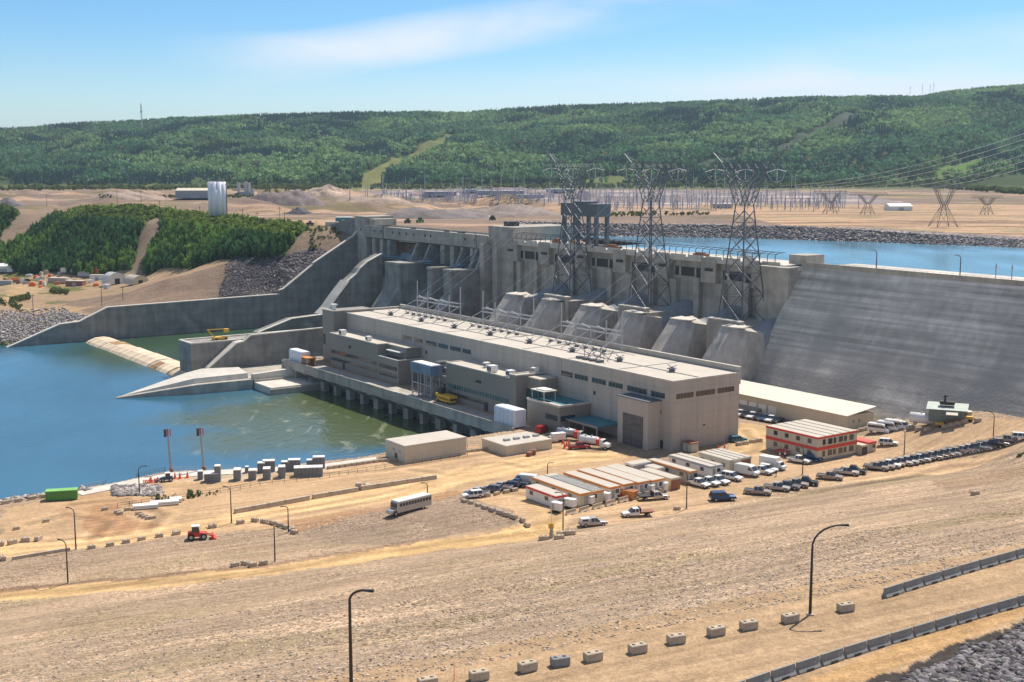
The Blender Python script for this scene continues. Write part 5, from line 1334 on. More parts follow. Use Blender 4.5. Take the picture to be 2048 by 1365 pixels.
blockrow([c1(*p) for p in ((112, 1130), (232, 1108), (350, 1096), (30, 1275), (20, 1140))], '%s block of the scatter at the far left roadside', 'blocks at the far left roadside', 0, 1.15)
blockrow([c1(*p) for p in ((1262, 862), (1290, 880), (1320, 892), (1350, 905), (1390, 900), (1070, 848), (1160, 825), (1090, 862), (1648, 740), (420, 930), (150, 1000), (955, 822))], '%s block of the loose pile beside the flat stacks', 'blocks of the loose pile', 0, .85, rz=.6)
blockrow([(470, 1133), (490, 1130), (505, 1133), (527, 1129)], '%s block from the left in the group by the lower track', 'blocks beside the lower track', 0, 1.0)
blockrow([(1354, 1020), (1950, 990)], '%s stray block on the gravel slope', 'stray blocks on the slope', 0, .95, rz=.1)
blockrow([(1478, 891), (1491, 889), (1505, 886), (1518, 884), (1447, 905)], '%s block from the left beside the traffic cones near the office', 'blocks near the traffic cones', 0, 1.2, rz=.3)
c8_ = lambda x, y: (1700 + x / 5.687, 740 + y / 5.687)
blockrow([c8_(*p) for p in ((60, 718), (130, 700), (195, 684), (690, 672), (782, 690), (880, 698), (1085, 662), (1165, 645), (1235, 625), (1305, 605), (1450, 590), (540, 590))], '%s block from the left in the line below the white fuel tank', 'blocks below the fuel tank', 0, 1.25, rz=.35)

# long kerb beams
for i, (p, q) in enumerate((((470, 1027), (618, 1000)), ((626, 998), (716, 983)), ((722, 981), (872, 958)))):
    A_, B_ = UT(*p), UT(*q); L_ = math.hypot(B_[0] - A_[0], B_[1] - A_[1])
    t = thing('kerb_beam', '%s low tan concrete beam along the yard road, from the left' % od(i), 'kerb', A_, math.atan2(B_[1] - A_[1], B_[0] - A_[0]), 'low beams along the yard road')
    mb = MB(); mb.exx([(-.5, 0), (.5, 0), (.38, 1.0), (-.38, 1.0)], 0, L_); obj('beam', mb, M_BLOCK, t)
    mb = MB()
    for k in range(1, int(L_ / 4)): mb.box(k * 4, k * 4 + .08, -.43, .43, .5, 1.02)
    obj('joint', mb, M_BLACK, t)
A_, B_ = UT(25, 1120), UT(140, 1101)
t = thing('kerb_beam', 'thin low kerb along the far left roadside', 'kerb', A_, math.atan2(B_[1] - A_[1], B_[0] - A_[0])); mb = MB(); mb.exx([(-.3, 0), (.3, 0), (.25, .6), (-.25, .6)], 0, math.hypot(B_[0] - A_[0], B_[1] - A_[1])); obj('beam', mb, M_BLOCK, t)
for i, (px, py, l) in enumerate(((291, 1017, 5.4), (329, 1010, 6.2), (352, 1004, 2.6))):
    t = thing('stacked_slabs', '%s white flat slab stack from the left on the yard' % od(i), 'slab stack', UT(px, py), R(18), 'flat slab stacks')
    mb = MB()
    for k in range(2): mb.box(-l / 2, l / 2, -1.1 + k * .05, 1.1 - k * .05, .15 + k * .42, .5 + k * .42)
    obj('slab', mb, M_WHITE, t); mb = MB(); mb.box(-l / 2.5, l / 2.5, -1, 1, 0, .15); obj('pallet', mb, M_BROWN, t)

# jersey barriers
def jersey(L_, m, slots):
    mb = MB(); mb.exx([(-.30, 0), (.30, 0), (.30, .12), (.12, .42), (.08, .86), (-.08, .86), (-.12, .42), (-.30, .12)], .02, L_ - .02)
    return mb.mesh('barrier_body', m)
def barriers(pts, n, fmt, group, m, z=None, s=1.0):
    P = [UT(*p) if z is None else G(p[0], p[1], z) for p in pts]
    cum = [0]
    for A_, B_ in zip(P, P[1:]): cum.append(cum[-1] + math.dist(A_[:2], B_[:2]))
    L_ = cum[-1] / n
    root = None
    def at(s_):
        for i in range(len(P) - 1):
            if s_ <= cum[i + 1] + 1e-6:
                f = (s_ - cum[i]) / (cum[i + 1] - cum[i]); return [P[i][k] * (1 - f) + P[i + 1][k] * f for k in range(3)]
        return list(P[-1])
    for i in range(n):
        a_, b_ = at(i * L_), at((i + 1) * L_); l = fmt % od(i)
        rz = math.atan2(b_[1] - a_[1], b_[0] - a_[0]); zz = z if z is not None else min(a_[2], b_[2])
        if root is None:
            root = thing('jersey_barrier', l, 'barrier', (a_[0], a_[1], zz), rz, group)
            obj('body', jersey(L_ / s, m, 0), m, root)
            mb = MB(); c = L_ / s / 2; mb.box(c - .42, c + .42, -.32, .32, -.01, .20); obj('drain_slot', mb, M_BLACK, root)
            if L_ / s > 3.2:
                pass
        else: dup(root, (a_[0], a_[1], zz), rz, l, group)
        bpy.context.view_layer
    for o in COL.objects:
        if o.get('group') == group: o.scale = (1, s, s)
barriers([(1768, 1196), (1850, 1170), (1940, 1143), (2048, 1113), (2130, 1088)], 10, '%s grey road barrier from the left end of the upper barrier line', 'upper line of road barriers', M_BLOCKG, 35.0, 1.1)
barriers([(1440, 1400), (1540, 1365), (1700, 1312), (1850, 1267), (1950, 1237), (2048, 1209), (2150, 1180)], 16, '%s bluish grey barrier from the left end of the lower barrier line', 'lower line of road barriers', M_BLOCKG, 35.0, 1.1)
barriers([(1132, 1031), (1200, 1016), (1270, 998), (1345, 982)], 8, '%s pale barrier from the left in front of the trailer row', 'barriers in front of the trailers', M_BLOCK, None, 1.4)

# slim fences / rails by the shore
def rail(name, pts, label, h=1.2, step=3.0, m=None, lines=2, cat='fence', r=.05):
    P = [UT(*p) for p in pts]; t = thing(name, label, cat, P[0]); m = m or M_STEEL
    o = np.array(P[0]); post = MB(); ln = MB()
    for A_, B_ in zip(P, P[1:]):
        L_ = math.dist(A_, B_); n = max(1, int(L_ / step))
        for k in range(n + 1):
            q = np.array(A_) * (1 - k / n) + np.array(B_) * (k / n) - o; post.bar(q, q + np.array([0, 0, h]), r * 1.3)
        for k in range(lines):
            zz = h * (k + 1) / lines; ln.bar(np.array(A_) - o + [0, 0, zz], np.array(B_) - o + [0, 0, zz], r)
    obj('posts', post, m, t) ; obj('rails', ln, m, t); return t
rail('guard_fence', [(660, 925), (760, 914), (850, 912), (935, 898), (1010, 890), (1100, 876)], 'steel guard fence in front of the two pump houses')
rail('guard_fence', [(235, 1016), (330, 1003), (420, 990), (520, 972), (640, 958), (770, 938), (935, 913)], 'mesh fence between the kiosks and the sandy yard', 1.1, 2.5, M_STEELD, 2)
rail('guard_fence', [(160, 980), (240, 962), (330, 944), (470, 940)], 'thin railing along the pale quay edge', 1.1, 3, M_STEEL)
mbk = [(660, 938), (760, 924), (850, 919), (935, 905), (1010, 896), (1110, 878)]
blockrow([tuple(np.array(mbk[0]) * 0 + (660 + k * 11.5, np.interp(660 + k * 11.5, [p[0] for p in mbk], [p[1] for p in mbk]))) for k in range(39)], '%s pale block from the left in the long line before the pump houses', 'long block line before the pump houses', 0, .95)

# grey kiosks
def kiosk(px, py, w_, d_, h, label, rz=FROT + math.pi / 2 - .35, caps=1):
    t = thing('electrical_kiosk', label, 'kiosk', UT(px, py), rz, 'grey electrical kiosks by the river')
    mb = MB(); mb.box(-w_ / 2, w_ / 2, -d_ / 2, d_ / 2, .1, h); obj('cabinet', mb, mat('slate cabinet paint', (.19, .205, .215), .5, var=.08, streak=.08), t)
    mb = MB(); mb.box(-w_ / 2 - .1, w_ / 2 + .1, -d_ / 2 - .1, d_ / 2 + .1, 0, .1); obj('plinth', mb, M_BLOCK, t)
    mb = MB()
    for k in range(caps):
        x0 = -w_ / 2 + k * w_ / caps; mb.box(x0 + .03, x0 + w_ / caps - .03, -d_ / 2 - .08, d_ / 2 + .08, h + .002, h + .18)
    obj('top', mb, M_WHITE, t)
    mb = MB()
    for k in range(max(1, int(w_ / .9))): mb.box(-w_ / 2 + k * .9 + .05, -w_ / 2 + k * .9 + .12, -d_ / 2 - .03, -d_ / 2, .2, h - .1)
    obj('door_seam', mb, M_BLACK, t)
ks = [((475, 960), 1.7, 2.4, 2.6), ((505, 959), 1.8, 2.2, 2.3), ((534, 958), 1.8, 2.2, 2.6), ((564, 955), 1.7, 2.2, 2.7), ((523, 945), 1.8, 1.8, 2.4), ((538, 943), 3.0, 1.8, 2.7), ((571, 942), 2.0, 1.6, 2.3), ((589, 941), 3.0, 1.8, 2.7), ((621, 936), 1.9, 1.6, 2.0), ((638, 936), 3.0, 1.8, 2.8), ((617, 952), 7.0, 2.4, 2.2), ((424, 963), 3.4, 2.2, 2.0), ((436, 963), 1.4, 1.6, 3.8), ((401, 959), 1.2, 1.4, 2.0), ((494, 946), .9, 1.0, 1.5)]
kl = ['leftmost kiosk of the front row of four', 'second kiosk of the front row, with a wide base', 'third kiosk of the front row of four', 'rightmost kiosk of the front row of four', 'narrow kiosk touching the left big cabinet at the water', 'left big cabinet of the back row', 'narrow kiosk touching the middle big cabinet', 'middle big cabinet of the back row', 'low kiosk touching the right big cabinet', 'right big cabinet of the back row', 'very long low kiosk with a segmented top', 'wide grey box at the left of all kiosks', 'tall slim tower kiosk beside the wide box', 'small kiosk left of the wide box', 'tiny kiosk between the pole and the cabinets']
for (p, w_, d_, h), l in zip(ks, kl): kiosk(p[0], p[1], w_, d_, h, l, rz=R(8), caps=5 if w_ == 7 else 1)

# ================================================================ VEHICLES
def arch(prof, y0, y1): return MB().exy(prof, y0, y1)
VP = {}
def wheels(t, xs, r=.40, w_=.28, half=.86, dual=False):
    for x in xs:
        for s in (-1, 1):
            mb = MB(); mb.cyl((x, s * half - w_ / 2, r), r, w_, 14, 'y'); o = obj('wheel', mb, M_TYRE, t)
            mb = MB(); mb.cyl((x, s * half - w_ / 2 - .01, r), r * .55, w_ + .02, 10, 'y'); obj('rim', mb, M_STEEL, o)
def vehicle(kind, color):
    key = (kind, color)
    if key in VP: return VP[key]
    pm = M_CAR[color]; t = thing({'suv': 'parked_suv', 'van': 'cargo_van', 'minibus': 'minibus'}.get(kind, 'pickup_truck' if 'pick' in kind or kind == 'flatbed' else kind), 'x', {'suv': 'suv', 'van': 'van', 'minibus': 'van'}.get(kind, 'pickup' if 'pick' in kind or kind == 'flatbed' else kind.replace('_', ' ')))
    if kind in ('pickup', 'pickcap', 'flatbed'):
        b = [(-2.9, .55), (-2.9, 1.15), (-.75, 1.15), (1.25, 1.12), (2.55, 1.02), (2.9, .85), (2.9, .45), (2.3, .40), (-2.4, .45)]
        if kind == 'flatbed': b = [(-.8, .55), (-.8, 1.15), (1.25, 1.12), (2.55, 1.02), (2.9, .85), (2.9, .45)]
        bevel(obj('body', arch(b, -.97, .97), pm, t), .07)
        cab = MB(); cab.hexa([(-.85, -.93, 1.13), (1.35, -.93, 1.13), (1.35, .93, 1.13), (-.85, .93, 1.13)], [(-.62, -.74, 1.84), (.55, -.74, 1.86), (.55, .74, 1.86), (-.62, .74, 1.84)])
        gl = obj('windows', cab, M_GLASS, t)
        rf = MB(); rf.box(-.68, .62, -.77, .77, 1.83, 1.91)
        for x0, x1 in ((.10, .22), (-.72, -.55)):
            for s in (-1, 1): rf.hexa([(x0 - .05, s * .94 - .02, 1.13), (x1, s * .94 - .02, 1.13), (x1, s * .94 + .02, 1.13), (x0 - .05, s * .94 + .02, 1.13)], [(x0, s * .76 - .02, 1.84), (x1, s * .76 - .02, 1.84), (x1, s * .76 + .02, 1.84), (x0, s * .76 + .02, 1.84)])
        bevel(obj('roof', rf, pm, t), .03)
        if kind == 'pickup':
            mb = MB(); mb.box(-2.8, -.95, -.80, .80, 1.10, 1.155); obj('bed', mb, M_BLACK, t)
        elif kind == 'pickcap':
            mb = MB(); mb.hexa([(-2.9, -.95, 1.15), (-.9, -.95, 1.15), (-.9, .95, 1.15), (-2.9, .95, 1.15)], [(-2.75, -.78, 1.86), (-.7, -.78, 1.88), (-.7, .78, 1.88), (-2.75, .78, 1.86)]); bevel(obj('bed_cap', mb, M_CAR['white'], t), .06)
            mb = MB(); mb.hexa([(-2.6, -.94, 1.30), (-1.2, -.94, 1.30), (-1.2, .94, 1.30), (-2.6, .94, 1.30)], [(-2.5, -.855, 1.68), (-1.25, -.855, 1.68), (-1.25, .855, 1.68), (-2.5, .855, 1.68)]); obj('cap_window', mb, M_GLASS, t)
        else:
            mb = MB(); mb.box(-4.1, -.95, -1.15, 1.15, 1.02, 1.16); obj('flat_bed', mb, M_BROWN if color == 'white' else M_BLACK, t); mb = MB(); mb.box(-1.05, -.92, -1.0, 1.0, 1.16, 2.0); obj('headboard', mb, M_BLACK, t)
            mb = MB(); mb.box(-3.9, -.8, -.45, .45, .6, 1.02); obj('chassis', mb, M_BLACK, t)
        mb = MB(); mb.box(2.86, 2.99, -.92, .92, .42, .66); 
        if kind != 'flatbed': mb.box(-3.0, -2.88, -.9, .9, .50, .68)
        obj('bumper', mb, M_BLACK, t)
        for s in (-1, 1): mb = MB(); mb.box(2.80, 2.93, s * .78 - .16, s * .78 + .16, .70, .88); obj('headlight', mb, M_WHITE, t)
        wheels(t, (1.95, -1.9 if kind != 'flatbed' else -2.7), .41)
    elif kind == 'suv':
        b = [(-2.45, .5), (-2.5, 1.05), (1.0, 1.08), (2.2, .98), (2.5, .8), (2.5, .42), (-2.4, .42)]
        bevel(obj('body', arch(b, -.95, .95), pm, t), .08)
        cab = MB(); cab.hexa([(-2.42, -.90, 1.06), (1.2, -.90, 1.06), (1.2, .90, 1.06), (-2.42, .90, 1.06)], [(-2.1, -.72, 1.72), (.35, -.72, 1.74), (.35, .72, 1.74), (-2.1, .72, 1.72)]); obj('windows', cab, M_GLASS, t)
        rf = MB(); rf.box(-2.15, .42, -.75, .75, 1.71, 1.79)
        for x0 in (-2.2, -1.1, -.05):
            for s in (-1, 1): rf.hexa([(x0 - .05, s * .91 - .02, 1.06), (x0 + .12, s * .91 - .02, 1.06), (x0 + .12, s * .91 + .02, 1.06), (x0 - .05, s * .91 + .02, 1.06)], [(x0 + .05, s * .74 - .02, 1.72), (x0 + .17, s * .74 - .02, 1.72), (x0 + .17, s * .74 + .02, 1.72), (x0 + .05, s * .74 + .02, 1.72)])
        bevel(obj('roof', rf, pm, t), .03)
        for s in (-1, 1): mb = MB(); mb.box(2.40, 2.53, s * .74 - .15, s * .74 + .15, .68, .84); obj('headlight', mb, M_WHITE, t)
        wheels(t, (1.6, -1.55), .39)
    elif kind in ('van', 'minibus'):
        b = [(-2.95, .45), (-3.0, 2.35), (-2.85, 2.55), (1.1, 2.55), (1.55, 2.35), (2.2, 1.45), (2.9, 1.15), (3.0, .8), (2.95, .42)]
        bevel(obj('body', arch(b, -1.0, 1.0), pm, t), .12, 3)
        mb = MB(); mb.hexa([(1.35, -.86, 1.50), (2.32, -.86, 1.42), (2.32, .86, 1.42), (1.35, .86, 1.5)], [(1.3, -.80, 2.30), (1.68, -.80, 2.28), (1.68, .80, 2.28), (1.3, .80, 2.3)]); obj('windscreen', mb, M_GLASS, t)
        mb = MB(); x0 = -2.7 if kind == 'minibus' else .75; mb.hexa([(x0, -1.02, 1.45), (1.95, -1.02, 1.45), (1.95, 1.02, 1.45), (x0, 1.02, 1.45)], [(x0, -1.015, 2.1), (1.45, -1.015, 2.1), (1.45, 1.015, 2.1), (x0, 1.015, 2.1)]); obj('side_window', mb, M_GLASS, t)
        for s in (-1, 1): mb = MB(); mb.box(2.86, 3.0, s * .78 - .14, s * .78 + .14, .85, 1.08); obj('headlight', mb, M_GREYB, t)
        mb = MB(); mb.box(2.9, 3.06, -.95, .95, .42, .66); obj('bumper', mb, M_BLACK, t)
        wheels(t, (1.95, -1.9), .38)
    elif kind == 'box_truck':
        b = [(1.5, .5), (1.5, 2.1), (1.7, 2.15), (2.3, 2.1), (2.7, 1.3), (3.3, 1.15), (3.35, .5)]
        bevel(obj('cab', arch(b, -1.0, 1.0), pm, t), .08)
        mb = MB(); mb.box(-3.4, 1.45, -1.15, 1.15, .8, 3.1); bevel(obj('cargo_box', mb, M_WHITE, t), .05)
        mb = MB(); mb.hexa([(2.1, -.9, 1.35), (2.72, -.9, 1.33), (2.72, .9, 1.33), (2.1, .9, 1.35)], [(2.0, -.85, 2.05), (2.36, -.85, 2.03), (2.36, .85, 2.03), (2.0, .85, 2.05)]); obj('windscreen', mb, M_GLASS, t)
        wheels(t, (2.5, -2.2), .45); mb = MB(); mb.box(-3.3, 2, -.4, .4, .5, .8); obj('chassis', mb, M_BLACK, t)
    elif kind == 'bus':
        mb = MB(); mb.exy([(-5.6, .55), (-5.7, 2.75), (-5.4, 3.0), (3.7, 3.0), (3.95, 2.8), (4.1, 1.55), (4.1, .55)], -1.22, 1.22); bevel(obj('body', mb, M_CAR['silver'], t), .12, 3)
        bevel(obj('bonnet', arch([(4.1, .55), (4.1, 1.5), (5.3, 1.35), (5.6, 1.1), (5.6, .5)], -.95, .95), M_CAR['silver'], t), .12)
        mb = MB(); mb.box(-5.4, 3.7, -1.12, 1.12, 3.0, 3.06); obj('roof', mb, M_WHITE, t)
        for k in range(11): mb = MB(); mb.box(-5.3 + k * .80, -4.68 + k * .80, -1.245, 1.245, 1.85, 2.55); obj('window', mb, M_GLASS, t)
        mb = MB(); mb.box(4.02, 4.14, -1.0, 1.0, 1.65, 2.6); obj('windscreen', mb, M_GLASS, t)
        wheels(t, (4.4, -3.2), .5, .32, 1.02)
        for s in (-1, 1): mb = MB(); mb.box(5.5, 5.64, s * .7 - .14, s * .7 + .14, .8, 1.05); obj('headlight', mb, M_WHITE, t)
    elif kind == 'tanker':
        mb = MB(); mb.box(-4.4, 3, -.45, .45, .7, 1.0); obj('chassis', mb, M_BLACK, t)
        mb = MB(); mb.cyl((-4.3, 0, 2.05), 1.05, 5.2, 18, 'x'); obj('tank', mb, M_WHITE if color != 'silver' else M_STEEL, t, True)
        bevel(obj('cab', arch([(1.9, .7), (1.9, 2.6), (2.2, 2.7), (2.9, 2.6), (3.1, 1.8), (4.5, 1.6), (4.6, .7)], -1.05, 1.05), pm, t), .08)
        mb = MB(); mb.box(2.95, 3.14, -.9, .9, 1.85, 2.5); obj('windscreen', mb, M_GLASS, t)
        mb = MB(); mb.box(1.0, 1.8, -1.1, 1.1, 1.0, 2.6); obj('pump_cabinet', mb, M_RED, t)
        mb = MB(); mb.cyl((-2.6, 0, 3.0), .3, .35, 8); mb.cyl((-.8, 0, 3.0), .3, .35, 8); obj('hatch', mb, M_STEEL, t)
        wheels(t, (3.8, -2.3, -3.5), .5, .35, .95)
    VP[key] = (t, [True]); return VP[key]
def head(p, q): A_, B_ = UT(*p), UT(*q); return math.atan2(B_[1] - A_[1], B_[0] - A_[0])
def put(kind, color, px, py, deg, label, group=None, s=1.0):
    t, free = vehicle(kind, color); P0 = UT(px, py)
    if free[0]: free[0] = False; t.location = P0; t.rotation_euler = (0, 0, R(deg)); t['label'] = label
    else: t = dup(t, P0, R(deg), label)
    if group: t['group'] = group
    t.scale = (s,) * 3
    return t
GR = 'pickups parked in the long row along the slope'
cols = ['pewter', 'white', 'silver', 'pewter', 'grey', 'silver', 'white', 'silver', 'grey', 'pewter']
n = 21
for i in range(n):
    f = i / (n - 1); px = 1752 + (1996 - 1752) * f; py = 940 - 48 * f
    c_ = cols[(i * 3) % 10] if i != 19 else 'black'
    put('suv' if i % 5 == 3 else 'pickup', c_, px, py, -22 + random.uniform(-3, 3), '%s parked %s from the left end of the long slope row' % (od(i) + ' ' + {'pewter': 'brownish grey', 'grey': 'dark grey', 'silver': 'silver', 'white': 'white', 'black': 'black'}[c_], 'suv' if i % 5 == 3 else 'pickup'), GR, 1.06)
for px, py, l in ((2012, 885, 'grey pickup just right of the end of the long slope row'), (2044, 880, 'white suv cut by the right edge of the picture')):
    put('suv' if 'suv' in l else 'pickup', 'white' if 'white' in l else 'pewter', px, py, -18, l, GR, 1.06)
for i, (px, py) in enumerate(((1515, 989), (1553, 981), (1573, 978), (1590, 974), (1610, 970), (1659, 959), (1692, 950), (1706, 947))):
    c_ = ('pewter', 'silver', 'grey', 'pewter', 'black', 'pewter', 'silver', 'black')[i]
    put('pickup', c_, px, py, -20 + random.uniform(-3, 3), '%s %s pickup from the left in the shorter slope row' % (od(i), {'pewter': 'brownish grey', 'silver': 'silver', 'grey': 'dark grey', 'black': 'black'}[c_]), 'pickups in the shorter slope row', 1.06)
WG = 'white vehicles parked nose out before the trailers'
put('pickup', 'white', 1397, 973, -48, 'leftmost of three white pickups beside the long grey trailer', WG, 1.05)
put('pickup', 'white', 1417, 970, -48, 'middle of three white pickups beside the long grey trailer', WG, 1.05)
put('pickup', 'white', 1436, 967, -48, 'rightmost of three white pickups beside the long grey trailer', WG, 1.05)
put('suv', 'white', 1463, 960, -42, 'white suv left of the tall cargo van', WG, 1.1)
put('van', 'white', 1494, 951, -42, 'tall white cargo van parked before the cream trailer', WG, 1.08)
put('pickup', 'white', 1523, 947, -44, 'white pickup just right of the cargo van', WG, 1.05)
put('suv', 'white', 1536, 943, -44, 'white suv squeezed before the box truck', WG)
put('box_truck', 'white', 1546, 938, -40, 'white box truck behind the parked cars', WG)
put('pickup', 'white', 1598, 926, -38, 'white pickup in front of the red banded office', None, 1.05)
put('pickup', 'blue', 1621, 921, -38, 'dark blue pickup at the corner of the red banded office', None, 1.05)
put('suv', 'blue', 1445, 1001, 8, 'dark blue tall suv driving along the foot of the slope', None, 1.2)
put('pickcap', 'silver', 1186, 1052, 14, 'silver pickup with a white bed cap driving at the slope foot')
put('flatbed', 'white', 1270, 1033, 193, 'white pickup with a dark flat bed facing left at the slope foot')
put('flatbed', 'silver', 1312, 999, 12, 'silver pickup with a flat bed beside the barriers')
for i, (px, py) in enumerate(((1758, 866), (1777, 862), (1792, 859))): put('minibus', 'white', px, py, -35, '%s white passenger van from the left beside the fuel tank' % od(i), 'white passenger vans near the fuel tank', 1.05)
put('pickup', 'white', 1806, 857, -35, 'white pickup right of the passenger vans')
put('suv', 'white', 1776, 891, -20, 'white suv alone right of the red roofed hut', None, 1.05)
for i in range(7): put('pickup', ('white', 'black', 'white', 'black', 'blue', 'white', 'black')[i], 1480 + i * 12.5, 832 + i * 2.3, 235, '%s %s pickup from the left along the long shed doors' % (od(i), ('white', 'black', 'white', 'black', 'dark blue', 'white', 'black')[i]), 'pickups along the long shed', 1.0)
for i, (px, py) in enumerate(((954, 991), (983, 984), (1001, 980), (1019, 977), (1034, 973), (1049, 969), (945, 996))):
    c_ = ('silver', 'grey', 'silver', 'black', 'blue', 'white', 'white')[i]; k_ = ('pickup', 'suv', 'pickup', 'suv', 'pickup', 'van', 'suv')[i]
    put(k_, c_, px, py, 160 if i < 6 else 200, '%s %s %s of the small group behind the blocks, from the left' % (od(i), 'dark blue' if c_ == 'blue' else c_, k_), 'vehicles behind the mound blocks', 1.0)
put('pickup', 'red', 1158, 898, 10, 'dark red pickup in front of the tank trucks')
put('bus', 'silver', 817, 1023, math.degrees(head((858, 1012), (776, 1030))), 'long silver bus driving left on the yard road')
put('tanker', 'silver', 1144, 880, -25, 'steel tank truck at the edge of the shaded apron, left of the pair', 'tank trucks on the apron')
put('tanker', 'white', 1189, 896, -32, 'white and red tank truck at the edge of the shaded apron, right of the pair', 'tank trucks on the apron')
put('box_truck', 'white', 1111, 884, 200, 'small white box truck at the near end of the deck', None, .8)
put('suv', 'teal', 1476, 884, 20, 'dark teal suv by the powerhouse corner')
put('van', 'red', 1084, 866, 60, 'dark red works vehicle in shade at the end of the deck', None, .9)

def machine(name, label, cat, px, py, rz, pm, s=1.0, arm=True):
    t = thing(name, label, cat, UT(px, py), R(rz)); t.scale = (s,) * 3
    bevel(obj('body', arch([(-2, .6), (-2, 1.5), (-.4, 1.6), (1.6, 1.3), (1.8, .6)], -.8, .8), pm, t), .08)
    mb = MB(); mb.hexa([(-1.2, -.7, 1.5), (.4, -.7, 1.5), (.4, .7, 1.5), (-1.2, .7, 1.5)], [(-1.1, -.65, 2.7), (.2, -.65, 2.7), (.2, .65, 2.7), (-1.1, .65, 2.7)]); obj('cab', mb, M_GLASS, t)
    mb = MB(); mb.box(-1.3, .4, -.8, .8, 2.7, 2.85); obj('roof', mb, M_WHITE, t)
    wheels(t, (1.2, -1.3), .65, .45, .95)
    if arm:
        mb = MB(); mb.bar((1.0, -.5, 1.2), (2.8, -.5, .6), .12); mb.bar((1.0, .5, 1.2), (2.8, .5, .6), .12); obj('loader_arm', mb, pm, t)
        mb = MB(); mb.exy([(2.7, .1), (2.7, 1.0), (3.0, 1.0), (3.2, .3), (3.7, .1)], -1.1, 1.1); obj('bucket', mb, pm, t)
    return t
machine('wheel_loader', 'red wheeled loader with white cab roof on the gravel slope', 'loader', 396, 1078, 12, M_RED, 1.0)
machine('compact_loader', 'dark blue compact machine under the left gauge pole', 'loader', 333, 963, 200, M_CAR['blue'], .75)
machine('compact_loader', 'dark red loader parked behind the middle trailers', 'loader', 1228, 997, 160, M_CAR['red'], .85, False)
# generators, bins
def unit(name, label, cat, px, py, l, w_, h, m, rz=-35, wheel=True, group=None):
    t = thing(name, label, cat, UT(px, py), R(rz), group)
    mb = MB(); mb.box(-l / 2, l / 2, -w_ / 2, w_ / 2, .55, h); bevel(obj('housing', mb, m, t), .12)
    mb = MB(); mb.box(-l / 2 + .1, l / 2 - .1, -w_ / 2 + .1, w_ / 2 - .1, .3, .55); obj('frame', mb, M_BLACK, t)
    for s in (-1, 1): mb = MB(); mb.cyl((0, s * (w_ / 2) - .12, .32), .32, .24, 10, 'y'); obj('wheel', mb, M_TYRE, t)
    mb = MB()
    for k in range(4): mb.box(-l / 2 + .2 + k * .25, -l / 2 + .3 + k * .25, -w_ / 2 - .02, -w_ / 2 + .01, .8, h - .3)
    obj('louvre', mb, M_BLACK, t); return t
for i, (px, py, w_) in enumerate(((1114, 1027, 2.6), (1138, 1019, 3.2), (1172, 1012, 3.8), (1207, 1006, 3.2), (1323, 985, 3.0), (1298, 990, 2.4))):
    unit('generator', '%s white trailer generator from the left in front of the trailer row' % od(i), 'generator', px, py - 2, w_, 1.6, 2.3, M_WHITE, group='generators before the trailers')
t = thing('waste_bin', 'orange open waste bin between the trailers', 'bin', UT(1252, 996), R(-35))
mb = MB(); mb.hexa([(-2.2, -1, .1), (2.2, -1, .1), (2.2, 1, .1), (-2.2, 1, .1)], [(-2.6, -1.1, 2.0), (2.6, -1.1, 2.0), (2.6, 1.1, 2.0), (-2.6, 1.1, 2.0)]); obj('tub', mb, M_ORTR, t)
mb = MB()
for k in range(6): mb.box(-2.2 + k * .85, -2.05 + k * .85, -1.14, -1.0, .2, 1.9)
obj('ribs', mb, M_ORTR, t); mb = MB(); mb.box(-2.3, 2.3, -.9, .9, 2.0, 2.02); obj('load', mb, M_BROWN, t)
# hut at the powerhouse corner
t = thing('utility_hut', 'small brown roofed hut at the foot of the powerhouse end wall', 'hut', UT(1381, 902), FROT)
mb = MB(); mb.box(-1.7, 1.7, -1.3, 1.3, 0, 2.2); obj('walls', mb, M_CREAM, t); mb = MB(); mb.box(-1.9, 1.9, -1.5, 1.5, 2.2, 2.5); obj('roof', mb, M_BROWN, t); mb = MB(); mb.box(-.4, .4, -1.33, -1.29, 0, 1.8); obj('door', mb, M_GREYB, t)
# fuel tank and green roofed shed at the dam foot
t = thing('fuel_tank', 'white horizontal fuel tank beside the passenger vans', 'tank', UT(1850, 851), R(-30))
mb = MB(); mb.cyl((-4, 0, 1.9), 1.45, 8, 22, 'x'); obj('tank_body', mb, M_WHITE, t, True)
for x in (-2.6, 2.6): mb = MB(); mb.box(x - .3, x + .3, -1.2, 1.2, 0, .9); obj('saddle', mb, M_GREYB, t)
mb = MB(); mb.cyl((-1, 0, 3.2), .25, .5, 8); mb.bar((3, -.5, 3), (3, -.5, 4.2), .08); obj('vent', mb, M_STEEL, t)
t = thing('dam_foot_shed', 'open grey green shed with pale sloped roof at the dam foot', 'shed', UT(1893, 843), R(-22))
mb = MB(); mb.box(-4.5, 4.8, -3, 3, .3, 3.6); obj('walls', mb, mat('grey green sheet', (.16, .20, .17), .6, var=.1, bands=((2, 2, .05), .15)), t)
mb = MB(); mb.exx([(-3.5, 3.6), (3.5, 4.4), (3.5, 4.55), (-3.5, 3.75)], -5.2, 5.4); obj('roof', mb, mat('pale green roofing', (.42, .47, .42), .6), t)
mb = MB(); mb.exy([(-1.8, 4.6), (-2.1, 5.5), (2.1, 5.5), (1.8, 4.6)], -.9, .9); obj('roof_cover', mb, M_BLACK, t)
mb = MB(); mb.bar((-.6, 0, 5.4), (-.6, 0, 7.2), .28, 6); mb.bar((-1.3, 0, 6.6), (.2, 0, 6.9), .14); obj('vent_stack', mb, M_BLACK, t)
mb = MB(); mb.exx([(-5.2, 2.7), (-3.0, 3.4), (-3.0, 3.5), (-5.2, 2.8)], 0, 3); obj('awning', mb, M_CREAM, t)
t = thing('water_tank', 'short grey round tank right of the dam foot shed', 'tank', UT(1935, 836), 0)
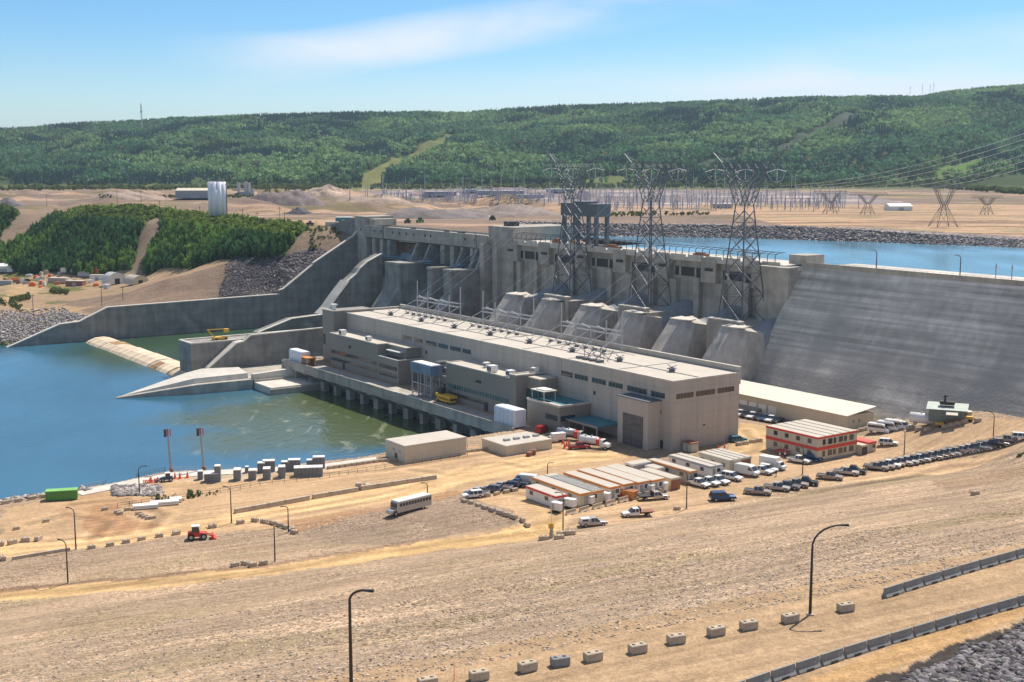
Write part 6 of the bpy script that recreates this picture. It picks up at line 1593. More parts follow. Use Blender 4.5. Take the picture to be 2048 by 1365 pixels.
mb = MB(); mb.cyl((0, 0, 0), 1.1, 1.6, 14); obj('tank_body', mb, M_GREYB, t); mb = MB(); mb.cyl((0, 0, 1.6), 1.2, .25, 14); obj('lid', mb, M_WHITE, t)
for i, (px, py, m, l) in enumerate(((1937, 843, M_YEL, 'yellow'), (1879, 855, M_YEL, 'light yellow'), (1900, 852, M_BROWN, 'dark red'), (1917, 848, M_BROWN, 'rusty'))):
    unit('compressor', l + ' compressor unit on the ground below the dam foot shed, %s' % ('right end', 'left end', 'centre left', 'centre right')[i], 'compressor', px, py, 2.2, 1.2, 1.4, m, -10)
# cones
cm_ = MB(); cm_.box(-.3, .3, -.3, .3, 0, .06); cone = MB(); cone.cyl((0, 0, .06), .22, .85, 8, r2=.05)
c0 = None
for i, (px, py, l) in enumerate(((1437, 902, 'left of three beside the pale blocks'), (1449, 899, 'middle of three beside the pale blocks'), (1441, 907, 'right of three beside the pale blocks'), (1126, 888, 'leftmost by the tank trucks'), (1133, 893, 'second by the tank trucks'), (1140, 898, 'third by the tank trucks'), (1138, 889, 'rearmost by the tank trucks'), (1129, 897, 'nearest by the tank trucks'), (302, 965, 'left under the gauge poles'), (350, 958, 'middle under the gauge poles'), (375, 956, 'right under the gauge poles'), (360, 958, 'centre right under the gauge poles'))):
    lb = 'orange traffic cone, ' + l
    if c0 is None:
        c0 = thing('traffic_cone', lb, 'cone', UT(px, py), 0, 'orange traffic cones'); obj('base', cm_, M_ORANGE, c0); obj('cone', cone, M_ORANGE, c0); q_ = c0
    else: q_ = dup(c0, UT(px, py), 0, lb)
    q_.scale = (1.7, 1.7, 1.7)
t = thing('debris_netting', 'crumpled orange safety netting at the left end of the quay', 'netting', UT(303, 966), R(40))
mb = MB()
for k in range(9): mb.bar((k * .5 - 2, math.sin(k) * .5, 0), (k * .5 - 1.8, math.cos(k * 2) * .5, .9 + .3 * math.sin(k * 3)), .12); mb.bar((k * .5 - 2, math.sin(k) * .5, .5), (k * .5 - 1.5, math.sin(k + 1) * .5, .8), .1)
obj('net', mb, M_ORANGE, t)
p = G(908, 1362, 35); t = thing('marker_stake', 'bright orange stake at the bottom edge between two blocks', 'stake', (p[0], p[1], 34.9)); mb = MB(); mb.bar((0, 0, 0), (.03, 0, 1.3), .05, 4, .03); obj('stake', mb, mat('fluorescent orange', (.9, .12, .04), .5), t)
# signal mast at the lower corner
t = thing('warning_mast', 'pale sign mast on a cone base at the slope foot by the corner blocks', 'mast', UT(1103, 1076), 0)
mb = MB(); mb.bar((0, 0, 0), (0, 0, 2.2), .5, 6, .25); obj('base', mb, M_BLOCK, t); mb = MB(); mb.bar((0, 0, 2), (-.1, 0, 8.5), .06, 5); obj('pole', mb, M_WHITE, t); mb = MB(); mb.box(-.6, .4, -.1, .1, 1.8, 2.8); obj('sign_panel', mb, M_YEL, t)
# little site clutter: pallets and machines on sand
for i, (px, py, l, w_, h, m) in enumerate(((1030, 905, 1.6, 1, 1.2, M_BLACK), (1036, 903, 1.4, 1, 1.4, M_BLACK), (1042, 902, 1.2, 1, 1.5, M_BLACK), (1060, 912, 2.2, 1.2, 1.1, M_BROWN), (1067, 910, 1.2, 1.2, 1.4, M_BROWN), (717, 978, 1.6, 1.4, 1.5, M_BLOCK), (737, 975, 3, 1.4, .8, M_BLOCK), (1150, 1004, .9, .9, .8, M_BLACK))):
    t = thing('pallet_load', '%s small pallet load from the left scattered on the sandy yard' % od(i), 'pallet', UT(px, py), R(20 * i), 'pallet loads on the sandy yard')
    mb = MB(); mb.box(-l / 2, l / 2, -w_ / 2, w_ / 2, .15, h); bevel(obj('load', mb, m, t), .08); mb = MB(); mb.box(-l / 2 - .05, l / 2 + .05, -w_ / 2 - .05, w_ / 2 + .05, 0, .15); obj('pallet', mb, M_BROWN, t)

# ---------------------------------------------------------------- people, a few pixels tall
def person(px, py, label, top, rz, stride=.25):
    P0 = UT(px, py); me = bpy.data.meshes.new('body')
    J = [(0, 0, .95), (0, 0, 1.2), (0, 0, 1.42), (0, 0, 1.52), (0, 0, 1.66), (.0, .20, 1.40), (.05, .28, 1.12), (.12, .26, .88), (0, -.20, 1.40), (-.03, -.28, 1.12), (.05, -.27, .88),
         (0, .11, .90), (stride * .6, .12, .50), (stride * .5, .12, .06), (stride * .5 + .16, .12, .03), (0, -.11, .90), (-stride * .4, -.12, .50), (-stride, -.12, .08), (-stride + .15, -.12, .03)]
    E_ = [(0, 1), (1, 2), (2, 3), (3, 4), (2, 5), (5, 6), (6, 7), (2, 8), (8, 9), (9, 10), (0, 11), (11, 12), (12, 13), (13, 14), (0, 15), (15, 16), (16, 17), (17, 18)]
    Rr = [.15, .16, .17, .06, .11, .075, .05, .04, .075, .05, .04, .10, .07, .05, .05, .10, .07, .05, .05]
    me.from_pydata(J, E_, []); o = bpy.data.objects.new('person', me); COL.objects.link(o)
    me.materials.append(M_DARKC)
    sk = o.modifiers.new('skin', 'SKIN'); me.skin_vertices or None
    for i, r in enumerate(Rr): me.skin_vertices[0].data[i].radius = (r, r)
    me.skin_vertices[0].data[0].use_root = True
    o.modifiers.new('sub', 'SUBSURF').levels = 1
    o.location = P0; o.rotation_euler = (0, 0, R(rz)); tag(o, label, 'person')
    v = MB(); v.hexa([(-.15, -.22, .98), (.15, -.22, .98), (.15, .22, .98), (-.15, .22, .98)], [(-.14, -.24, 1.45), (.14, -.24, 1.45), (.14, .24, 1.45), (-.14, .24, 1.45)]); bevel(obj('vest', v, top, o), .05)
    h = MB(); h.cyl((0, 0, 1.68), .13, .10, 10, r2=.07); obj('hard_hat', h, M_WHITE, o)
    return o
def mkskin():
    pass
try:
    person(1552, 954, 'person in dark clothes walking across the yard right of the box truck', M_DARKC, 200)
    person(1559, 918, 'left of two people in white tops at the red banded office', M_WHITE, 120, .05)
    person(1570, 917, 'right of two people in white tops at the red banded office', M_WHITE, 60, .05)
except Exception as e:
    print('PERSON', e)

# ================================================================ LEFT BANK YARD
def hut(name, label, cat, px, py, l, w_, h, wall, roofm, rz, gable=0, z=None, group=None):
    P0 = UT(px, py); t = thing(name, label, cat, P0, R(rz), group)
    mb = MB(); mb.box(-l / 2, l / 2, -w_ / 2, w_ / 2, 0, h); obj('walls', mb, wall, t)
    mb = MB()
    if gable: mb.exx([(-w_ / 2 - .2, h), (w_ / 2 + .2, h), (0, h + gable)], -l / 2 - .2, l / 2 + .2)
    else: mb.box(-l / 2 - .1, l / 2 + .1, -w_ / 2 - .1, w_ / 2 + .1, h, h + .25)
    obj('roof', mb, roofm, t)
    mb = MB(); mb.box(-l * .1, l * .12, -w_ / 2 - .05, -w_ / 2, 0, min(2.4, h * .7)); obj('door', mb, M_GREYB, t)
    return t
def arched(label, px, py, l, w_, h, rz, m, group):
    P0 = UT(px, py); t = thing('arched_tent', label, 'tent', P0, R(rz), group)
    pr = [(w_ / 2 * math.cos(k / 12 * math.pi), h * math.sin(k / 12 * math.pi) ** .8) for k in range(13)]
    mb = MB(); mb.exx(pr, -l / 2, l / 2); obj('cover', mb, m, t)
    mb = MB(); mb.box(l / 2 - .01, l / 2 + .06, -w_ * .13, w_ * .13, 0, h * .5); obj('door', mb, M_BLACK, t)
    mb = MB()
    for k in range(6):
        x = -l / 2 + k * l / 5; q = [(x, p[0] * 1.01, p[1] * 1.01) for p in pr]; mb.path(q, .1, 4)
    obj('arch_rib', mb, M_GREYB, t)
AG = 'arched white tents on the left bank'
arched('white arched tent with a dark doorway on the left bank', 229, 568, 9, 12, 7, -50, M_WHITE, AG)
arched('second arched tent half hidden by the fill slope', 272, 568, 12, 10, 5, -48, M_CREAM, AG)
hut('warehouse', 'long white roofed warehouse at the left edge', 'warehouse', 10, 543, 24, 14, 4, M_WHITE, M_WHITE, 8, 1.5)
LB = 'site buildings on the left bank'
for i, (px, py, l, w_, h, wl, rf, rz, lb) in enumerate(((106, 533, 9, 3, 2.6, M_RED, M_BROWN, 4, 'small dark red shed near the forest foot'), (152, 572, 11, 5, 3, M_BROWN, M_ROOF, -8, 'long red brown building with pale roof in the left yard'), (118, 566, 12, 5, 3, M_TAN, M_ROOF, -10, 'tan building left of the red brown one'),
        (196, 560, 9, 4, 3, M_WHITE, M_ROOF, -5, 'white hut left of the white tent'), (199, 549, 7, 4, 3, M_RED, M_RED, -5, 'bright red hut behind the white tent'), (170, 553, 8, 4, 2.6, M_GREYB, M_ROOFD, -5, 'grey hut with dark roof behind the pale ones'),
        (135, 545, 8, 3, 2.6, M_WHITE, M_ROOF, 3, 'low white cabin in the middle of the left yard'), (62, 527, 6, 3, 2.4, M_BROWN, M_ROOF, 6, 'small brown cabin near the warehouse'), (214, 578, 4, 2.4, 2.4, M_WHITE, M_WHITE, -30, 'white van sized cabin before the tent'), (10, 570, 9, 3, 2.6, M_GREYB, M_ROOF, 2, 'grey cabin at the left edge'))):
    hut('site_cabin', lb, 'cabin', px, py, l, w_, h, wl, rf, rz, group=LB)
rr_ = random.Random(5)
for i in range(34):
    px = rr_.choice([rr_.uniform(5, 90), rr_.uniform(60, 215), rr_.uniform(50, 90)]); py = {0: 558, 1: 566}[i % 2] + rr_.uniform(-10, 16) if px > 40 else rr_.uniform(560, 572)
    if px < 30: py = rr_.uniform(560, 568)
    m = rr_.choice([M_WHITE, M_WHITE, M_GREYB, M_BROWN, M_BLACK, M_ORANGE, M_BLOCK, M_CREAM]); l = rr_.uniform(1.5, 4.5)
    t = thing('material_stack', '%s material stack of the clutter on the left bank yard, counted freely' % od(i), 'material stack', UT(px, py), rr_.uniform(0, 3), 'material stacks on the left bank yard')
    t['label'] = 'small material stack lying in the cluttered left bank yard'
    mb = MB(); h = rr_.uniform(.8, 2.2); mb.box(-l / 2, l / 2, -.9, .9, 0, h); mb.box(-l / 3, l / 4, -.7, .7, h, h * 1.3); obj('load', mb, m, t)
for i, (px, py, h_) in enumerate(((67, 633, 11), (204, 612, 10), (246, 600, 7), (94, 413, 10), (235, 412, 13), (283, 420, 14), (320, 428, 9), (486, 455, 11), (515, 455, 9), (560, 452, 11), (570, 455, 9), (400, 440, 9))):
    P0 = UT(px, py); t = thing('utility_pole', '%s thin wooden pole counted across the left bank and its plateau' % od(i), 'utility pole', P0, 0, 'wooden poles on the left bank')
    mb = MB(); mb.bar((0, 0, -.5), (0, 0, h_), .17, 6, .12); obj('pole', mb, M_LAMP, t); mb = MB(); mb.box(-1.2, 1.2, -.08, .08, h_ - 1.0, h_ - .8); obj('crossarm', mb, M_LAMP, t)

# ================================================================ PLATEAU THINGS
def cluster_silos():
    P0 = UT(438, 438); t = thing('silo', 'cluster of tall white cylindrical silos standing on the plateau', 'silo', P0, 0)
    d = P0[1]; H_ = CAMH + ray(438, 364)[2] * d / ray(438, 364)[1] - P0[2]; r = 21 / FPX * d / 2.9
    for k, (x, y) in enumerate(((-2.1, -.6), (-.75, -1), (.6, -1), (1.9, -.5), (-1.4, .9), (0, .9), (1.3, .9))):
        mb = MB(); mb.cyl((x * r * .92, y * r, 2.2), r * .74, H_ - 2.2 - (1.2 if k == 3 else 0), 20); o = obj('tank', mb, mat('bluish white paint', (.80, .80, .86), .6, var=.03), t, False)
        for p in o.data.polygons: p.use_smooth = len(p.vertices) == 4
        mb = MB()
        for q in range(4): mb.bar((x * r * .92 + math.cos(q * 1.57) * r * .55, y * r + math.sin(q * 1.57) * r * .55, 0), (x * r * .92 + math.cos(q * 1.57) * r * .55, y * r + math.sin(q * 1.57) * r * .55, 2.2), .25)
        obj('leg', mb, M_BLACK, t)
    mb = MB(); mb.bar((2.45 * r, -.9 * r, 0), (2.45 * r, -.9 * r, H_ - 1), .35, 4); 
    for k in range(14): mb.box(2.3 * r, 2.65 * r, -1.0 * r, -.8 * r, k * H_ / 14, k * H_ / 14 + .25)
    obj('ladder', mb, M_STEELD, t)
    mb = MB()
    for k in range(6): mb.bar((-2.6 * r + k * r, -1.2 * r, H_), (-2.6 * r + k * r, -1.2 * r, H_ + 1), .07)
    mb.bar((-2.6 * r, -1.2 * r, H_ + 1), (2.4 * r, -1.2 * r, H_ + 1), .08); obj('handrail', mb, M_STEEL, t)
cluster_silos()
t = thing('batch_plant', 'pale concrete batch plant with two slim silos behind the big white silos', 'plant', UT(482, 392), 0)
d = t.location[1]; k_ = d / FPX
for x, h_ in ((-4, 26), (10, 28), (16, 26), (24, 14)):
    mb = MB(); mb.cyl((x * k_, 0, 0), 3.2 * k_, h_ * k_, 12); obj('slim_silo', mb, mat('pale grey sheet', (.50, .50, .48), .6), t)
mb = MB(); mb.box(-18 * k_, 14 * k_, 2, 8, 10 * k_, 14 * k_); obj('conveyor_house', mb, M_CREAM, t)
mb = MB(); mb.box(-2 * k_, 20 * k_, -3, 3, 0, 8 * k_); obj('plinth', mb, M_GREYB, t)
hut('plateau_hall', 'flat cream roofed hall left of the silos on the plateau', 'hall', 394, 396, 34, 30, 7, mat('grey sheet wall', (.30, .32, .36), .6), M_CREAM, 5, 2)
hut('plateau_cabin', 'dark blue and white cabin beside the left spillway tower', 'cabin', 688, 447, 9, 6, 3.4, M_CAR['teal'], M_WHITE, 0)
hut('plateau_shed', 'small flat shed by the left spillway tower', 'shed', 664, 452, 7, 4, 2, M_CREAM, M_TAN, 0)
hut('plateau_tent', 'white tent hall on the sand right of the switchyard', 'tent', 1796, 421, 17, 12, 3.2, M_WHITE, M_WHITE, 4, 1.8)
for i, (px, py, l, lb) in enumerate(((620, 452, 4, 'dark loader beside the left poles'), (815, 447, 3, 'small dark excavator on the sand behind the spillway'), (840, 446, 4, 'green dumper on the sand behind the spillway'), (600, 451, 5, 'rusty conveyor on the sand'), (524, 453, 4, 'silver tanker trailer on the sand'), (985, 441, 3, 'dark machine near the reservoir corner'), (655, 383, 3, 'far red machine on the pale heap'))):
    P0 = UT(px, py); t = thing('site_machine', lb, 'machine', P0, R(i * 25)); mb = MB(); mb.box(-l / 2, l / 2, -1.2, 1.2, .6, 1.8); obj('body', mb, (M_BLACK, M_BLACK, M_GREEN, M_BROWN, M_STEEL, M_BLACK, M_RED)[i], t)
    mb = MB(); mb.box(-.6, .9, -1, 1, 1.8, 2.9); obj('cab', mb, M_GLASS, t); mb = MB(); mb.bar((l / 2, 0, 1.2), (l / 2 + 2.2, 0, 2.8), .2); obj('arm', mb, M_YEL, t); wheels(t, (-l / 3, l / 3), .6, .4, 1.1)

for i, (px, py, w_, hh, cl_, lb) in enumerate(((572, 408, 58, 9, (.20, .16, .15), 'wide grey brown spoil heap right of the white silos'), (598, 428, 20, 4, (.13, .12, .13), 'small dark spoil heap before the wide one'), (868, 436, 78, 6, (.19, .16, .15), 'long dark spoil heap on the sand behind the spillway'), (10, 412, 34, 6, (.17, .15, .15), 'grey spoil heap at the left edge of the plateau'),
        (655, 390, 46, 8, (.50, .37, .28), 'pale sand heap in front of the hills'), (1000, 428, 90, 5, (.24, .19, .165), 'low brown spoil heap left of the portal crane'), (250, 395, 90, 6, (.34, .25, .20), 'broad tan heap left of the flat plateau hall'), (760, 405, 70, 5, (.36, .27, .21), 'low tan heap below the switchyard left end'))):
    P0 = UT(px, py); nx, ny = 40, 18; V = []; F = []
    for j in range(ny):
        for k in range(nx):
            u_, v_ = k / (nx - 1) * 2 - 1, j / (ny - 1) * 2 - 1; r2 = max(0, 1 - u_ * u_ - v_ * v_)
            nn = float(fbm(np.array([u_ * 3 + i * 9]), np.array([v_ * 2.0]), 4, 300)[0])
            x_, y_ = u_ * w_ / 2, v_ * w_ / 3.2; V.append((x_, y_, hz(P0[0] + x_, P0[1] + y_) - P0[2] - .8 + hh * r2 ** .8 * (.5 + 1.1 * nn)))
    for j in range(ny - 1):
        for k in range(nx - 1): o_ = j * nx + k; F.append((o_, o_ + 1, o_ + nx + 1, o_ + nx))
    m_ = mat('spoil %d' % i, cl_, .95, var=.3, scale=.12, dirt=.25, bump=.5, bscale=.6)
    ob = obj('spoil_heap', MB().add(V, F), m_); ob.location = P0; tag(ob, lb, 'heap')
# far lattice towers
def farlat(label, px, base_y, top_y, beam, rz, m=None, bar=.3):
    P0 = UT(px, base_y); d = P0[1]; H_ = CAMH + ray(px, top_y)[2] * d / ray(px, top_y)[1] - P0[2]; k = d / FPX
    return lattice('transmission_tower', label, P0, R(rz), H_, H_ * .52, 2.6, H_ * .50, H_ - 1.6, beam * k, H_ - 1.6, bar, group='lattice towers beyond the reservoir')
farlat('dark splayed lattice tower on the sand beyond the reservoir', 1886, 455, 370, 88, 5, bar=.13)
farlat('lattice tower at the right edge beyond the white tent', 1973, 430, 392, 66, 8, bar=.13)
farlat('lattice tower between the switchyard and the white tent', 1735, 430, 386, 78, 5, bar=.13)
farlat('lattice tower at the right end of the switchyard', 1660, 428, 383, 70, 5, bar=.13)
# radio mast on the skyline
P0 = UT(294, 246, 70, 4000); d = 2750; P0 = ((294 - 1024) / FPX * d, d, 0); P0 = (P0[0], P0[1], hz(P0[0], P0[1]))
t = thing('radio_mast', 'thin radio mast rising from the forest skyline at left', 'mast', P0)
H_ = CAMH + ray(294, 204)[2] * d / ray(294, 204)[1] - P0[2]
mb = MB()
for k in range(3): mb.bar((2 * math.cos(k * 2.1), 2 * math.sin(k * 2.1), 0), (.7 * math.cos(k * 2.1), .7 * math.sin(k * 2.1), H_ * .94), .42, 4)
for k in range(12): z0 = k * H_ / 13; mb.bar((1.8, 0, z0), (-1.0, 1.6, z0 + H_ / 13), .3); mb.bar((-1, 1.6, z0), (-.8, -1.6, z0 + H_ / 13), .3)
obj('lattice', mb, M_STEEL, t)
mb = MB(); mb.cyl((0, 0, H_ * .66), 2.2, 3.5, 8); mb.cyl((0, 0, H_ * .80), 1.6, 2, 8); mb.bar((0, 0, H_ * .94), (0, 0, H_), .3); obj('antenna', mb, M_STEEL, t)
for i, px in enumerate((1806, 1830, 1845, 1852)):
    P0 = ((px - 1024) / FPX * 2880, 2880.); t = thing('radio_mast', '%s faint mast from the left on the right skyline' % od(i), 'mast', (P0[0], P0[1], hz(*P0)), 0, 'faint masts on the right skyline')
    mb = MB(); mb.bar((0, 0, 0), (0, 0, 34 + 5 * (i % 2)), .35, 4); obj('pole', mb, M_STEEL, t); mb = MB(); mb.box(-1, 1, -.3, .3, 30, 31); obj('crossarm', mb, M_STEEL, t)

# ---------------------------------------------------------------- switchyard
def yard():
    # lightning spikes
    base = None; rs = random.Random(3)
    spikes = [(812, 380, 345), (850, 378, 338), (926, 376, 332), (940, 374, 352), (964, 376, 334), (982, 376, 346), (1002, 376, 330), (1028, 376, 340), (1048, 377, 345), (1100, 378, 345), (1200, 380, 352), (1386, 385, 338), (1432, 386, 346), (1448, 386, 340), (1496, 388, 352), (1582, 386, 336), (1590, 386, 342), (1535, 392, 366), (1470, 392, 360), (1330, 388, 352), (1300, 390, 350), (766, 384, 352), (735, 384, 356), (1620, 395, 366), (700, 386, 362), (1240, 384, 356), (1150, 382, 352)]
    for i, (px, by, ty) in enumerate(spikes):
        P0 = UT(px, by + 18); d = P0[1]; H_ = CAMH + ray(px, ty)[2] * d / ray(px, ty)[1] - P0[2]
        t = thing('lightning_mast', '%s slim lightning mast listed over the far switchyard' % od(i), 'mast', P0, 0, 'lightning masts of the switchyard'); t['label'] = 'slim grey lightning mast standing in the far switchyard'
        mb = MB(); mb.bar((0, 0, 0), (0, 0, H_ * .75), .42, 6, .24); obj('pole', mb, M_STEEL, t); mb = MB(); mb.bar((0, 0, H_ * .75), (0, 0, H_), .18, 4, .06); obj('spike', mb, M_STEEL, t)
    # portal frames: posts and beam with hanging insulators
    t = thing('switchyard_portal', 'grey steel portal frame in the far switchyard', 'portal frame', (0, 0, 0), 0, 'portal frames of the switchyard')
    for x in (-9, 9): mb = MB(); mb.bar((x, 0, 0), (x, 0, 15), .5, 4, .35); obj('post', mb, M_STEEL, t)
    mb = MB(); mb.bar((-9, -.5, 14), (9, -.5, 14), .2); mb.bar((-9, .5, 14), (9, .5, 14), .2)
    for k in range(12): mb.bar((-9 + k * 1.5, -.5, 14), (-7.5 + k * 1.5, .5, 14), .14)
    obj('beam', mb, M_STEEL, t)
    for x in (-5, 0, 5): mb = MB(); mb.bar((x, 0, 14), (x, 0, 11), .2, 6); obj('insulator', mb, M_WHITE, t)
    used = False
    def inst(P0, rz, s):
        nonlocal used
        if not used: used = True; t.location = P0; t.rotation_euler = (0, 0, rz); t.scale = (s, s, s)
        else: q = dup(t, P0, rz); q.scale = (s, s, s)
    for row, (y0, x0, x1, n, s) in enumerate(((420, 1190, 1720, 22, .62), (416, 1200, 1700, 18, .64), (411, 1010, 1720, 24, .68), (405, 900, 1700, 24, .72), (400, 760, 1640, 22, .74), (396, 740, 1560, 18, .75))):
        for k in range(n):
            px = x0 + (x1 - x0) * (k + rs.uniform(-.25, .25)) / n; P0 = UT(px, y0 + rs.uniform(-2, 2) - (px - 1300) * .006)
            inst(P0, R(rs.choice([8, 8, 8, 98])), s * rs.uniform(.85, 1.15))
    # bus supports: short pedestals with porcelain tops
    t2 = thing('bus_support', 'short pedestal with pale insulator in the far switchyard', 'bus support', (0, 0, 0), 0, 'pedestal insulators of the switchyard')
    mb = MB(); mb.bar((0, 0, 0), (0, 0, 3.6), .34, 4); mb.bar((-1.3, 0, 3.6), (1.3, 0, 3.6), .25); obj('pedestal', mb, M_STEEL, t2)
    mb = MB()
    for x in (-1.2, 0, 1.2): mb.bar((x, 0, 3.7), (x, 0, 6.4), .22, 5)
    obj('insulator', mb, mat('lilac porcelain', (.42, .40, .52), .4), t2)
    first = True
    for k in range(210):
        px = rs.uniform(770, 1680); y0 = rs.uniform(400, 424) if px > 1190 else rs.uniform(394, 408); P0 = UT(px, y0)
        if first: t2.location = P0; first = False
        else: dup(t2, P0, R(rs.choice([8, 98])))
    for i, (px, py, l, w_, h, lb) in enumerate(((880, 392, 30, 12, 4, 'long pale control building at the left of the switchyard'), (1000, 390, 46, 12, 4, 'long white roofed hall at the back of the switchyard'), (1060, 398, 26, 10, 4, 'grey blue hall in the middle of the switchyard'), (1444, 417, 13, 6, 3.4, 'small white roofed kiosk hall in the front of the switchyard'), (1120, 384, 30, 10, 3, 'pale low hall by the forest edge'), (950, 385, 26, 8, 3, 'white low hall by the forest edge'))):
        hut('switchyard_hall', lb, 'hall', px, py, l, w_, h, mat('blue grey sheet', (.27, .28, .32), .6), M_WHITE, 5)
yard()
# conductors that climb to the right
WG_ = 'overhead conductors climbing to the right'
ci = 0
for k, (x0, y0, d0, x1, y1, d1) in enumerate(((1560, 372, 950, 2300, 176, 540), (1590, 374, 950, 2300, 188, 540), (1620, 376, 950, 2300, 200, 540), (1660, 376, 930, 2300, 222, 540), (1700, 378, 930, 2300, 234, 540), (1750, 378, 900, 2300, 246, 540))):
    wire('overhead_conductor', [D(x0, y0, d0), D(x1, y1, d1)], 9, .13, '%s long pale conductor from the top climbing right above the reservoir' % od(k), M_WHITE, WG_)
for k in range(5):
    wire('overhead_conductor', [D(1850 + k * 22, 372, 668), D(1660 + k * 14, 386, 860)], 3, .08, '%s short slack conductor between the towers beyond the reservoir' % od(k), M_STEEL, 'slack conductors beyond the reservoir')

# ================================================================ VEGETATION AND ROCK
ICO = None
def ico():
    p = (1 + 5 ** .5) / 2
    v = np.array([(-1, p, 0), (1, p, 0), (-1, -p, 0), (1, -p, 0), (0, -1, p), (0, 1, p), (0, -1, -p), (0, 1, -p), (p, 0, -1), (p, 0, 1), (-p, 0, -1), (-p, 0, 1)], float); v /= np.linalg.norm(v[0])
    f = np.array([(0, 11, 5), (0, 5, 1), (0, 1, 7), (0, 7, 10), (0, 10, 11), (1, 5, 9), (5, 11, 4), (11, 10, 2), (10, 7, 6), (7, 1, 8), (3, 9, 4), (3, 4, 2), (3, 2, 6), (3, 6, 8), (3, 8, 9), (4, 9, 5), (2, 4, 11), (6, 2, 10), (8, 6, 7), (9, 8, 1)])
    return v, f
IV, IF = ico()
def bulk(name, V, F, C, m, smooth=False):
    me = bpy.data.meshes.new(name); n = len(V); nf = len(F); k = F.shape[1]
    me.vertices.add(n); me.vertices.foreach_set('co', V.astype(np.float32).ravel())
    me.loops.add(nf * k); me.loops.foreach_set('vertex_index', F.astype(np.int32).ravel())
    me.polygons.add(nf); me.polygons.foreach_set('loop_start', np.arange(0, nf * k, k, dtype=np.int32)); me.polygons.foreach_set('loop_total', np.full(nf, k, np.int32))
    at = me.color_attributes.new('Col', 'FLOAT_COLOR', 'POINT'); at.data.foreach_set('color', np.c_[C, np.ones(n)].astype(np.float32).ravel())
    me.update(); me.materials.append(m); o = bpy.data.objects.new(name, me); COL.objects.link(o); return o
def scatter(name, P, S3, C, m, tv, tf, jit=.25, label=None):
    """one mesh of many small pieces: P positions, S3 sizes, C colours, template tv/tf"""
    n = len(P); k = len(tv)
    ang = rng.uniform(0, 6.283, n); c, s = np.cos(ang), np.sin(ang)
    P = P.astype(np.float32); S3 = S3.astype(np.float32); c = c.astype(np.float32); s = s.astype(np.float32)
    V = np.repeat(tv[None].astype(np.float32), n, 0) * (1 + rng.uniform(-jit, jit, (n, k, 1)).astype(np.float32))
    x = V[..., 0] * c[:, None] - V[..., 1] * s[:, None]; y = V[..., 0] * s[:, None] + V[..., 1] * c[:, None]
    V = np.stack([x, y, V[..., 2]], -1) * S3[:, None, :] + P[:, None, :]
    F = (tf[None] + (np.arange(n) * k)[:, None, None]).reshape(-1, tf.shape[1])
    return bulk(name, V.reshape(-1, 3), F, np.repeat(C, k, 0), m)
# template crowns: broadleaf = several leaf clumps; conifer = ragged stacked skirts
def crown_template(nc, spread, seed, nt=7):
    r_ = np.random.default_rng(seed); V = []; F = []
    for i in range(nc):
        u_ = r_.normal(size=3); u_ /= np.linalg.norm(u_); c = u_ * np.array([.62, .62, .8]) * r_.uniform(.35, 1.0) + [0, 0, 1.15]
        s = r_.uniform(.28, .5) * spread
        # a clump is a bunch of loose triangles
        for j in range(nt):
            d = r_.normal(size=3); d /= np.linalg.norm(d); q = c + d * s * .8
            t1 = r_.normal(size=3); t1 -= t1.dot(d) * d * .6; t1 /= np.linalg.norm(t1); t2 = np.cross(d, t1)
            b = len(V); e = s * r_.uniform(.6, 1.0)
            V += [q + t1 * e, q - t1 * e * .6 + t2 * e * .8, q - t1 * e * .6 - t2 * e * .8]; F.append((b, b + 1, b + 2))
    return np.array(V), np.array(F)
def conifer_template(seed, nl=6, nj=7):
    r_ = np.random.default_rng(seed); V = []; F = []
    for l in range(nl):
        z0 = .15 + l * 2.28 / nl; rad = .52 * (1 - l / (nl + .6))
        for j in range(nj):
            a_ = j * 6.3 / nj + l * .5 + r_.uniform(-.2, .2); b = len(V); rr2 = rad * r_.uniform(.75, 1.2)
            V += [(0, 0, z0 + .55), (math.cos(a_ - 2.9 / nj) * rr2, math.sin(a_ - 2.9 / nj) * rr2, z0 + r_.uniform(-.06, .06)), (math.cos(a_ + 2.9 / nj) * rr2, math.sin(a_ + 2.9 / nj) * rr2, z0 + r_.uniform(-.06, .06))]; F.append((b, b + 1, b + 2))
    return np.array(V), np.array(F)
def forest(name, P, hgt, wid, col, kinds, clumps):
    """kinds: 0 broadleaf, 1 conifer -> a mesh made of both"""
    tv, tf = clumps; return scatter(name, P, np.c_[wid, wid, hgt], col, M_FOL, tv, tf, .12)
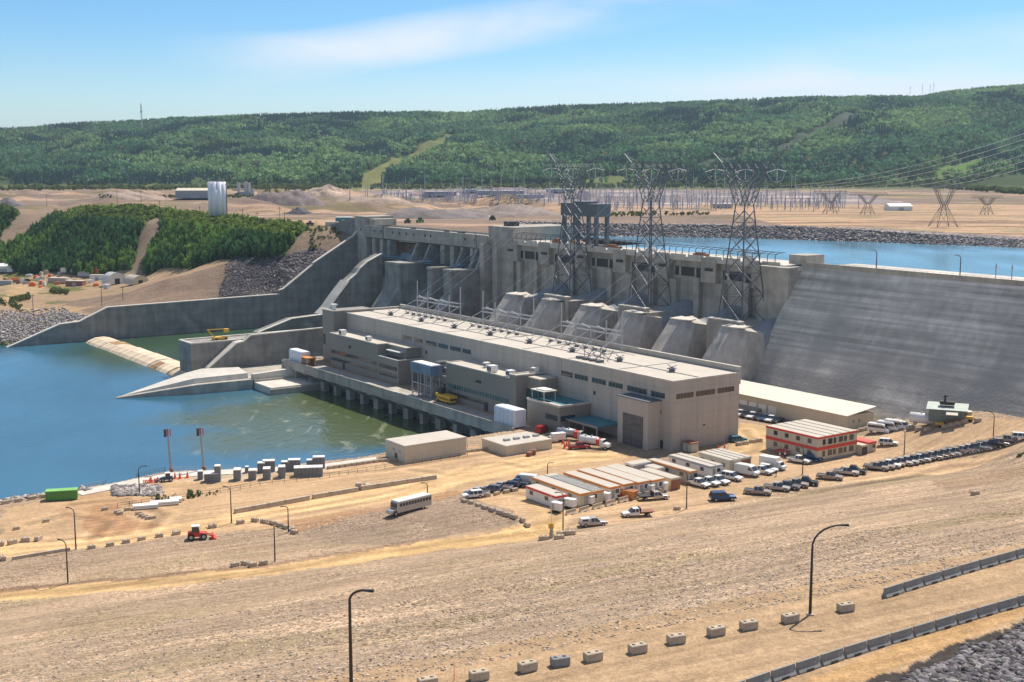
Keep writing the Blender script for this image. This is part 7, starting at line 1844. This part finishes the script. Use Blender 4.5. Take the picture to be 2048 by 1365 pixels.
def hillwood():
    n = 74000
    px = rng.uniform(-120, 2170, n); t = rng.uniform(0, 1, n) ** .85
    d = 1840 + t * 1120; x = (px - 1024) / FPX * d; y = d
    ok = (height(x, y) > 42.5) | (y > 1960)
    for P in CLEAR: ok &= ~inpoly(x, y, P)
    # thin natural openings
    ok &= ~((fbm(x / 150, y / 110, 3, 200) > .68) & (rng.random(n) < .7))
    x, y = x[ok], y[ok]; z = height(x, y); n = len(x)
    f = fbm(x / 130, y / 130, 4, 210); f2 = fbm(x / 45, y / 45, 3, 212); edge = 1 - sstep(1900, 1990, y)
    con = (fbm(x / 90, y / 90, 3, 214) + edge * .12 + rng.uniform(-.12, .12, n)) > .60
    dec = np.array([.092, .20, .092]); lite = np.array([.20, .32, .125]); dk = np.array([.026, .085, .065])
    k = sstep(.42, .62, f)[:, None]; col = dec * (1 - k) + lite * k
    col = np.where(con[:, None], dk, col) * (.72 + .56 * rng.random((n, 1))) * (.75 + .5 * f2[:, None])
    dry = rng.random(n) < .03; col[dry] = np.array([.17, .16, .08])
    b = ~con
    tv, tf = crown_template(4, 1.7, 3, 4); h = rng.uniform(8, 13, n)
    o = scatter('forest', np.c_[x, y, z][b] - [0, 0, 1.5], np.c_[rng.uniform(4.2, 7.0, n), rng.uniform(4.2, 7.0, n), h * .52][b], col[b], M_FOL, tv, tf, .12); tag(o, 'leafy forest covering the long hills behind the plateau', 'forest', kind='stuff')
    tv, tf = conifer_template(5, 3, 4); c = con
    o = scatter('conifer_forest', np.c_[x, y, z][c], np.c_[rng.uniform(4, 6, n), rng.uniform(4, 6, n), rng.uniform(12, 19, n) / 2.6][c], col[c], M_FOL, tv, tf, .12); tag(o, 'dark conifer stands among the hill forest and along its foot', 'forest', kind='stuff')
hillwood()
def bankwood():
    n = 8500; xs = [p[0] for p in BANK]; ys = [p[1] for p in BANK]
    x = rng.uniform(min(xs), max(xs), n * 3); y = rng.uniform(min(ys), max(ys), n * 3)
    ok = inpoly(x, y, BANK)
    for P in BANKGAP: ok &= ~inpoly(x, y, P)
    x, y = x[ok][:n], y[ok][:n]; z = height(x, y); n = len(x)
    f = fbm(x / 30, y / 30, 4, 220); top = sstep(30, 37, z)
    k = sstep(.45, .62, f)[:, None]
    col = np.array([.075, .19, .05]) * (1 - k) + np.array([.17, .32, .055]) * k; col = col * (1 - top[:, None] * .8) + np.array([.24, .34, .06]) * top[:, None] * .8
    col *= (.5 + .95 * rng.random((n, 1))) * np.array([1, .9, 1.05])
    tv, tf = crown_template(16, .95, 9); h = rng.uniform(4.5, 9.5, n) * (1 - .62 * top)
    o = scatter('bank_thicket', np.c_[x, y, z - .6], np.c_[rng.uniform(1.3, 2.8, n), rng.uniform(1.3, 2.8, n), h * .50], col, M_FOL, tv, tf, .12); tag(o, 'dense green thicket on the steep left bank', 'thicket', kind='stuff')
    tv, tf = conifer_template(8); m = rng.random(n) < .16
    o = scatter('bank_conifers', np.c_[x, y, z][m], np.c_[rng.uniform(2.4, 3.4, n), rng.uniform(2.4, 3.4, n), h / 2.1][m], col[m] * .6, M_FOL, tv, tf, .12); tag(o, 'dark young conifers scattered through the left bank thicket', 'thicket', kind='stuff')
bankwood()
def scrub():
    pts = []; 
    for (x0, y0, x1, y1, n, s) in ((300, 1000, 440, 985, 30, .30), (375, 994, 400, 990, 14, .6), (312, 1000, 322, 998, 8, .5), (2030, 950, 2046, 948, 10, .4), (20, 600, 60, 590, 70, 1.0), (0, 600, 45, 612, 60, .8), (100, 577, 135, 583, 60, 1.2), (380, 400, 620, 388, 200, 1.6), (620, 455, 700, 452, 60, 1), (1180, 433, 1420, 430, 120, 1.1), (200, 402, 380, 396, 160, 1.5), (1840, 372, 2048, 388, 300, 3.2), (0, 380, 700, 378, 500, 3.0), (520, 375, 720, 374, 200, 3), (1500, 376, 1860, 372, 300, 3.5), (740, 378, 1500, 374, 420, 3.4)):
        for k in range(n):
            f = random.random(); px = x0 + (x1 - x0) * f; py = y0 + (y1 - y0) * f + random.uniform(-1, 1) * (5 if y0 > 500 else 2.5)
            pts.append((px, py, s))
    V = []; 
    for px, py, s in pts:
        z0 = 0 if py > 800 else (3 if py > 560 else 41); 
        p = G(px, py, z0) if py > 405 else G(px, py, 41); V.append((p[0], p[1], s))
    V = np.array(V); z = height(V[:, 0], V[:, 1]); n = len(V); s = V[:, 2]
    tv, tf = crown_template(8, 1.1, 12)
    c = np.array([.12, .15, .045]) * (.6 + .8 * rng.random((n, 1)))
    o = scatter('scrub', np.c_[V[:, :2], z - .3 * s], np.c_[s, s, s * .9] * rng.uniform(.6, 1.3, (n, 1)), c, M_FOL, tv, tf, .12); tag(o, 'low green scrub along verges and at the foot of the hills', 'scrub', kind='stuff')
    # weeds on the gravel slope
    n = 420; q = rng.uniform(100, 205, n); w_ = rng.uniform(-110, 60, n) ; x = w_ * .891 - q * .454; y = w_ * .454 + q * .891; ok = fbm(w_ / 22, q / 10, 3, 231) > .60; x, y = x[ok], y[ok]; n = len(x)
    tv, tf = crown_template(3, 1.0, 14)
    o = scatter('weeds', np.c_[x, y, height(x, y) - .05], np.c_[rng.uniform(.10, .30, n), rng.uniform(.10, .30, n), rng.uniform(.06, .16, n)], np.array([.17, .16, .06]) * (.6 + .6 * rng.random((n, 1))), M_FOL, tv, tf, .12); tag(o, 'sparse dry weeds on the gravel slope', 'weeds', kind='stuff')
scrub()
def rocks():
    RV = IV * (1 + np.random.default_rng(4).uniform(-.32, .32, (12, 1))) * [1.25, .8, .75]
    def put_(name, x, y, size, base, label, dz=0.0):
        n = len(x); z = height(x, y) + dz
        c = np.array(base) * (.35 + 1.3 * rng.random((n, 1)) ** 1.5) * (1 + rng.uniform(-.06, .06, (n, 3)))
        s = size[:, None] * rng.uniform(.6, 1.3, (n, 3)) * [1, 1, .8]
        o = scatter(name, np.c_[x, y, z], s, c, M_ROCK, RV, IF, .30); tag(o, label, 'rock', kind='stuff')
    # near corner riprap
    n = 20000; q = rng.uniform(55, 79, n); w_ = rng.uniform(55, 112, n); e = fbm(w_ / 3, q * 0, 3, 240) * 2; ok = q < 71.4 + .195 * (w_ - 69) - e
    q, w_ = q[ok], w_[ok]; put_('riprap', w_ * .891 - q * .454, w_ * .454 + q * .891, rng.uniform(.10, .44, len(q)), (.165, .15, .155), 'dark angular rocks of the road shoulder in the near right corner')
    # pebbles on the slope crest
    n = 34000; q = 89 + 75 * rng.random(n) ** 1.6; w_ = rng.uniform(-60, 120, n); ok = rng.random(n) < .25 + fbm(w_ / 12, q / 5, 3, 260); q, w_ = q[ok], w_[ok]
    put_('cobbles', w_ * .891 - q * .454, w_ * .454 + q * .891, rng.uniform(.04, .15, len(q)), (.42, .34, .27), 'small cobbles strewn over the upper gravel slope')
    # near shore
    A_ = SH[1:5]; P = []
    for k in range(1500):
        f = random.random() * (len(A_) - 1); i = int(f); p = np.array(A_[i]) * (1 - f + i) + np.array(A_[i + 1]) * (f - i); P.append((p[0] + random.gauss(0, 1.6), p[1] + random.uniform(-1.5, 9)))
    for k in range(900):
        p = UT(random.uniform(228, 320), 990 - random.random() * 20 + 2); P.append((p[0], p[1]))
    P = np.array(P); put_('shore_riprap', P[:, 0], P[:, 1], rng.uniform(.3, .9, len(P)), (.33, .29, .27), 'broken rock along the near river shore', .05)
    # far left shore and reservoir bank
    n = 5500; px = rng.uniform(-60, 180, n); x_, y_ = [], []
    for k in range(n):
        p = G(px[k], random.uniform(634, 684), -2 if random.random() < .5 else -.5); x_.append(p[0]); y_.append(p[1])
    x_, y_ = np.array(x_), np.array(y_); h_ = height(x_, y_); ok = (h_ > -9) & (h_ < 3); put_('far_shore_riprap', x_[ok], y_[ok], rng.uniform(.3, .75, ok.sum()), (.30, .27, .26), 'broken rock along the far left shore', .1)
    n = 17000; k = rng.uniform(0, len(RES_FAR) - 1.001, n); i = k.astype(int); f = (k - i)[:, None]; RF = np.array(RES_FAR); p = RF[i] * (1 - f) + RF[i + 1] * f
    u_ = rng.uniform(-18, 5, n); nrm = np.array([.35, .94]); x_, y_ = p[:, 0] + nrm[0] * u_, p[:, 1] + nrm[1] * u_
    put_('reservoir_riprap', x_, y_, rng.uniform(.3, .85, n), (.36, .31, .29), 'grey broken rock along the far reservoir bank', .1)
    n = 13000; P = [FZ(*p, z)[:2] for p, z in (((430, 602), 7), ((475, 522), 22), ((600, 500), 31), ((650, 500), 33), ((566, 586), 8))]; P = [W(*p)[:2] for p in P]
    x_ = rng.uniform(min(p[0] for p in P), max(p[0] for p in P), n); y_ = rng.uniform(min(p[1] for p in P), max(p[1] for p in P), n); ok = inpoly(x_, y_, P); put_('fill_riprap', x_[ok], y_[ok], rng.uniform(.18, .48, ok.sum()), (.155, .14, .145), 'dark rock facing on the fill slope beside the training wall', .05)
rocks()

# ================================================================ AIR
hzm = bpy.data.materials.new('thin haze'); hzm.use_nodes = True
nt_ = hzm.node_tree; nt_.nodes.clear(); vo_ = nt_.nodes.new('ShaderNodeVolumePrincipled'); vo_.inputs['Color'].default_value = (.62, .80, 1, 1); vo_.inputs['Density'].default_value = 6e-5; vo_.inputs['Anisotropy'].default_value = .2
ou = nt_.nodes.new('ShaderNodeOutputMaterial'); nt_.links.new(vo_.outputs[0], ou.inputs['Volume'])
mb = MB(); mb.box(-9000, 9000, -200, 12500, -40, 420); hb = obj('haze', mb, hzm); tag(hb, kind='stuff')
